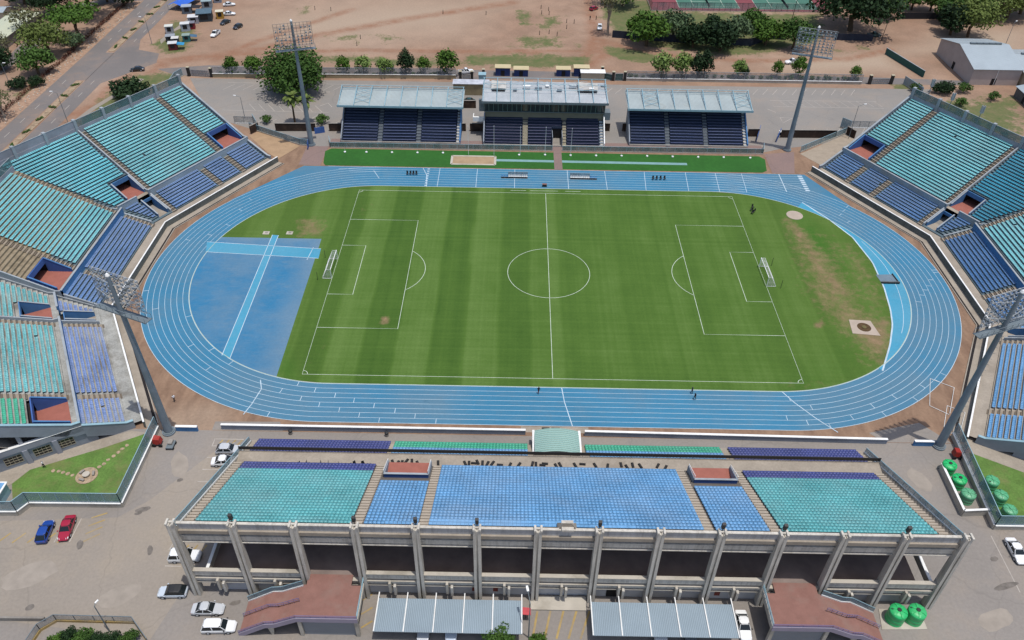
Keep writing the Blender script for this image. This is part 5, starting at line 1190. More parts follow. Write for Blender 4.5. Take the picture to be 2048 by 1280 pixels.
def car_proto(kind, col, darkroof=False):
    L, hw, bz, rz, (xf, rf, rr, xb), hz, tz = SPEC[kind]; P_ = paint(col, PAINTS[col]); h = L/2
    root = bpy.data.objects.new('parked_car', None)
    def part(mb, n, smooth=False):
        o = mb.build(n, None, smooth); o.parent = root; return o
    b = MB(); st = [(-h, .42, tz-.22, hw*.8), (-h+.12, .3, tz-.06, hw*.92), (-h+.5, .24, tz, hw*.98), (xb, .22, bz, hw), (rr, .22, bz, hw), (0, .22, bz, hw), (rf, .22, bz, hw), (xf, .22, bz-.02, hw*.99), (h-.75, .24, hz-.03, hw*.97), (h-.25, .28, hz-.14, hw*.9), (h, .4, hz-.34, hw*.74)]
    v = []; f = []
    for x, z0, z1, w_ in st:
        zm = z0+(z1-z0)*.55
        v += [(x, -w_*.9, z0), (x, -w_, zm), (x, -w_*.96, z1-.1), (x, -w_*.8, z1), (x, w_*.8, z1), (x, w_*.96, z1-.1), (x, w_, zm), (x, w_*.9, z0)]
    for i in range(len(st)-1):
        for j in range(8): f.append((i*8+j, i*8+(j+1) % 8, (i+1)*8+(j+1) % 8, (i+1)*8+j))
    f += [tuple(range(8)), tuple(range((len(st)-1)*8, len(st)*8))[::-1]]
    b.raw(v, f, P_)
    if kind == 'pickup': b.box(-h+.18, xb-.12, -hw*.78, hw*.78, tz-.02, tz+.02, BLK); b.box(-h+.1, xb, -hw*.96, -hw*.8, tz-.1, tz+.12, P_); b.box(-h+.1, xb, hw*.8, hw*.96, tz-.1, tz+.12, P_); b.box(-h+.06, -h+.16, -hw*.9, hw*.9, tz-.1, tz+.12, P_)
    part(b, 'body', False)
    b = MB(); wb, wt = hw*.93, hw*.74
    b.raw([(xf, -wb, bz-.03), (xb, -wb, bz-.03), (xb, wb, bz-.03), (xf, wb, bz-.03), (rf, -wt, rz-.03), (rr, -wt, rz-.03), (rr, wt, rz-.03), (rf, wt, rz-.03)], [(0, 1, 5, 4), (1, 2, 6, 5), (2, 3, 7, 6), (3, 0, 4, 7), (4, 5, 6, 7)], CARGL); part(b, 'window_glass')
    b = MB(); rm = BLK if darkroof else P_; xs3 = [rf+.06, rf-.3, (rf+rr)/2, rr+.25, rr-.05]; zz = [rz-.05, rz+.01, rz+.045, rz+.015, rz-.05]
    v = []; f = []
    for x, z in zip(xs3, zz): v += [(x, -wt-.03, z-.05), (x, -wt*.7, z), (x, wt*.7, z), (x, wt+.03, z-.05)]
    for i in range(4):
        for j in range(3): f.append((i*4+j, i*4+j+1, i*4+j+5, i*4+j+4))
    b.raw(v, f, rm)
    for s in (-1, 1):
        for (xa, za), (xc, zc) in (((xf, bz), (rf, rz-.04)), ((xb, bz), (rr, rz-.04)), (((xf+xb)/2-.1, bz), ((rf+rr)/2-.05, rz-.04))):
            b.hexa([(xa-.06, s*(wb+.005), za-.02), (xa+.06, s*(wb+.005), za-.02), (xa+.06, s*(wb-.05), za-.02), (xa-.06, s*(wb-.05), za-.02), (xc-.06, s*(wt+.012), zc), (xc+.06, s*(wt+.012), zc), (xc+.06, s*(wt-.04), zc), (xc-.06, s*(wt-.04), zc)], rm)
    part(b, 'roof', False)
    for x in (h*.6, -h*.58):
        for s in (-1, 1):
            b = MB(); b.tube((x, s*(hw-.2), .33), (x, s*(hw+.01), .33), .33, TYRE, n=14); o = part(b, 'wheel'); b = MB(); b.tube((x, s*(hw+.008), .33), (x, s*(hw+.02), .33), .2, RIM, n=10); r_ = b.build('rim'); r_.parent = o
    for s in (-1, 1):
        b = MB(); b.hexa([(h-.34, s*hw*.5, hz-.32), (h-.1, s*hw*.5, hz-.36), (h-.2, s*hw*.86, hz-.36), (h-.5, s*hw*.9, hz-.32), (h-.3, s*hw*.5, hz-.12), (h-.13, s*hw*.5, hz-.2), (h-.24, s*hw*.86, hz-.2), (h-.5, s*hw*.92, hz-.12)], HEADL); part(b, 'headlight')
        b = MB(); b.hexa([(-h-.01, s*hw*.55, tz-.32), (-h+.16, s*hw*.93, tz-.32), (-h+.2, s*hw*.93, tz-.32), (-h+.05, s*hw*.55, tz-.32), (-h+.02, s*hw*.55, tz-.14), (-h+.14, s*hw*.92, tz-.14), (-h+.2, s*hw*.92, tz-.14), (-h+.06, s*hw*.55, tz-.14)], TAILL); part(b, 'tail_light')
        b = MB(); b.box(xf-.25, xf-.05, s*(hw+.12)-.07, s*(hw+.12)+.07, bz-.02, bz+.12, P_ if col != 'white' else BLK); part(b, 'wing_mirror')
    return root
def car(kind, col, u, v, u2, v2, label, cat='car', group=None, darkroof=False):
    """(u,v) the rear and (u2,v2) the nose as the photograph shows them at bonnet height"""
    a, c = P(u, v, .7), P(u2, v2, .7); rz = math.atan2(c[1]-a[1], c[0]-a[0]); k = (kind, col, darkroof)
    loc = ((a[0]+c[0])/2, (a[1]+c[1])/2, .03)
    if k not in PROTO:
        r = car_proto(*k); COL.objects.link(r); PROTO[k] = r; r.location = loc; r.rotation_euler = (0, 0, rz)
        tag(r, label, cat, group)
    else:
        r = dup(PROTO[k], loc, rz, label, group)
        r['category'] = cat
        if not group and 'group' in r: del r['group']
    return r
NG = 'cars parked around the near grandstand'
car('hatch', 'blue', 82, 1081, 98, 1043, 'dark blue hatchback parked in the left forecourt beside the red saloon', 'car', NG)
car('sedan', 'red', 142, 1030, 124, 1080, 'crimson saloon car parked in the left forecourt', 'car', NG)
car('suv', 'white', 342, 1112, 398, 1111, 'white off-roader half hidden behind the first concrete fin', 'car', NG)
car('hatch', 'pale', 372, 1182, 318, 1183, 'pale silver hatchback with a black roof panel at the stand corner', 'car', NG, True)
car('sedan', 'silver', 386, 1217, 445, 1217, 'silver saloon car parked between the stand corner and the white estate', 'car', NG)
car('wagon', 'white', 403, 1253, 473, 1252, 'white estate car beside the left red stairway', 'car', NG)
car('hatch', 'silver', 437, 898, 476, 898, 'silver hatchback parked by the yellow hatched bay near the track', 'car', NG)
car('sedan', 'white', 430, 922, 470, 920, 'white saloon car partly behind the left glass rail of the near grandstand', 'car', NG)
car('sedan', 'white', 1481, 1224, 1493, 1276, 'white saloon car squeezed between carport and right red stairway', 'car', NG)
car('sedan', 'white', 2019, 1076, 2047, 1126, 'white saloon car at the right photo edge by the glass wall', 'car', NG)
for i, (x, c, k, l) in enumerate(((-19.5, 'silver', 'sedan', 'silver car whose nose shows under the left carport, third bay'), (-15.6, 'pale', 'hatch', 'pale car whose nose shows under the left carport, middle bay'), (13.6, 'white', 'suv', 'white car whose nose shows under the right carport'), (17.8, 'grey', 'sedan', 'grey car deep in the shade of the right carport'))):
    u = P(0, 0); r = car(k, c, 1000, 1250, 1000, 1270, l, 'car', NG); r.location = (x, -84.6, .03); r.rotation_euler = (0, 0, -math.pi/2)
FG = 'cars beyond the far stands'
car('suv', 'black', 546, 166, 578, 166, 'black off-roader in the shade of the big round tree', 'car', FG)
car('sedan', 'green', 952, 202, 920, 200, 'dark green saloon between the left covered stand and the press box', 'car', FG)
car('pickup', 'white', 918, 144, 946, 141, 'white pickup on the street behind the far parking lot', 'pickup', FG)
car('sedan', 'black', 286, 137, 262, 138, 'black saloon on the dirt track by the road junction', 'car', FG)
car('sedan', 'white', 444, 9, 472, 7, 'white saloon among the stalls at the top edge of the photo', 'car', FG)
car('sedan', 'white', 446, 27, 470, 26, 'white saloon behind the yellow kiosk', 'car', FG)
car('hatch', 'black', 482, 49, 468, 56, 'black hatchback alone on the dirt right of the stalls', 'car', FG)
car('sedan', 'black', 458, 40, 442, 47, 'black saloon parked against the yellow kiosk', 'car', FG)
car('pickup', 'white', 438, 61, 423, 73, 'white pickup standing on the dirt in front of the stalls', 'pickup', FG)
car('hatch', 'red', 1182, 18, 1194, 14, 'red car parked by the tall pale trunk at the top of the photo', 'car', FG)
car('hatch', 'white', 1200, 49, 1199, 58, 'small white car on the dirt lane by the dark fence', 'car', FG)
car('pickup', 'white', 1600, 122, 1570, 124, 'white pickup on the dirt road beside the right far floodlight', 'pickup', FG)
car('pickup', 'green', 1742, 70, 1756, 69, 'dark green pickup under the huge dark tree', 'pickup', FG)

# ------------------------------------------------------------------ people
SKIN = mat('skin', (.09, .05, .035), .6, .05); HAIR = mat('hair', (.01, .009, .008), .8, .05)
def person(x, y, z, rz, shirt, trousers, label, stride=.18, arm=.15, group=None):
    j = {'pel': (0, 0, .95), 'wst': (0, .01, 1.1), 'chs': (0, .02, 1.33), 'nck': (0, .02, 1.48), 'chn': (0, .05, 1.56), 'hd': (0, .04, 1.68)}
    E_ = [('pel', 'wst'), ('wst', 'chs'), ('chs', 'nck'), ('nck', 'chn'), ('chn', 'hd')]; rad = {'pel': .145, 'wst': .13, 'chs': .15, 'nck': .055, 'chn': .075, 'hd': .1}
    for s in (-1, 1):
        st = stride*s; k = f'{s}'
        j.update({'hp'+k: (.09*s, 0, .9), 'kn'+k: (.1*s, st*.5+.04, .5), 'an'+k: (.1*s, st, .09), 'to'+k: (.11*s, st+.16, .04), 'sh'+k: (.19*s, .02, 1.4), 'el'+k: (.25*s, -st*arm*3, 1.12), 'wr'+k: (.24*s, .1-st*arm*4, .9), 'ha'+k: (.235*s, .13-st*arm*4, .8)})
        E_ += [('pel', 'hp'+k), ('hp'+k, 'kn'+k), ('kn'+k, 'an'+k), ('an'+k, 'to'+k), ('chs', 'sh'+k), ('sh'+k, 'el'+k), ('el'+k, 'wr'+k), ('wr'+k, 'ha'+k)]
        rad.update({'hp'+k: .1, 'kn'+k: .065, 'an'+k: .045, 'to'+k: .04, 'sh'+k: .07, 'el'+k: .045, 'wr'+k: .034, 'ha'+k: .042})
    names = list(j); me = bpy.data.meshes.new('person'); me.from_pydata([j[n] for n in names], [(names.index(a), names.index(b)) for a, b in E_], [])
    o = bpy.data.objects.new('person', me); COL.objects.link(o)
    sk = o.modifiers.new('skin', 'SKIN'); me.skin_vertices.new() if not me.skin_vertices else None
    for i, n in enumerate(names): r = rad[n]; me.skin_vertices[0].data[i].radius = (r*1.15 if n in ('chs', 'pel', 'wst') else r, r*.8 if n in ('chs', 'pel', 'wst') else r)
    me.skin_vertices[0].data[0].use_root = True
    ss = o.modifiers.new('smooth', 'SUBSURF'); ss.levels = ss.render_levels = 1
    dg = bpy.context.evaluated_depsgraph_get(); m2 = bpy.data.meshes.new_from_object(o.evaluated_get(dg)); o.modifiers.clear(); o.data = m2
    m2.materials.clear()
    for mt in (trousers, shirt, SKIN, HAIR, BLK): m2.materials.append(mt)
    for p in m2.polygons:
        c = p.center; i = 0 if c.z < 1.0 else 1
        if c.z < .1: i = 4
        if c.z > 1.5: i = 2
        if c.z > 1.7 or (c.z > 1.6 and c.y < .0): i = 3
        if abs(c.x) > .19 and c.z < 1.16: i = 2
        p.material_index = i; p.use_smooth = True
    o.location = (x, y, z); o.rotation_euler = (0, 0, rz)
    return tag(o, label, 'person', group)
cloth = lambda n, c: mat('cloth_'+n, c, .9, .1, 3)
(x, y) = P(1077, 787); person(x, y, .045, .3, cloth('black', (.02, .02, .022)), cloth('maroon', (.12, .02, .02)), 'person in dark top and red shorts walking on the near straight', .22)
(x, y) = P(1383, 787); person(x, y, .045, -1.4, cloth('navy', (.02, .025, .05)), cloth('navy2', (.025, .03, .06)), 'person in navy with a pale cap beside the infield edge', .12)
(x, y) = P(1389, 799); person(x, y, .045, 2.0, cloth('black', (.02, .02, .022)), cloth('black2', (.02, .02, .022)), 'person all in black stepping onto the first lane of the near straight', .2)
(x, y) = P(350, 803); person(x, y, .02, .8, cloth('white', (.6, .6, .62)), cloth('brown', (.05, .035, .03)), 'person in white shirt on the dirt left of the track bend', .2)
(x, y) = P(90, 935); person(x, y, .07, 2.2, cloth('white', (.6, .6, .62)), cloth('black2', (.02, .02, .022)), 'person in white shirt on the path under the near left stand bank', .2)
for u, v in ((1180, 40), (1192, 40)):
    x, y = P(u, v); person(x, y, .0, rng.random()*6, cloth('black', (.02, .02, .022)), cloth('black2', (.02, .02, .022)), 'dark clothed person standing on the dirt above the small white car', .1, .15, 'people by the dirt lane')

# ------------------------------------------------------------------ goals, dugout benches, chairs and small field things
def goal(s, label):
    root = thing('football_goal', label, 'goal', (s*47.7, 0, 0), 0, 'football goals'); GW = mat('goal_white', (.8, .8, .8), .4, .03)
    X = lambda d: s*(47.75+d); b = MB(); r = .07
    for y in (-3.66, 3.66): b.tube((X(0), y, 0), (X(0), y, 2.44), r, GW)
    b.tube((X(0), -3.73, 2.44), (X(0), 3.73, 2.44), r, GW); b.build('goal_frame', root)
    b = MB()
    for y in (-3.66, 3.66): b.tube((X(0), y, .06), (X(2.0), y, .06), .04, GW, n=5); b.tube((X(0), y, 2.4), (X(.9), y, 2.4), .03, GW, n=5); b.tube((X(.9), y, 2.4), (X(2.0), y, .06), .03, GW, n=5)
    b.tube((X(2.0), -3.66, .06), (X(2.0), 3.66, .06), .05, GW, n=5); b.build('net_support', root)
    b = MB(); NET = mat('net_cord', (.7, .7, .7), .9, .1)
    for y in np.linspace(-3.66, 3.66, 25): b.tube((X(.02), y, 2.42), (X(.9), y, 2.36), .018, NET, n=3, cap=False); b.tube((X(.9), y, 2.36), (X(2.0), y, .08), .018, NET, n=3, cap=False)
    for f in np.linspace(0, 1, 8): b.tube((X(.9+1.1*f), -3.66, 2.36-2.28*f), (X(.9+1.1*f), 3.66, 2.36-2.28*f), .018, NET, n=3, cap=False)
    for y in (-3.66, 3.66):
        for f in np.linspace(.15, .9, 6): b.tube((X(.0), y, 2.4*f), (X(2.0-1.1*f), y, 2.4*f), .018, NET, n=3, cap=False)
        for d in np.linspace(.2, 1.8, 7): b.tube((X(d), y, .08), (X(d), y, min(2.38, 2.36*(2.0-d)/1.1)), .018, NET, n=3, cap=False)
    b.build('net', root)
    for y in (-4.3, 4.1):
        b = MB(); b.tube((X(2.9), y, 0), (X(2.9), y, 2.2), .05, BLK, n=6); tag(b.build('net_pole'), f'thin dark net pole behind the {"left" if s < 0 else "right"} goal, {"near" if y < 0 else "far"} corner', 'pole', 'net poles')
goal(-1, 'white football goal with net at the left end of the pitch by the blue apron')
goal(1, 'white football goal with net at the right end of the pitch by the worn turf')
def dugout(x0, x1, blue_left, label):
    root = thing('substitutes_bench', label, 'bench', ((x0+x1)/2, 41.5, 0), 0, 'substitutes benches on the far straight')
    L = x1-x0; bl = L*.27; ranges = [(x0, x0+bl, SKYB), (x0+bl, x1, WHITE)] if blue_left else [(x0, x1-bl, WHITE), (x1-bl, x1, SKYB)]
    b = MB(); b.box(x0, x1, 41.2, 41.9, .1, .18, STEEL); b.box(x0, x1, 41.15, 41.25, .06, .42, BLK); b.build('bench_frame', root)
    for p, q, mt in ranges:
        k = int((q-p)/.5)
        for i in range(k):
            x = p+(q-p)*(i+.5)/k; b = MB(); b.box(x-.2, x+.2, 41.3, 41.65, .42, .48, mt); b.box(x-.2, x+.2, 41.62, 41.7, .48, .85, mt); b.build('bench_seat', root)
    p, q = (x0+bl, x1) if blue_left else (x0, x1-bl)
    b = MB(); FRM = mat('shelter_mesh', S(128, 132, 136), .6, .1)
    for x in np.linspace(p, q, 8): b.tube((x, 41.95, 0), (x, 41.95, 1.55), .03, STEEL, n=5); b.tube((x, 41.95, 1.55), (x, 41.3, 1.85), .03, STEEL, n=5)
    b.box(p, q, 41.92, 41.97, .5, 1.5, glassy('shelter_perspex', (.3, .3, .3), .2, .5)); b.tube((p, 41.3, 1.85), (q, 41.3, 1.85), .03, STEEL, n=5); b.build('shelter_frame', root)
dugout(-11.6, -4.6, True, 'row of white and blue bench seats under a light frame, left of the halfway line')
dugout(6.6, 13.6, False, 'row of white and blue bench seats under a light frame, right of the halfway line')
mb = MB(); x, y = P(1089, 373); mb.box(x-.6, x+.6, y-.3, y+.3, .7, .76, mat('table_top_brown', S(150, 110, 100), .7, .1))
for i in (-1, 1):
    for j_ in (-1, 1): mb.box(x+i*.52-.03, x+i*.52+.03, y+j_*.24-.03, y+j_*.24+.03, 0, .7, BLK)
mb.box(x-.58, x+.58, y-.31, y-.28, .05, .7, BLK); one(mb, 'table', 'small dark officials table on the far straight between the two benches', 'table')
def chair_proto():
    root = bpy.data.objects.new('black_chair', None)
    def part(mb, n): o = mb.build(n); o.parent = root
    b = MB(); b.box(-.26, .26, -.26, .26, .42, .5, BLK); part(b, 'seat'); b = MB(); b.hexa([(-.25, .2, .52), (.25, .2, .52), (.25, .28, .52), (-.25, .28, .52), (-.22, .28, 1.1), (.22, .28, 1.1), (.22, .34, 1.1), (-.22, .34, 1.1)], BLK); part(b, 'backrest')
    for i in (-1, 1):
        for k in (-1, 1): b = MB(); b.tube((i*.22, k*.22, .42), (i*.26, k*.26, 0), .025, BLK, n=5); part(b, 'leg')
    return root
CH = chair_proto(); first = True
def chair(x, y, z, rz, label, group):
    global first
    if first:
        COL.objects.link(CH); CH.location = (x, y, z); CH.rotation_euler = (0, 0, rz); tag(CH, label, 'chair', group); first = False; return CH
    r = dup(CH, (x, y, z), rz, label, group); return r
for g0, ys, l in (((815, 821, 827, 833), 347, 'black chair in the row of four on the left part of the far straight'), ((1306, 1313, 1321, 1329), 357, 'black chair in the row of four on the right part of the far straight')):
    for u in g0: x, y = P(u, ys+3); chair(x, y, .045, rng.uniform(-.2, .2), l, 'chairs left on the far straight, '+('left' if u < 1000 else 'right'))
for u, v in ((1504, 428), (1502, 422), (1507, 425), (1505, 417)): x, y = P(u, v); chair(x, y, .05, rng.random()*6, 'black chair in the heap on the turf beyond the right end of the pitch', 'heap of black chairs on the turf')
yw = -58.9
for u in (597, 612, 618, 640, 648, 655, 683, 690, 701, 712, 728, 735, 742): 
    x = P(u, 928, 5)[0]; r = chair(x, -59.9, 4.9, rng.random()*6, 'black chair left among the purple seats of the left block', 'black chairs along the walkway, left block')
PAN = None
for u in (785, 795, 803, 812, 823, 835, 876, 930, 938, 948, 955, 965, 975, 985, 1000, 1020, 1038, 1065, 1072, 1085, 1090, 1112, 1120, 1150, 1165, 1190, 1215, 1242, 1253, 1265, 1280, 1315, 1330):
    x = P(u, 928, 5)[0]; y = -58.6-rng.random()*.5; rz = rng.choice((-.5, -.35, -.2, 0, .1, .4, 1.5)); l = 'black flat panel lying across the walkway above the middle seat block'; gpn = 'black panels along the walkway'
    if PAN is None:
        b = MB(); b.box(-.2, .2, -.5, .5, 0, .14, DARK); b.box(-.06, .06, -.46, .46, .14, .19, BLK); PAN = b.build('flat_panel'); tag(PAN, l, 'panel', gpn); o = PAN
    else: o = PAN.copy(); COL.objects.link(o)
    o.location = (x, y, 4.92); o.rotation_euler = (0, 0, rz)
# shot-put slab, hammer cage base
mb = MB(); x, y = P(1589, 431); mb.lathe((x, y, 0), [(2.0, 0), (2.0, .12), (1.9, .14)], mat('throwing_slab', S(196, 180, 164), .9, .08), 24); one(mb, 'throwing_circle', 'pale round concrete throwing circle at the top right of the infield', 'throwing circle')
x, y = P(1727, 655); rt = thing('hammer_circle', 'square pale concrete slab with a brown round pit on the worn turf', 'throwing circle', (x, y, 0))
b = MB(); b.prism([(x-2.9, y-2.0), (x+2.6, y-2.6), (x+2.1, y+2.1), (x-2.3, y+2.4)], 0, .09, mat('throwing_slab', S(196, 180, 164))); b.build('slab', rt)
b = MB(); b.lathe((x+.1, y, 0), [(1.4, .0), (1.4, .1)], mat('pit_brown', S(96, 76, 52), .95, .3, 2), 22); b.lathe((x+.1, y, 0), [(.5, .1), (.5, .2), (.3, .24)], mat('pit_stone', S(120, 110, 70)), 10); b.build('pit', rt)
for (u, v, l) in ((533, 466, 'left'), (580, 466, 'right')):
    x, y = P(u, v); mb = MB(); mb.box(x-.8, x+.7, y-.7, y+.6, .03, .1, CONCP); mb.box(x-.3, x+.3, y-.3, y+.3, .1, .16, CONCG); one(mb, 'concrete_pad', f'small concrete pad on the turf beyond the blue apron, {l} of the runway end', 'pad')
# water-jump pit and barrier
x0, y0 = P(1763, 566); x1, y1 = P(1797, 566); rt = thing('water_jump', 'sunken grey water-jump pit with a dark edge on the light blue bend', 'water jump', ((x0+x1)/2, y0, 0))
b = MB(); b.poly([(x0, y0, .075), (x1, y0, .075), (x1-.3, y0+3.2, .07), (x0-.3, y0+3.0, .07)], mat('pit_liner', S(120, 140, 154), .6, .12)); b.build('pit', rt)
b = MB(); b.wall((x0-.1, y0-.1), (x1+.1, y0-.1), .3, 0, .5, mat('barrier_grey', S(110, 116, 118), .8)); b.wall((x1, y0), (x1-.35, y0+3.3), .16, 0, .3, BLK); b.box(x0, x1, y0-.35, y0-.25, .06, .4, DARK); b.build('barrier', rt)
# spare goal frames lying by the right bank
for q, l in (([(1860, 758), (1908, 776), (1938, 778), (1938, 830), (1898, 830), (1859, 812)], 'white portable goal frame lying on the dirt right of the bend, upper one'), ([(1894, 812), (1930, 826), (1918, 868), (1886, 866)], 'white portable goal frame lying on the dirt right of the bend, lower one')):
    mb = MB(); pts = PX(*(q if len(q) == 4 else [q[0], q[1], q[4], q[5]]))
    for a, c in zip(pts, pts[1:]+pts[:1]): mb.tube((*a, .1), (*c, .1 if c != pts[2] else .4), .045, WHITE, n=6)
    one(mb, 'goal_frame', l, 'goal frame')
# benches, bins, lights along the lawns
LMP = mat('lamp_white', (.75, .76, .75), .5, .05)
lp = [(690, 305), (733, 305.5), (784, 306), (835, 306.5), (886, 307), (1038, 311), (1090, 311), (1141, 312), (1192, 312.5), (1243, 313), (1294, 313.5), (1345, 314.5), (1396, 315.5), (1447, 316), (1500, 317)]
for u, v in lp:
    x, y = P(u, v); t = thing('lawn_light', 'small white floor light in the row along the far lawn edge', 'floor light', (x, y, 0), 0, 'floor lights along the far lawn'); b = MB(); b.lathe((x, y, 0), [(.16, 0), (.16, .08), (.32, .12), (.3, .34), (.1, .4)], LMP, 10); b.build('lamp_body', t); b = MB(); b.tube((x, y, .4), (x, y, 1.15), .03, WHITE, n=5); b.build('stem', t)
for u, v, vt in ((937, 308, 233), (987, 309, 232), (1089, 311, 236), (1143, 312, 237), (1090, 300, 250)):
    pass
for u, v, h_ in ((937, 310, 8.6), (988, 310, 8.6), (1040, 311, 8.4), (1090, 311, 8.4), (1141, 312, 8.2)):
    x, y = P(u, v); mb = MB(); mb.tube((x, y, 0), (x, y, h_), .06, WHITE, .035, 6); mb.lathe((x, y, h_), [(.09, 0), (.06, .12)], WHITE, 8); one(mb, 'flagpole', 'thin white flagpole in the row in front of the press-box stand', 'flagpole', 'flagpoles on the far lawn')
# red machines and cart at the front masts, spotlights on the fins
for x, y, l in ((-68.6, -51.8, 'red machine with black wheel at the foot of the left front mast'), (69.3, -51.3, 'red machine with black wheel at the foot of the right front mast')):
    t = thing('pump_trailer', l, 'machine', (x, y, 0)); b = MB(); b.hexa([(x-.7, y-.6, .5), (x+.6, y-.5, .5), (x+.6, y+.7, .5), (x-.7, y+.6, .5), (x-.6, y-.5, 1.7), (x+.4, y-.4, 1.5), (x+.4, y+.6, 1.5), (x-.6, y+.5, 1.8)], mat('machine_red', S(176, 50, 40), .5, .15, 2)); b.build('housing', t)
    for s in (-1, 1): b = MB(); b.tube((x+s*.55, y-.75, .35), (x+s*.55, y-.55, .35), .35, TYRE, n=12); b.build('wheel', t)
x, y = P(343, 893); t = thing('hand_cart', 'grey wheeled cart with rubbish on the paving by the left front mast', 'cart', (x, y, 0)); b = MB(); b.box(x-.6, x+.6, y-.9, y+.9, .45, .6, STEEL); b.box(x-.4, x+.3, y-.2, y+.8, .6, 1.0, CONCG); b.build('cart_bed', t)
for i in (-1, 1):
    for k in (-1, 1): b = MB(); b.tube((x+i*.65, y+k*.65, .25), (x+i*.55, y+k*.65, .25), .25, TYRE, n=10); b.build('wheel', t)
for u in (462, 708, 832, 949, 1197, 1414, 1567, 1812):
    x = P(u, 1045, 16.3)[0]; x = min([-52.8+8.15*i for i in range(14)], key=lambda q: abs(q-x)); t = thing('spotlight', 'black spotlight box clamped on top of a grandstand fin', 'spotlight', (x, -79.2, 16.6), 0, 'spotlights on the grandstand fins')
    b = MB(); b.hexa([(x-.22, -79.2, 17.0), (x+.22, -79.2, 17.0), (x+.22, -78.8, 17.1), (x-.22, -78.8, 17.1), (x-.24, -79.35, 18.1), (x+.24, -79.35, 18.1), (x+.24, -78.95, 18.2), (x-.24, -78.95, 18.2)], BLK); b.build('lamp_housing', t)
    b = MB(); b.tube((x, -79.1, 16.5), (x, -79.1, 17.1), .06, BLK, n=6); b.build('bracket', t)
for u, v in ((582, 868), (774, 872)):
    x, y = P(u, v); t = thing('waste_bin', 'black topped round bin behind the white track wall', 'bin', (x, y, 0), 0, 'bins behind the track wall'); b = MB(); b.lathe((x, y, 0), [(.3, 0), (.34, .7)], CONCG, 12); b.build('bin_body', t); b = MB(); b.lathe((x, y, .7), [(.36, 0), (.36, .3), (.2, .4)], BLK, 12); b.build('lid', t)
# lawn feature: round stone plinth, stepping stones, flag cables, street lamps
x, y = P(174, 952); t = thing('stone_feature', 'round stone paved feature with seats on the triangular left lawn', 'stone feature', (x, y, 0)); STN = mat('crazy_stone', S(184, 162, 136), .9, .3, 2.5)
b = MB(); b.lathe((x, y, 0), [(1.75, 0), (1.75, .16)], STN, 24); b.build('stone_base', t); b = MB(); b.lathe((x, y, .16), [(.45, 0), (.6, .3), (.6, .42)], CONCP, 16); b.build('stone_table', t)
for a in (.3, 2.6, 4.4): b = MB(); b.obox((x+1.1*math.cos(a), y+1.1*math.sin(a)), (-math.sin(a), math.cos(a)), .9, .35, .16, .5, CONCG); b.build('stone_seat', t)
for i, (u, v) in enumerate(((107, 942), (117, 943), (127, 945), (136, 948), (145, 951), (199, 934), (208, 928), (217, 920), (227, 913), (237, 905), (245, 898), (254, 891))):
    x, y = P(u, v); mb = MB(); a = [rng.uniform(.28, .42) for _ in range(6)]; mb.prism([(x+a[k]*math.cos(k), y+a[k]*math.sin(k)) for k in range(6)], 0, .09, STN); one(mb, 'stepping_stone', 'flat stepping stone on the triangular left lawn', 'stepping stone', 'stepping stones on the left lawn')
def street_lamp(u, v, h, arm, label, dr=(1, 0), group='street lamps'):
    x, y = P(u, v); t = thing('street_lamp', label, 'street lamp', (x, y, 0), 0, group); b = MB(); b.tube((x, y, 0), (x, y, h), .1, STEEL, .06, 8); b.tube((x, y, h), (x+dr[0]*arm, y+dr[1]*arm, h+.35), .05, STEEL, n=6); b.build('lamp_post', t)
    b = MB(); c = (x+dr[0]*(arm+.3), y+dr[1]*(arm+.3)); b.obox(c, dr, .8, .3, h+.3, h+.45, LMP); b.build('lamp_head', t)
street_lamp(490, 237, 6.6, 1.4, 'slim street lamp in the far parking lot behind the left stand bank', (-1, .2))
street_lamp(1697, 277, 10.0, 1.6, 'slim street lamp by the glass fence behind the right stand bank', (1, .2))
street_lamp(137, 248, 9.5, 1.2, 'tall street lamp on the roadside verge next to the left stand bank', (-1, 0)); street_lamp(304, 88, 9.0, 1.2, 'tall street lamp at the market end of the road junction', (-1, 0))
street_lamp(1057, 1275, 9, 1.6, 'dark street lamp leaning over the yellow striped bay', (-.2, 1)); street_lamp(219, 1262, 6.5, .5, 'thin white lamp by the fenced garden at bottom left', (.3, .6))
street_lamp(1880, 95, 9.5, 1.0, 'dark street lamp on the dirt right of the warehouse', (1, 0)) if False else None
street_lamp(2008, 96, 9, .8, 'dark street lamp on the dirt behind the warehouse', (.8, .6)); street_lamp(18, 165, 6, .6, 'short road lamp on the service road at far left', (1, 0))
# red awning, corner tubs
x, y = P(1052, 1222, 2); t = thing('awning', 'small red awning at the end of the left carport', 'awning', (x, y, 0)); b = MB(); b.hexa([(x-.7, y-.5, 1.9), (x+.7, y-.5, 1.7), (x+.7, y+.5, 1.9), (x-.7, y+.5, 2.1), (x-.7, y-.5, 1.98), (x+.7, y-.5, 1.78), (x+.7, y+.5, 1.98), (x-.7, y+.5, 2.18)], mat('awning_red', S(206, 70, 80), .7)); b.build('awning_sheet', t); b = MB(); b.tube((x, y, 0), (x, y, 1.9), .05, BLK, n=6); b.build('post', t)
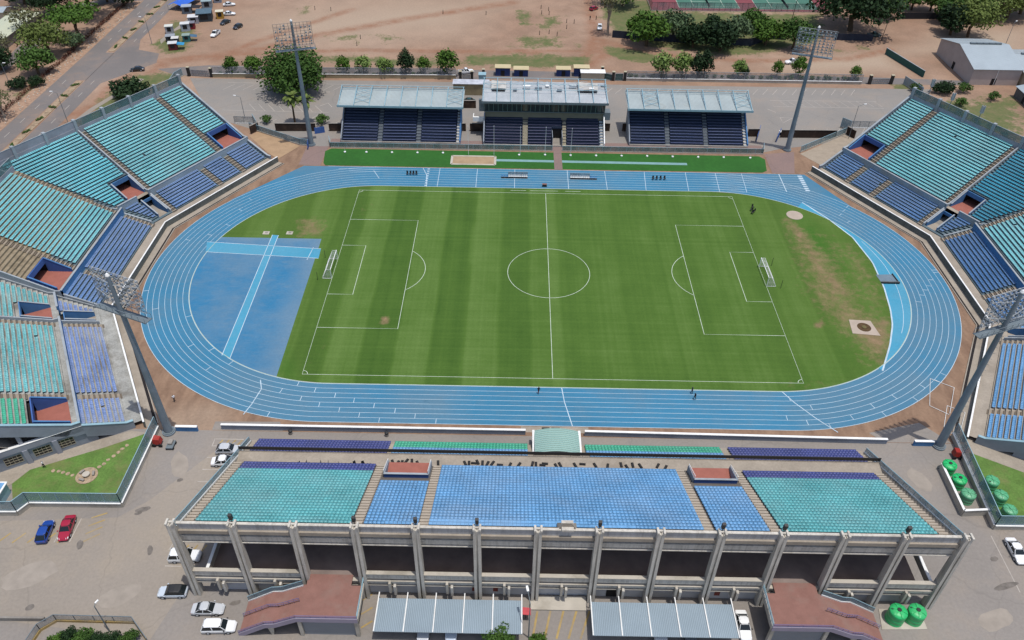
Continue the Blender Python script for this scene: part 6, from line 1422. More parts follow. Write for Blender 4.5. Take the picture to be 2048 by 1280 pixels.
# fenced garden at the lower left edge
gx = PX((82, 1262), (115, 1243), (270, 1247), (300, 1290)); wall_run('garden_fence', 'low wall with slim steel fence around the planted bed at bottom left', [(gx[0][0]-.5, gx[0][1]-3), gx[0], gx[1], gx[2], gx[3]], .2, .5, YEL, None, 0, 'fence', None, glassy('thin_mesh', (.2, .22, .24), .4, .3), 1.3, 0, STEEL)
mb = MB(); a = P(0, 1241); c = P(92, 1241); mb.wall((a[0]-8, a[1]), c, .3, 0, .8, CONCG); one(mb, 'low_wall', 'low concrete wall running in from the left edge near the bottom', 'wall')
x, y = P(2, 998); t = thing('ticket_booth', 'small booth with blue roof at the left edge by the glass wall', 'booth', (x-.8, y, 0)); b = MB(); b.box(x-2.6, x+1.0, y-1, y+1.4, 0, 2.3, LBLUE); b.build('booth_wall', t); b = MB(); b.box(x-2.8, x+1.2, y-1.2, y+1.6, 2.3, 2.45, WHITE); b.box(x-2.5, x+.9, y-.9, y+1.3, 2.45, 2.5, SKYB); b.build('roof', t)
# ------------------------------------------------------------------ trees and shrubs
def leaf_mat(name, c0, c1, c2):
    m, nt, b = newmat(name, .75); p = pos(nt)
    oi = nt.nodes.new('ShaderNodeObjectInfo')
    n = mth(nt, 'ADD', noise(nt, p, .9, 5, .7), mth(nt, 'MULTIPLY', mth(nt, 'SUBTRACT', oi.outputs['Random'], .5), .12))
    nt.links.new(ramp(nt, n, [(.3, c0), (.5, c1), (.7, c2)]), b.inputs['Base Color']); b.inputs['Specular IOR Level'].default_value = .2
    MATS[name] = m; return m
LEAF = dict(mid=leaf_mat('leaf_mid', S(50, 78, 30), S(72, 104, 42), S(94, 126, 56)), dark=leaf_mat('leaf_dark', S(30, 50, 26), S(40, 64, 34), S(54, 82, 42)), lime=leaf_mat('leaf_lime', S(96, 122, 56), S(124, 150, 76), S(152, 174, 104)),
            olive=leaf_mat('leaf_olive', S(80, 92, 46), S(104, 120, 58), S(126, 142, 72)), acid=leaf_mat('leaf_acid', S(60, 90, 30), S(82, 116, 40), S(106, 140, 56)), grey=leaf_mat('leaf_grey', S(74, 96, 64), S(94, 116, 80), S(114, 134, 98)),
            sparse=leaf_mat('leaf_sparse', S(88, 96, 62), S(110, 112, 76), S(130, 128, 92)))
BARK = mat('bark', S(112, 92, 72), .95, .25, 2); BARKP = mat('bark_pale', S(170, 156, 140), .9, .2, 2)
def crown_mesh(key, clumps, per, leaf, seed):
    """clumps: (x, y, z, rx, ry, rz); leaf-sized faces spread through and over each clump"""
    r = np.random.default_rng(seed); V = []
    tot = sum(c[3]*c[4]+c[3]*c[5] for c in clumps)
    for x, y, z, rx, ry, rz in clumps:
        n = int(per*(rx*ry+rx*rz)/tot)
        d = r.normal(size=(n, 3)); d /= np.linalg.norm(d, axis=1)[:, None]; rad = 1-np.abs(r.normal(0, .16, n))-.0; rad = np.where(r.random(n) < .18, r.random(n), rad)
        rad *= 1+.14*np.sin(d[:, 0]*7+seed)*np.cos(d[:, 1]*6)+.08*np.sin(d[:, 2]*9)
        c = d*rad[:, None]*np.array([rx, ry, rz])+np.array([x, y, z])
        nn = d*.7+r.normal(0, .55, (n, 3)); nn[:, 2] += .35; nn /= np.linalg.norm(nn, axis=1)[:, None]
        t = np.cross(nn, r.normal(size=(n, 3))); t /= np.linalg.norm(t, axis=1)[:, None]+1e-9; bt = np.cross(nn, t)
        s = leaf*r.uniform(.6, 1.35, n)[:, None]
        V.append(np.stack([c-t*s, c-bt*s*.55, c+t*s, c+bt*s*.55], 1).reshape(-1, 3))
    V = np.concatenate(V); me = bpy.data.meshes.new('crown'); me.vertices.add(len(V)); me.vertices.foreach_set('co', V.astype(np.float32).ravel())
    F = np.arange(len(V), dtype=np.int32); me.loops.add(len(V)); me.loops.foreach_set('vertex_index', F); me.polygons.add(len(V)//4); me.polygons.foreach_set('loop_start', np.arange(0, len(V), 4, dtype=np.int32))
    me.update(calc_edges=True); me.materials.append(LEAF[key]); return me
def blob_clumps(seed, w, h, n, flat=1.0, z0=.35):
    r = random.Random(seed); out = [(0, 0, h*(z0+.32), w*.33, w*.33, h*.26*flat)]
    for i in range(n):
        a = i*2.4+r.random(); q = w*.5*math.sqrt((i+.6)/n)*.72; z = h*(z0+(.62-.34*(q/(w*.36+1e-6))**2*.8)*r.uniform(.75, 1.1)); k = w*r.uniform(.13, .22)
        out.append((q*math.cos(a), q*math.sin(a), min(z, h*.9), k, k, k*.8*flat))
    return out
TREES = {}
def tree_proto(name, key, w, h, n, per, leaf, seed, flat=1.0, z0=.35, stem=.12, bark=None):
    root = bpy.data.objects.new(name, None); cl = blob_clumps(seed, w, h, n, flat, z0)
    c = bpy.data.objects.new('crown', crown_mesh(key, cl, per, leaf, seed)); c.parent = root
    b = MB(); r = random.Random(seed); top = h*(z0+.25); b.tube((0, 0, -.1), (.1*w*(r.random()-.5), .1*w*(r.random()-.5), top*.6), stem*1.3, bark or BARK, stem, 8, False)
    for x, y, z, rx, ry, rz in cl[1:6]: b.tube((0, 0, top*.5), (x*.8, y*.8, z), stem*.6, bark or BARK, stem*.2, 6, False)
    t = b.build('trunk'); t.parent = root; root['_c'] = 1; TREES[name+key+str(seed)] = root; return root, c, t
used_tree = set()
TSC = {'street_tree': 1.42, 'round_tree': 1.3, 'dark_tree': 1.5, 'acacia_tree': 1.75, 'olive_tree': 1.6, 'bush_tree': 1.4, 'sparse_tree': 1.3, 'tall_tree': 1.1, 'shrub': 1.25}
def tree(proto, x, y, label, sc=1.0, rz=None, group=None, cat='tree'):
    sc *= TSC[proto[0].name.split('.')[0]]
    root, c, t = proto; rz = rng.random()*6.28 if rz is None else rz
    if root.name not in used_tree:
        used_tree.add(root.name)
        for o in (root, c, t): COL.objects.link(o) if o.name not in COL.objects else None
        del root['_c']; root.location = (x, y, 0); root.rotation_euler = (0, 0, rz); root.scale = (sc, sc, sc); tag(root, label, cat, group); return root
    r = dup(root, (x, y, 0), rz, label, None, (sc*rng.uniform(.88, 1.12), sc*rng.uniform(.88, 1.12), sc*rng.uniform(.88, 1.1))); r['category'] = cat
    if group: r['group'] = group
    elif 'group' in r: del r['group']
    return r
STL = tree_proto('street_tree', 'lime', 4.4, 5.4, 13, 1300, .24, 3, 1.35, .16, .1); STM = tree_proto('street_tree', 'acid', 4.6, 5.6, 13, 1300, .24, 5, 1.3, .16, .1)
STD = tree_proto('street_tree', 'dark', 4.2, 6.6, 13, 1500, .24, 8, 1.7, .14, .12)
BIG = tree_proto('round_tree', 'mid', 17.0, 11.5, 34, 7000, .4, 21, 1.25, .06, .4); HUGE = tree_proto('dark_tree', 'dark', 21, 12.5, 26, 5600, .5, 31, .95, .2, .5)
ACA = tree_proto('acacia_tree', 'acid', 14, 7.6, 18, 2800, .36, 41, .5, .5, .3); OLV = tree_proto('olive_tree', 'olive', 15, 10, 22, 3400, .4, 51, .95, .25, .35)
MDT = tree_proto('bush_tree', 'mid', 11, 8.5, 16, 2200, .4, 61, .95, .15, .3); DKT = tree_proto('bush_tree', 'dark', 10, 7.5, 14, 2000, .4, 71, 1.0, .08, .3)
ACD = tree_proto('bush_tree', 'acid', 11, 8.0, 16, 2200, .4, 75, .9, .15, .3)
GRY = tree_proto('bush_tree', 'grey', 9, 7, 14, 1500, .36, 81, 1.0, .15, .25); SPR = tree_proto('sparse_tree', 'sparse', 9, 8, 14, 520, .34, 91, 1.0, .3, .22, BARKP); TAL = tree_proto('tall_tree', 'sparse', 9, 14, 14, 700, .36, 95, 1.0, .45, .35, BARKP)
SHB = tree_proto('shrub', 'dark', 6.5, 3.6, 9, 1300, .26, 101, 1.0, .05, .1); SHM = tree_proto('shrub', 'mid', 2.6, 2.0, 6, 420, .16, 105, 1.0, .1, .06); SHS = tree_proto('shrub', 'mid', 1.4, 1.1, 5, 170, .13, 107, 1.0, .05, .04)
GS = 'street trees behind the far wall'
for u, v, pr, sc, l in ((467, 151, STM, .85, 'small lime-green street tree, first right of the left black gate pillars'), (509, 152, STM, 1.0, 'lime-green street tree between the gate and the big round tree'), (689, 150, STM, .9, 'lime street tree behind the wall, right of the big round tree'), (728, 150, STL, .95, 'pale lime street tree, second right of the big round tree'),
                        (770, 152, STL, .95, 'two-toned street tree left of the dark cypress-like one'), (813, 152, STD, 1.05, 'dark upright street tree with two tops behind the far wall'), (847, 150, STM, .8, 'small lime street tree just right of the dark upright one'), (893, 153, STM, 1.3, 'largest lime street tree, beside the white pickup'),
                        (1322, 156, STL, 1.25, 'large pale lime street tree right of the green mesh gate'), (1361, 157, STL, 1.15, 'pale lime street tree touching the dark one'), (1391, 157, STD, 1.0, 'dark green street tree, left half of the dark pair'), (1406, 157, STD, 1.0, 'dark green street tree, right half of the dark pair'), (1476, 156, STL, .95, 'street tree standing alone above the right covered stand'),
                        (1553, 154, STM, .75, 'narrow lime street tree left of the white pickup on the dirt road'), (1595, 155, STM, .9, 'lime street tree in front of the white pickup on the dirt road'), (1706, 160, STM, .65, 'smallest street tree, near the right black gate pillars')):
    x, y = P(u, v); tree(pr, x, y, l, sc, None, GS)
x, y = P(776, 151); tree(STD, x+.8, y, 'dark half of the two-toned street tree', .6, None, GS); x, y = P(1484, 156); tree(STD, x+.6, y, 'small dark street tree standing alone above the right covered stand', .55, None, GS)
x, y = P(596, 182); tree(BIG, x, y, 'big round green tree shading the far parking lot', 1.0)
GR = 'trees around the courts'; 
for u, v, pr, sc, l in ((1292, 92, ACD, 1.15, 'leafy mid-green tree at the left end of the dark fence'), (1345, 78, GRY, 1.15, 'grey-green tree right of the leafy tree by the dark fence'), (1385, 95, DKT, .95, 'dark bushy tree below the tennis courts, left'), (1424, 70, DKT, .75, 'dark tree directly under the red tennis court edge'), (1440, 102, DKT, 1.15, 'dark dense bush at the dirt road edge'),
                        (1472, 88, GRY, 1.0, 'pale grey tree among the dark bushes'), (1500, 62, MDT, .75, 'mid-green tree in the meadow between court and mast'), (1530, 90, ACD, .9, 'bright green tree left of the right far mast'), (1585, 98, MDT, .9, 'mid-green tree just left of the right far mast'), (1700, 62, HUGE, 1.05, 'huge dark tree at the top right, over the dark fence'),
                        (1765, 35, ACD, 1.0, 'bright green tree right of the huge dark tree'), (1822, 20, MDT, .9, 'tree in front of the long black fence at the top right'), (1860, 22, ACD, .9, 'bright tree over the long black fence at the top right'), (1895, 45, MDT, 1.0, 'tree between the black fence and the warehouse'), (1900, 70, DKT, 1.15, 'dark tree behind the left corner of the warehouse'),
                        (1945, 40, MDT, 1.0, 'dark leafy tree above the warehouse roof'), (1935, 74, OLV, .8, 'olive tree touching the warehouse roof ridge'), (2012, 38, OLV, .75, 'yellow-green tree at the far right with a round shadow'), (2040, 28, HUGE, .7, 'dark tree at the top right corner of the photo'), (1985, 30, SHB, 1.2, 'low dark bush left of the yellow-green tree'), (1215, 70, TAL, 1.0, 'tall bare-trunked tree beside the dark fence end'), (1245, 12, ACD, 1.0, 'green tree at the top edge left of the tennis courts'), (1205, 8, SPR, 1.0, 'thin crowned tree above the red car')):
    x, y = P(u, v); tree(pr, x, y, l, sc, None, GR)
for u, v, pr, sc, l in ((100, 112, OLV, .72, 'large olive-green tree on the left beside the red hedge line'), (78, 148, MDT, .8, 'round green tree standing lowest in the left tree group'), (185, 34, ACA, .95, 'broad flat-topped acacia at the top of the left tree group'), (160, 76, ACA, .85, 'flat-topped acacia overhanging the red hedge line'), (110, 30, HUGE, .55, 'dark tree behind the cream roof building'), (62, 75, SPR, 1.15, 'thin brownish tree by the cream roof corner'),
                        (10, 118, SPR, .8, 'bare small tree at the left edge by the service road'), (3, 140, DKT, .8, 'dark bush cut by the left edge above the service road'), (40, 175, SHB, .9, 'low bush between the service road and hedge'), (75, 172, SHB, .8, 'second low bush between the service road and hedge'), (250, 12, DKT, .9, 'dark tree by the roadside at the top edge'), (50, 8, DKT, 1.2, 'dark tree shadowing the top left corner'), (150, 100, GRY, .7, 'grey-green tree below the acacias'), (10, 235, SPR, .9, 'thin tree at the left edge over the verge'), (215, 4, MDT, .9, 'tree at the top edge by the far end of the hedge')):
    x, y = P(u, v); tree(pr, x, y, l, sc, None, 'trees along the left road')
x, y = P(262, 198); tree(SHB, x, y, 'broad dark bush on the grass behind the left stand bank', 1.9, None, None, 'bush')
x, y = P(534, 246); tree(SHM, x, y, 'small round bush beside the palms', 1.2, None, None, 'bush'); x, y = P(1885, 186); tree(SHB, x, y, 'low dark bush cluster in front of the grey warehouse', 1.0, None, None, 'bush'); x, y = P(1925, 185); tree(SHM, x, y, 'rounded bush at the warehouse corner', 1.8, None, None, 'bush')
for u, v, l in ((1830, 184, 'bush by the grass behind the right stand bank top'), (1920, 212, 'small bush on the dry grass, below the warehouse'), (1985, 200, 'bright low bush by the grey house'), (645, 247, 'bush against the dark wall right of the palms')): x, y = P(u, v); tree(SHM, x, y, l, 1.4, None, None, 'bush')
for u0, u1, n, v0, v1 in ((440, 545, 9, 149, 149.5), (650, 900, 22, 149.5, 150), (1240, 1480, 16, 154, 155), (1490, 1720, 18, 157, 160)):
    for i in range(n):
        f = (i+rng.random()*.6)/n; x, y = P(u0+(u1-u0)*f, v0+(v1-v0)*f+.6); tree(SHS, x, y, 'low dark shrub in the planted strip outside the far wall', rng.uniform(.7, 1.3), None, 'shrubs outside the far wall', 'shrub')
for u, v, sc in ((998, 1290, 1.0), (1075, 1302, .7)): x, y = P(u, v); tree(STM if sc < 1 else MDT, x, y, 'green tree crown rising at the bottom edge, '+('left' if sc == 1 else 'right')+' of two', .36 if sc == 1 else .5, None, None)
for i, (u, v, pr, sc) in enumerate(((140, 1285, DKT, .4), (170, 1290, MDT, .38), (200, 1290, DKT, .36), (235, 1288, DKT, .36), (262, 1288, MDT, .33), (120, 1295, ACD, .36))): x, y = P(u, v); tree(pr, x, y, 'garden tree inside the steel fence at bottom left', sc*.62, None, 'garden trees at bottom left')
# palms
def palm(x, y, h, label, seed):
    t = thing('palm_tree', label, 'palm tree', (x, y, 0), 0, 'palms by the left far mast'); r = random.Random(seed)
    b = MB(); b.tube((x, y, 0), (x+.2, y, h), .3, BARK, .2, 10); b.build('trunk', t)
    b = MB(); b.lathe((x+.15, y, h-2.6), [(.35, 0), (.95, .6), (.8, 1.6), (.4, 2.6)], mat('dead_frond', S(96, 84, 56), .95, .3, 2), 14); b.build('dead_skirt', t)
    b = MB()
    for k in range(34):
        a = k*2.4; el = r.uniform(-.5, 1.25); L = r.uniform(2.3, 3.1); c, s = math.cos(a), math.sin(a); p0 = Vector((x+.2, y, h)); pts = []
        for q in range(5):
            f = q/4; pts.append(p0+Vector((c*L*f*math.cos(el*.8), s*L*f*math.cos(el*.8), L*f*math.sin(el)-1.3*f*f)))
        wd = [.05, .35, .55, .45, .02]
        for q in range(4):
            n1, n2 = Vector((-s*wd[q], c*wd[q], -.1*wd[q])), Vector((-s*wd[q+1], c*wd[q+1], -.1*wd[q+1])); b.poly([pts[q]-n1, pts[q+1]-n2, pts[q+1], pts[q]], LEAF['olive']); b.poly([pts[q], pts[q+1], pts[q+1]+n2, pts[q]+n1], LEAF['olive'])
    b.build('crown', t)
for u, v, h, l, sd in ((590, 246, 8.2, 'fan palm left of the left far mast, the left one', 1), (617, 246, 7.2, 'fan palm right behind the left far mast', 2)): x, y = P(u, v); palm(x, y, h, l, sd)

# ------------------------------------------------------------------ far wall, fences and gates
FW = mat('far_wall_cream', S(186, 172, 140), .85, .1, .3, S(150, 134, 106), .5); MESHT = glassy('thin_mesh', (.2, .22, .24), .4, .12)
wall_run('boundary_wall', 'long cream boundary wall with slim fence posts left of the press-box gate, far side of the parking lot', [P(426, 154.5), P(912, 157.5)], .3, 1.25, FW, WHITE, .1, 'wall', None, MESHT, 2.1, 0, CCOP, None, 6.0)
wall_run('boundary_wall', 'long low white-capped boundary wall with mesh fence right of the green gate, far side of the parking lot', [P(1252, 161.5), P(1722, 169)], .3, .9, CONCP, WHITE, .1, 'wall', None, MESHT, 2.3, 0, CCOP, None, 6.0)
GP = 'black gate pillars on the far side'
for u, v, l in ((379, 152, 'black gate pillar at the top end of the left stand bank'), (424, 154, 'black gate pillar where the cream boundary wall begins'), (921, 160, 'black gate pillar left of the low white roof'), (944, 160, 'black gate pillar, second left of the low white roof'), (967, 156, 'slim black pillar by the turnstile roofs'), (1204, 151, 'slim black pillar with white cap behind the white awning box'), (1226, 161, 'thick black gate pillar left of the green mesh gate leaf'), (1249, 161, 'thick black gate pillar right of the green mesh gate leaf'), (1738, 168, 'black gate pillar, left of the far right gate'), (1781, 168, 'black gate pillar, right of the far right gate')):
    x, y = P(u, v); t = thing('gate_pillar', l, 'pillar', (x, y, 0), 0, GP); b = MB(); b.box(x-.42, x+.42, y-.42, y+.42, 0, 2.9, BLK); b.build('shaft', t); b = MB(); b.box(x-.5, x+.5, y-.5, y+.5, 2.9, 3.05, CREAM); b.build('cap', t)
def gate(a, c, h, mt, label, group=None):
    p, q = P(*a), P(*c); t = thing('gate', label, 'gate', (*p, 0), 0, group); b = MB(); k = 10
    for i in range(k+1): f = i/k; x, y = p[0]+(q[0]-p[0])*f, p[1]+(q[1]-p[1])*f; b.tube((x, y, .1), (x, y, h), .05, STEEL, n=5)
    for z in (.15, h/2, h-.05): b.tube((*p, z), (*q, z), .05, STEEL, n=5)
    b.build('gate_frame', t); b = MB(); b.wall(p, q, .03, .1, h, mt); b.build('mesh_panel', t)
GMS = glassy('gate_mesh', (.2, .2, .22), .4, .35); GGR = mat('green_shade_cloth', S(66, 106, 98), .9, .12, .5); gate((384, 152), (419, 154), 2.1, GMS, 'pale mesh gate between the two left black pillars'); gate((1230, 161), (1245, 161), 2.3, GGR, 'green mesh gate leaf between two thick black pillars'); gate((1208, 158), (1223, 161), 2.0, GGR, 'green shade-cloth gate beside the white awning box'); gate((1742, 168), (1777, 168), 1.8, GMS, 'brownish mesh gate between the far right black pillars'); gate((925, 160), (940, 160), 1.8, GMS, 'small mesh gate between two pillars by the low white roof')
def fence(pts, h, mt, name, label, th=.12, cap=None, cat='fence'):
    return wall_run(name, label, [P(*p) for p in pts], th, h, mt, cap, .08, cat)
DKF = mat('dark_fence', (.022, .022, .026), .9, .15, .5); fence(((1224, 75), (1340, 84), (1500, 92), (1540, 78), (1572, 80)), 2.6, mat('slate_fence', S(58, 64, 78), .9, .15), 'dark_fence', 'dark slate fence running through the trees below the tennis courts'); fence(((1668, 80), (1744, 82)), 2.4, mat('slate_fence', S(58, 64, 78)), 'dark_fence', 'dark slate fence under the huge dark tree'); fence(((1800, 38), (1880, 38), (1970, 30)), 2.4, DKF, 'dark_fence', 'long black fence across the dirt at the top right')
fence(((1770, 108), (1846, 155)), 2.2, GGR, 'screen_fence', 'slanting green shade-cloth fence on the dirt left of the warehouse', .15, CCOP)
BRICK = mat('dark_brick_wall', S(70, 56, 48), .9, .2, 1.2, S(120, 96, 78), .5)
for pts, l in ((((552, 262), (632, 262)), 'dark wall below the palms left of the first covered stand'), (((659, 262), (684, 262)), 'dark wall stub left of the first covered stand'), (((922, 216), (952, 216)), 'dark wall between left covered stand and press box, rear'), (((1244, 262), (1258, 262)), 'dark wall stub left of the right covered stand'), (((1208, 262), (1219, 262)), 'dark wall stub right of the press box stand'), (((940, 262), (966, 262)), 'dark wall stub left of the press box stand'), (((922, 262), (932, 262)), 'dark wall stub right of the first covered stand'), (((1494, 273), (1516, 273)), 'dark wall stub right of the right covered stand'), (((1560, 275), (1670, 276)), 'long dark wall behind the right far mast'), (((1692, 268), (1708, 277)), 'short dark wall beside the blue glass corner'), (((502, 268), (518, 260)), 'short dark wall beside the left ramp')):
    fence(pts, 2.4, BRICK, 'dark_wall', l, .3, CONCG, 'wall')
for pts, l in ((((500, 258), (600, 290), (618, 292)), 'blue glass fence along the ramp beside the left far mast'), (((1600, 305), (1690, 268)), 'blue glass fence along the ramp beside the right far mast'), (((1680, 255), (1698, 262)), 'tall blue glass corner at the top of the right ramp'), (((508, 248), (516, 262)), 'tall blue glass corner at the top of the left ramp')):
    wall_run('glass_fence', l, [P(*p) for p in pts], .25, .35, CONCP, None, 0, 'fence', None, GLASSB, 1.6 if 'tall' not in l else 2.8)
for pts, l in ((((470, 247), (508, 248)), 'thin mesh fence on a white kerb behind the left stand bank'), (((1700, 256), (1770, 258)), 'thin mesh fence on a white kerb behind the right stand bank')): wall_run('mesh_fence', l, [P(*p) for p in pts], .2, .3, WHITE, None, 0, 'fence', None, glassy('thin_mesh2', (.3, .34, .36), .4, .35), 1.9, 0, STEEL)
wall_run('glass_fence', 'blue glass fence curving from the far top of the left stand bank', [P(362, 176), P(340, 178), P(352, 160), P(366, 152)], .25, .3, CONCP, None, 0, 'fence', None, GLASSB, 2.2); wall_run('glass_fence', 'grey panel fence leading off the top corner of the right stand bank', [P(1806, 168), P(1842, 192)], .25, .3, CONCP, None, 0, 'fence', None, glassy('grey_panel', (.25, .29, .31), .3, .8), 2.4)
for pts, l in ((((630, 268), (650, 265)), 'blue gate panel by the dark wall near the left mast'), (((1512, 285), (1519, 262)), 'blue gate panel right of the right covered stand'), (((1552, 285), (1560, 268)), 'blue gate leaf beside the little white counter at the right mast'), (((616, 300), (620, 282)), 'thin blue gate post panel at the foot of the left mast')): fence(pts, 1.9, DBLUE, 'blue_gate', l, .1, None, 'gate')
SANDP = mat('ramp_sand', S(186, 156, 124), .95, .12, .5); mb = MB(); mb.poly([(*P(u, v), .035) for u, v in ((498, 272), (520, 262), (600, 292), (556, 318), (536, 306))], SANDP); struct(mb, 'sandy_ramp'); mb = MB(); mb.poly([(*P(u, v), .035) for u, v in ((1600, 308), (1690, 270), (1712, 280), (1672, 318), (1640, 330))], mat('gravel_ramp', S(178, 164, 146), .95, .1, .8)); struct(mb, 'gravel_ramp')

# ------------------------------------------------------------------ buildings
def shed(name, corner, dx, dy, eave, ridge, label, wallm, roofm, rdir='x', doors=(), cat='building', over=.4):
    """rectangular building: corner = front-left, dx along x, dy along y; ridge parallel to rdir"""
    x, y = corner; t = thing(name, label, cat, (x+dx/2, y+dy/2, 0)); b = MB()
    b.prism([(x, y), (x+dx, y), (x+dx, y+dy), (x, y+dy)], 0, eave, wallm)
    if ridge > eave:
        if rdir == 'x':
            for q in (x, x+dx-.02): b.poly([(q, y, eave), (q, y+dy, eave), (q, y+dy/2, ridge)], wallm)
        else:
            for q in (y, y+dy): b.poly([(x, q, eave), (x+dx, q, eave), (x+dx/2, q, ridge)], wallm)
    b.build('wall', t); b = MB(); o = over
    if ridge > eave and rdir == 'x':
        sl_ = (ridge-eave)/(dy/2)
        for a, c, za, zc in ((y-o, y+dy/2, eave-o*sl_, ridge), (y+dy/2, y+dy+o, ridge, eave-o*sl_)): b.hexa([(x-o, a, za+.02), (x+dx+o, a, za+.02), (x+dx+o, c, zc+.02), (x-o, c, zc+.02), (x-o, a, za+.14), (x+dx+o, a, za+.14), (x+dx+o, c, zc+.14), (x-o, c, zc+.14)], roofm)
    elif ridge > eave:
        sl_ = (ridge-eave)/(dx/2)
        for a, c, za, zc in ((x-o, x+dx/2, eave-o*sl_, ridge), (x+dx/2, x+dx+o, ridge, eave-o*sl_)): b.hexa([(a, y-o, za+.02), (c, y-o, zc+.02), (c, y+dy+o, zc+.02), (a, y+dy+o, za+.02), (a, y-o, za+.14), (c, y-o, zc+.14), (c, y+dy+o, zc+.14), (a, y+dy+o, za+.14)], roofm)
    else: b.box(x-o, x+dx+o, y-o, y+dy+o, eave, eave+.16, roofm)
    b.build('roof', t)
    for (px, py, w_, h_, ax) in doors:
        b = MB()
        if ax == 'x': b.box(x+px-w_/2, x+px+w_/2, y-.06, y-.01, .05, h_, DARK)
        else: b.box(x-.06, x-.01, y+py-w_/2, y+py+w_/2, .05, h_, DARK)
        b.build('door', t)
    return t
WROOF = corrugated('warehouse_roof', S(184, 196, 202), 0, .8, .06, .4); WWALL = mat('warehouse_wall', S(206, 192, 184), .85, .08, .3); WW2 = mat('warehouse_wall_cream', S(208, 200, 178), .85, .06, .3)
t = shed('warehouse', (139.5, 106.8), 15.6, 26.5, 5.3, 8.4, 'large grey warehouse with pale metal roof at the top right', WWALL, WROOF, 'x', ((7.6, 0, 1.6, 2.2, 'x'), (0, 13, 1.6, 2.4, 'y')))
b = MB(); [b.box(142.5+i*2.1, 144.4+i*2.1, 119.7, 120.5, 8.5, 9.0, STEEL) for i in range(5)]; b.build('ridge_vent', t); b = MB(); b.tube((147.4, 106.7, 0), (147.4, 106.7, 5.3), .09, WHITE, n=6); b.build('downpipe', t)
t = shed('warehouse', (156.2, 104.5), 15, 24, 3.6, 6.6, 'lower pale-roofed shed attached to the right of the grey warehouse', WW2, WROOF, 'x'); b = MB(); [b.box(158.5+i*2.1, 160.4+i*2.1, 116.1, 116.9, 6.7, 7.2, STEEL) for i in range(3)]; b.build('ridge_vent', t); b = MB(); b.box(155.8, 166, 100.5, 104.3, 2.5, 2.65, corrugated('porch_blue', S(150, 176, 196), 0, .8)); b.build('porch_roof', t)
shed('house', (150.2, 88), 12, 10.5, 3.2, 4.6, 'grey flat-fronted house at the right edge behind the right stand bank', mat('house_grey', S(116, 112, 110), .85), WROOF, 'y', ((0, 5, 1.2, 2.0, 'y'),), 'building')
CRF = corrugated('cream_roof', S(214, 218, 190), 1, .7, .04, .6)
x, y = P(0, 88); t = shed('long_shed', (-192.5, 104), 9.8, 44, 3.4, 4.2, 'long cream-roofed shed at the top left behind the trees', mat('shed_wall', S(150, 140, 134), .85), CRF, 'y')
t.rotation_euler = (0, 0, 0)
x, y = P(0, 40); shed('house', (x-9, y), 11, 6, 2.8, 3.6, 'small grey roofed house cut by the left edge at the top', WW2, WROOF, 'x')
# gatehouses and turnstile roofs behind the press-box stand
YR = mat('cream_roof_flat', S(216, 200, 160), .8, .05); BLW = mat('turnstile_blue', S(60, 78, 130), .8, .15)
for u0, u1, v, h_, l in ((991, 1020, 152, 2.7, 'cream-roofed turnstile booth behind the press box, leftmost'), (1028, 1056, 153, 2.3, 'cream-roofed turnstile booth behind the press box, second from the left'), (1113, 1140, 153, 2.3, 'cream-roofed turnstile booth behind the press box, third from the left'), (1148, 1177, 153, 2.8, 'cream-roofed turnstile booth behind the press box, rightmost')):
    x0, y0 = P(u0, v); x1, _ = P(u1, v); shed('turnstile_booth', (x0, y0), x1-x0, 2.6, h_, h_, l, BLW, YR, 'x', (((x1-x0)/2, 0, 1.2, 1.9, 'x'),), 'booth', .25)
x0, y0 = P(1162, 160); x1, _ = P(1208, 160); shed('kiosk', (x0, y0), x1-x0, 2.4, 2.4, 2.4, 'kiosk with a bright white flat roof behind the press box corner', WW2, WHITE, 'x', (), 'booth', .3)
x0, y0 = P(907, 190); x1, _ = P(958, 190); shed('gatehouse', (x0, y0), x1-x0+3, 3.2, 3.6, 3.6, 'low gatehouse with white flat roof between left covered stand and press box', mat('gatehouse_tan', S(168, 152, 120), .85), mat('gatehouse_roof', S(206, 210, 220), .7), 'x', (), 'building', .2)
x0, y0 = P(958, 163); x1, _ = P(972, 163); shed('stair_box', (x0, y0-2.2), x1-x0, 2.2, 3.0, 3.0, 'pale blue box room beside the press box roof', LBLUE, LBLUE, 'x', (), 'booth', .1)
x, y = P(1568, 270); t = thing('counter', 'little white-topped counter by the right far mast', 'counter', (x, y, 0)); b = MB(); b.box(x-1.3, x+1.0, y-.3, y+.5, 0, 1.0, DKF); b.build('counter_body', t); b = MB(); b.box(x-1.5, x+1.2, y-.5, y+.7, 1.0, 1.12, WHITE); b.build('counter_top', t)
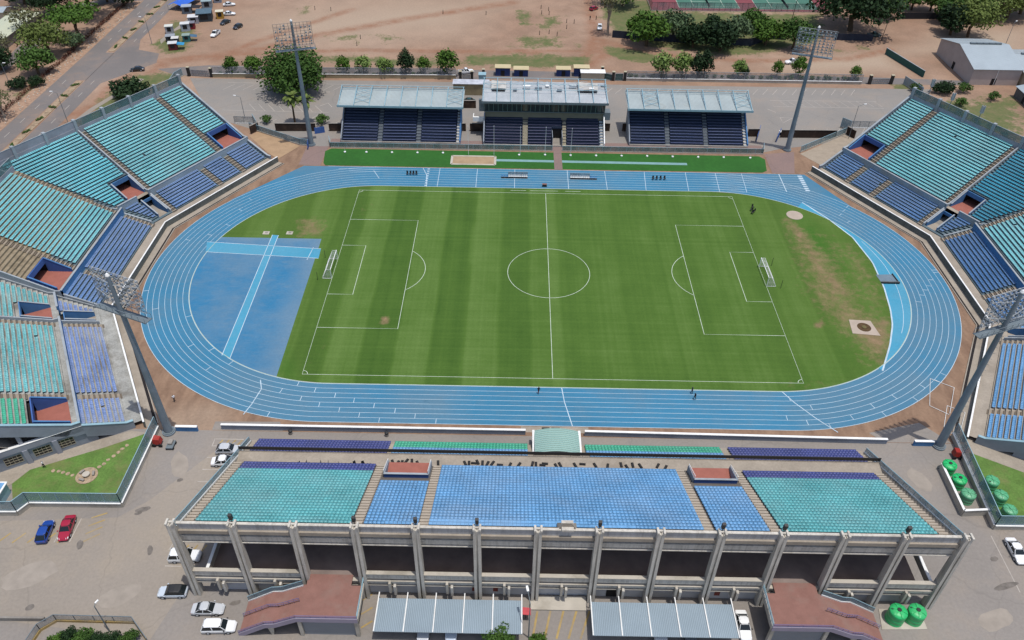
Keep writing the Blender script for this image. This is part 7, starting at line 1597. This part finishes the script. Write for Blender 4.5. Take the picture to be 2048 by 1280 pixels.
# market stalls and containers at the top left
def stall(u, v, w_, d_, h_, wc, rc, label, awn=None, rz=.25, group='stalls and containers by the junction'):
    x, y = P(u, v); c, s = math.cos(rz), math.sin(rz); t = thing('market_stall', label, 'stall', (x, y, 0), rz, group)
    def part(mb, n): o = mb.build(n); o.parent = t; return o
    m1 = mat('stall_%d_%d_%d' % wc, S(*wc), .7, .1, .8); m2 = mat('stall_%d_%d_%d' % rc, S(*rc), .6, .08, .8)
    b = MB(); b.box(-w_/2, w_/2, 0, d_, 0, h_, m1); part(b, 'stall_wall'); b = MB(); b.box(-w_/2-.15, w_/2+.15, -.15, d_+.15, h_, h_+.1, m2); part(b, 'roof')
    b = MB(); b.box(-w_*.25, w_*.25, -.05, -.01, .9, h_-.3, DARK); part(b, 'hatch')
    if awn: b = MB(); b.hexa([(w_/2, 0, h_-.35), (w_/2+2.4, -.2, h_-.7), (w_/2+2.4, d_, h_-.7), (w_/2, d_, h_-.35), (w_/2, 0, h_-.28), (w_/2+2.4, -.2, h_-.63), (w_/2+2.4, d_, h_-.63), (w_/2, d_, h_-.28)], mat('stall_%d_%d_%d' % awn, S(*awn), .7)); part(b, 'awning')
for a in ((347, 101, 2.8, 2.4, 2.3, (110, 40, 40), (224, 226, 224), 'maroon stall with white roof and bright blue awning, nearest the junction', (40, 150, 200)), (352, 90, 2.2, 2.2, 2.2, (90, 96, 104), (228, 226, 220), 'grey stall with white roof behind the maroon one', None), (342, 84, 3.0, 2.4, 1.9, (70, 72, 80), (160, 166, 172), 'dark stall with grey roof at the grass corner', None),
          (374, 84, 2.4, 2.2, 2.2, (70, 140, 140), (150, 170, 160), 'teal stall with blue-grey awning', (70, 110, 140)), (340, 68, 2.6, 2.2, 2.6, (190, 190, 196), (228, 230, 220), 'pale stall with white roof next to the road', None), (372, 63, 3.0, 2.4, 2.6, (196, 200, 210), (226, 228, 228), 'white stall beside the red one', None), (384, 59, 2.4, 2.4, 2.2, (150, 40, 50), (130, 130, 140), 'red stall with grey roof', None),
          (388, 48, 3.6, 3.2, 2.4, (180, 180, 186), (230, 230, 230), 'white container stall with bright roof', None), (375, 28, 3.4, 3.0, 2.6, (104, 120, 134), (170, 182, 196), 'blue-grey container stall beside the blue tent', None), (410, 44, 5.4, 5.6, 3.0, (56, 68, 76), (86, 112, 128), 'large dark green container at the middle of the stalls', None), (415, 18, 3.6, 4.4, 2.8, (150, 162, 170), (160, 182, 186), 'pale grey container behind the large dark one', None),
          (441, 38, 2.6, 2.2, 2.6, (196, 150, 50), (232, 226, 200), 'yellow kiosk with cream roof', None), (436, 6, 2.8, 3.0, 2.8, (150, 160, 176), (216, 220, 224), 'white box container at the top edge of the photo', None)): stall(*a)
x, y = P(372, 20); t = thing('tarp_tent', 'long bright blue tarpaulin tent by the roadside', 'tent', (x, y, 0)); b = MB(); p0, p1 = P(352, 22), P(392, 0); tm = mat('blue_tarp', S(50, 110, 220), .5, .15, .5); d = Vector((p1[0]-p0[0], p1[1]-p0[1], 0)); nrm = Vector((-d.y, d.x, 0)).normalized()*3.2
A_, B_ = Vector((*p0, 0)), Vector((*p1, 0))
b.raw([A_-nrm+Vector((0, 0, 1.9)), B_-nrm+Vector((0, 0, 1.9)), B_+Vector((0, 0, 3)), A_+Vector((0, 0, 3)), A_+nrm+Vector((0, 0, 1.9)), B_+nrm+Vector((0, 0, 1.9))], [(0, 1, 2, 3), (3, 2, 5, 4)], tm); b.build('tarpaulin', t)
for q in (A_-nrm, A_+nrm, B_-nrm, B_+nrm, A_, B_): b = MB(); b.tube(q, q+Vector((0, 0, 1.95)), .05, STEEL, n=5); b.build('pole', t)
x, y = P(392, 24); t = thing('shade_tent', 'black shade-net tent between the blue tarpaulin and the containers', 'tent', (x, y, 0)); b = MB(); b.box(x-2.2, x+2.2, y-1.6, y+1.6, 2.0, 2.12, DKF); b.build('shade_net', t)
for i in (-1, 1):
    for k in (-1, 1): b = MB(); b.tube((x+i*2.1, y+k*1.5, 0), (x+i*2.1, y+k*1.5, 2), .05, STEEL, n=5); b.build('pole', t)
# tennis courts
mb = MB(); RC = mat('court_red', S(142, 78, 84), .9, .1, .3); GC = mat('court_green', S(82, 128, 112), .9, .08, .3)
mb.poly([(44, 172.6, .02), (117, 174, .02), (121, 230, .02), (44, 230, .02)], RC); struct(mb, 'court_surface')
mb = MB()
for x0 in (55.5, 86.5): mb.poly([(x0, 176.2, .03), (x0+24, 176.6, .03), (x0+24, 192, .03), (x0, 192, .03)], GC)
struct(mb, 'tennis_court'); mb = MB()
for x0 in (55.5, 86.5):
    for a, c in (((x0, 176.2), (x0+24, 176.6)), ((x0, 176.2), (x0, 192)), ((x0+24, 176.6), (x0+24, 192)), ((x0+6, 178), (x0+6, 192)), ((x0+18, 178), (x0+18, 192)), ((x0, 178), (x0+24, 178.3)), ((x0+6, 184), (x0+18, 184))): mb.strip([a, c], .14, .036, LINE)
struct(mb, 'court_markings')
for x0, l in ((67.5, 'left'), (98.5, 'right')):
    t = thing('tennis_net', f'dark tennis net across the {l} green court', 'net', (x0, 184, 0), 0, 'tennis nets'); b = MB(); b.box(x0-.03, x0+.03, 177, 191, .05, .95, DKF); b.build('mesh', t); b = MB()
    for y in (177, 191): b.tube((x0, y, 0), (x0, y, 1.1), .06, STEEL, n=6)
    b.build('net_post', t)
wall_run('mesh_fence', 'high thin mesh fence around the tennis courts', [(44, 230), (44, 172.4), (117, 173.8)], .15, .2, CONCP, None, 0, 'fence', None, MESHT, 3.0, 0, DKF)
for u, v, h_, l in ((1584, 38, 12, 'dark leaning pole at the edge of the tennis court'), (1762, 82, 8, 'thin pole by the dirt road right of the huge dark tree')): x, y = P(u, v); mb = MB(); mb.tube((x, y, 0), (x+.4, y, h_), .13, BLK, .08, 6); mb.tube((x-.5, y, h_-.4), (x+1.1, y, h_-.4), .05, BLK, n=5); one(mb, 'utility_pole', l, 'pole')
# rooftop aerials on the back pillars of the right bank
for i, (u, v, z) in enumerate(((1898, 212, 17.8), (1956, 238, 17.8), (1858, 184, 17.8))):
    x, y = P(u, v, z); t = thing('antenna_mast', ['tallest grey antenna mast with panels on the right stand bank rim', 'antenna mast with flat panels on the right stand bank rim, towards the photo edge', 'short antenna at the top corner of the right stand bank'][i], 'antenna', (x, y, z), 0, 'antennas on the right stand rim')
    b = MB(); b.tube((x, y, z-1), (x+.3, y, z+3.6), .09, STEEL, n=6); b.build('mast_tube', t)
    for k in range(3): b = MB(); b.obox((x+.2+.35*math.cos(k*2.1), y+.35*math.sin(k*2.1)), (math.cos(k*2.1+1.57), math.sin(k*2.1+1.57)), .4, .16, z+1.6, z+3.5, LAMPB); b.build('panel', t)
# low hedge line of red shrubs along the left road, verge stones
mb = MB(); hm = leaf_mat('leaf_red', S(84, 44, 34), S(106, 56, 42), S(110, 84, 56))
cl = [(-159.4-(.6 if i > 60 else 0)+rng.uniform(-.3, .3), 40+i*1.35, .6, .7, .85, .65) for i in range(105)]
LEAF['red'] = hm; hd = bpy.data.objects.new('hedge', crown_mesh('red', cl, 5200, .2, 5)); COL.objects.link(hd); tag(hd, 'long low red-brown hedge along the left road verge', 'hedge')
for i, y in enumerate(list(range(46, 96, 8))+list(range(126, 190, 8))):
    x = -146.65; t = tree(SHS, x, y, 'clipped yellow-green shrub in the stone median of the left road', 1.0, None, 'shrubs in the road median', 'shrub'); t.scale = (1.0, 2.4, .8)
mb = MB()
for i in range(150): x = -156.6+rng.uniform(-1.6, 1.4); y = 40+i*.95; mb.lathe((x, y, 0), [(.22, 0), (.25, .12), (.1, .22)], CONCP, 6)
o = mb.build('verge_stones'); tag(o, 'pale stones scattered on the left road verge', 'stones', None, 'stuff')
# leftover posts on the dirt field
for u, v in ((1082, 18), (1097, 22), (1083, 29), (1098, 30), (1079, 70), (1098, 68), (1114, 72), (1133, 46), (1133, 58), (1148, 47), (630, 20), (662, 22), (886, 28), (972, 30), (721, 78), (714, 92)): x, y = P(u, v); mb = MB(); mb.tube((x, y, 0), (x+.05, y, 1.5), .12, DKF, .1, 6); mb.lathe((x+.05, y, 1.5), [(.12, 0), (.05, .1)], DKF, 6); one(mb, 'field_post', 'short dark post standing on the bare dirt field', 'post', 'posts on the dirt field')
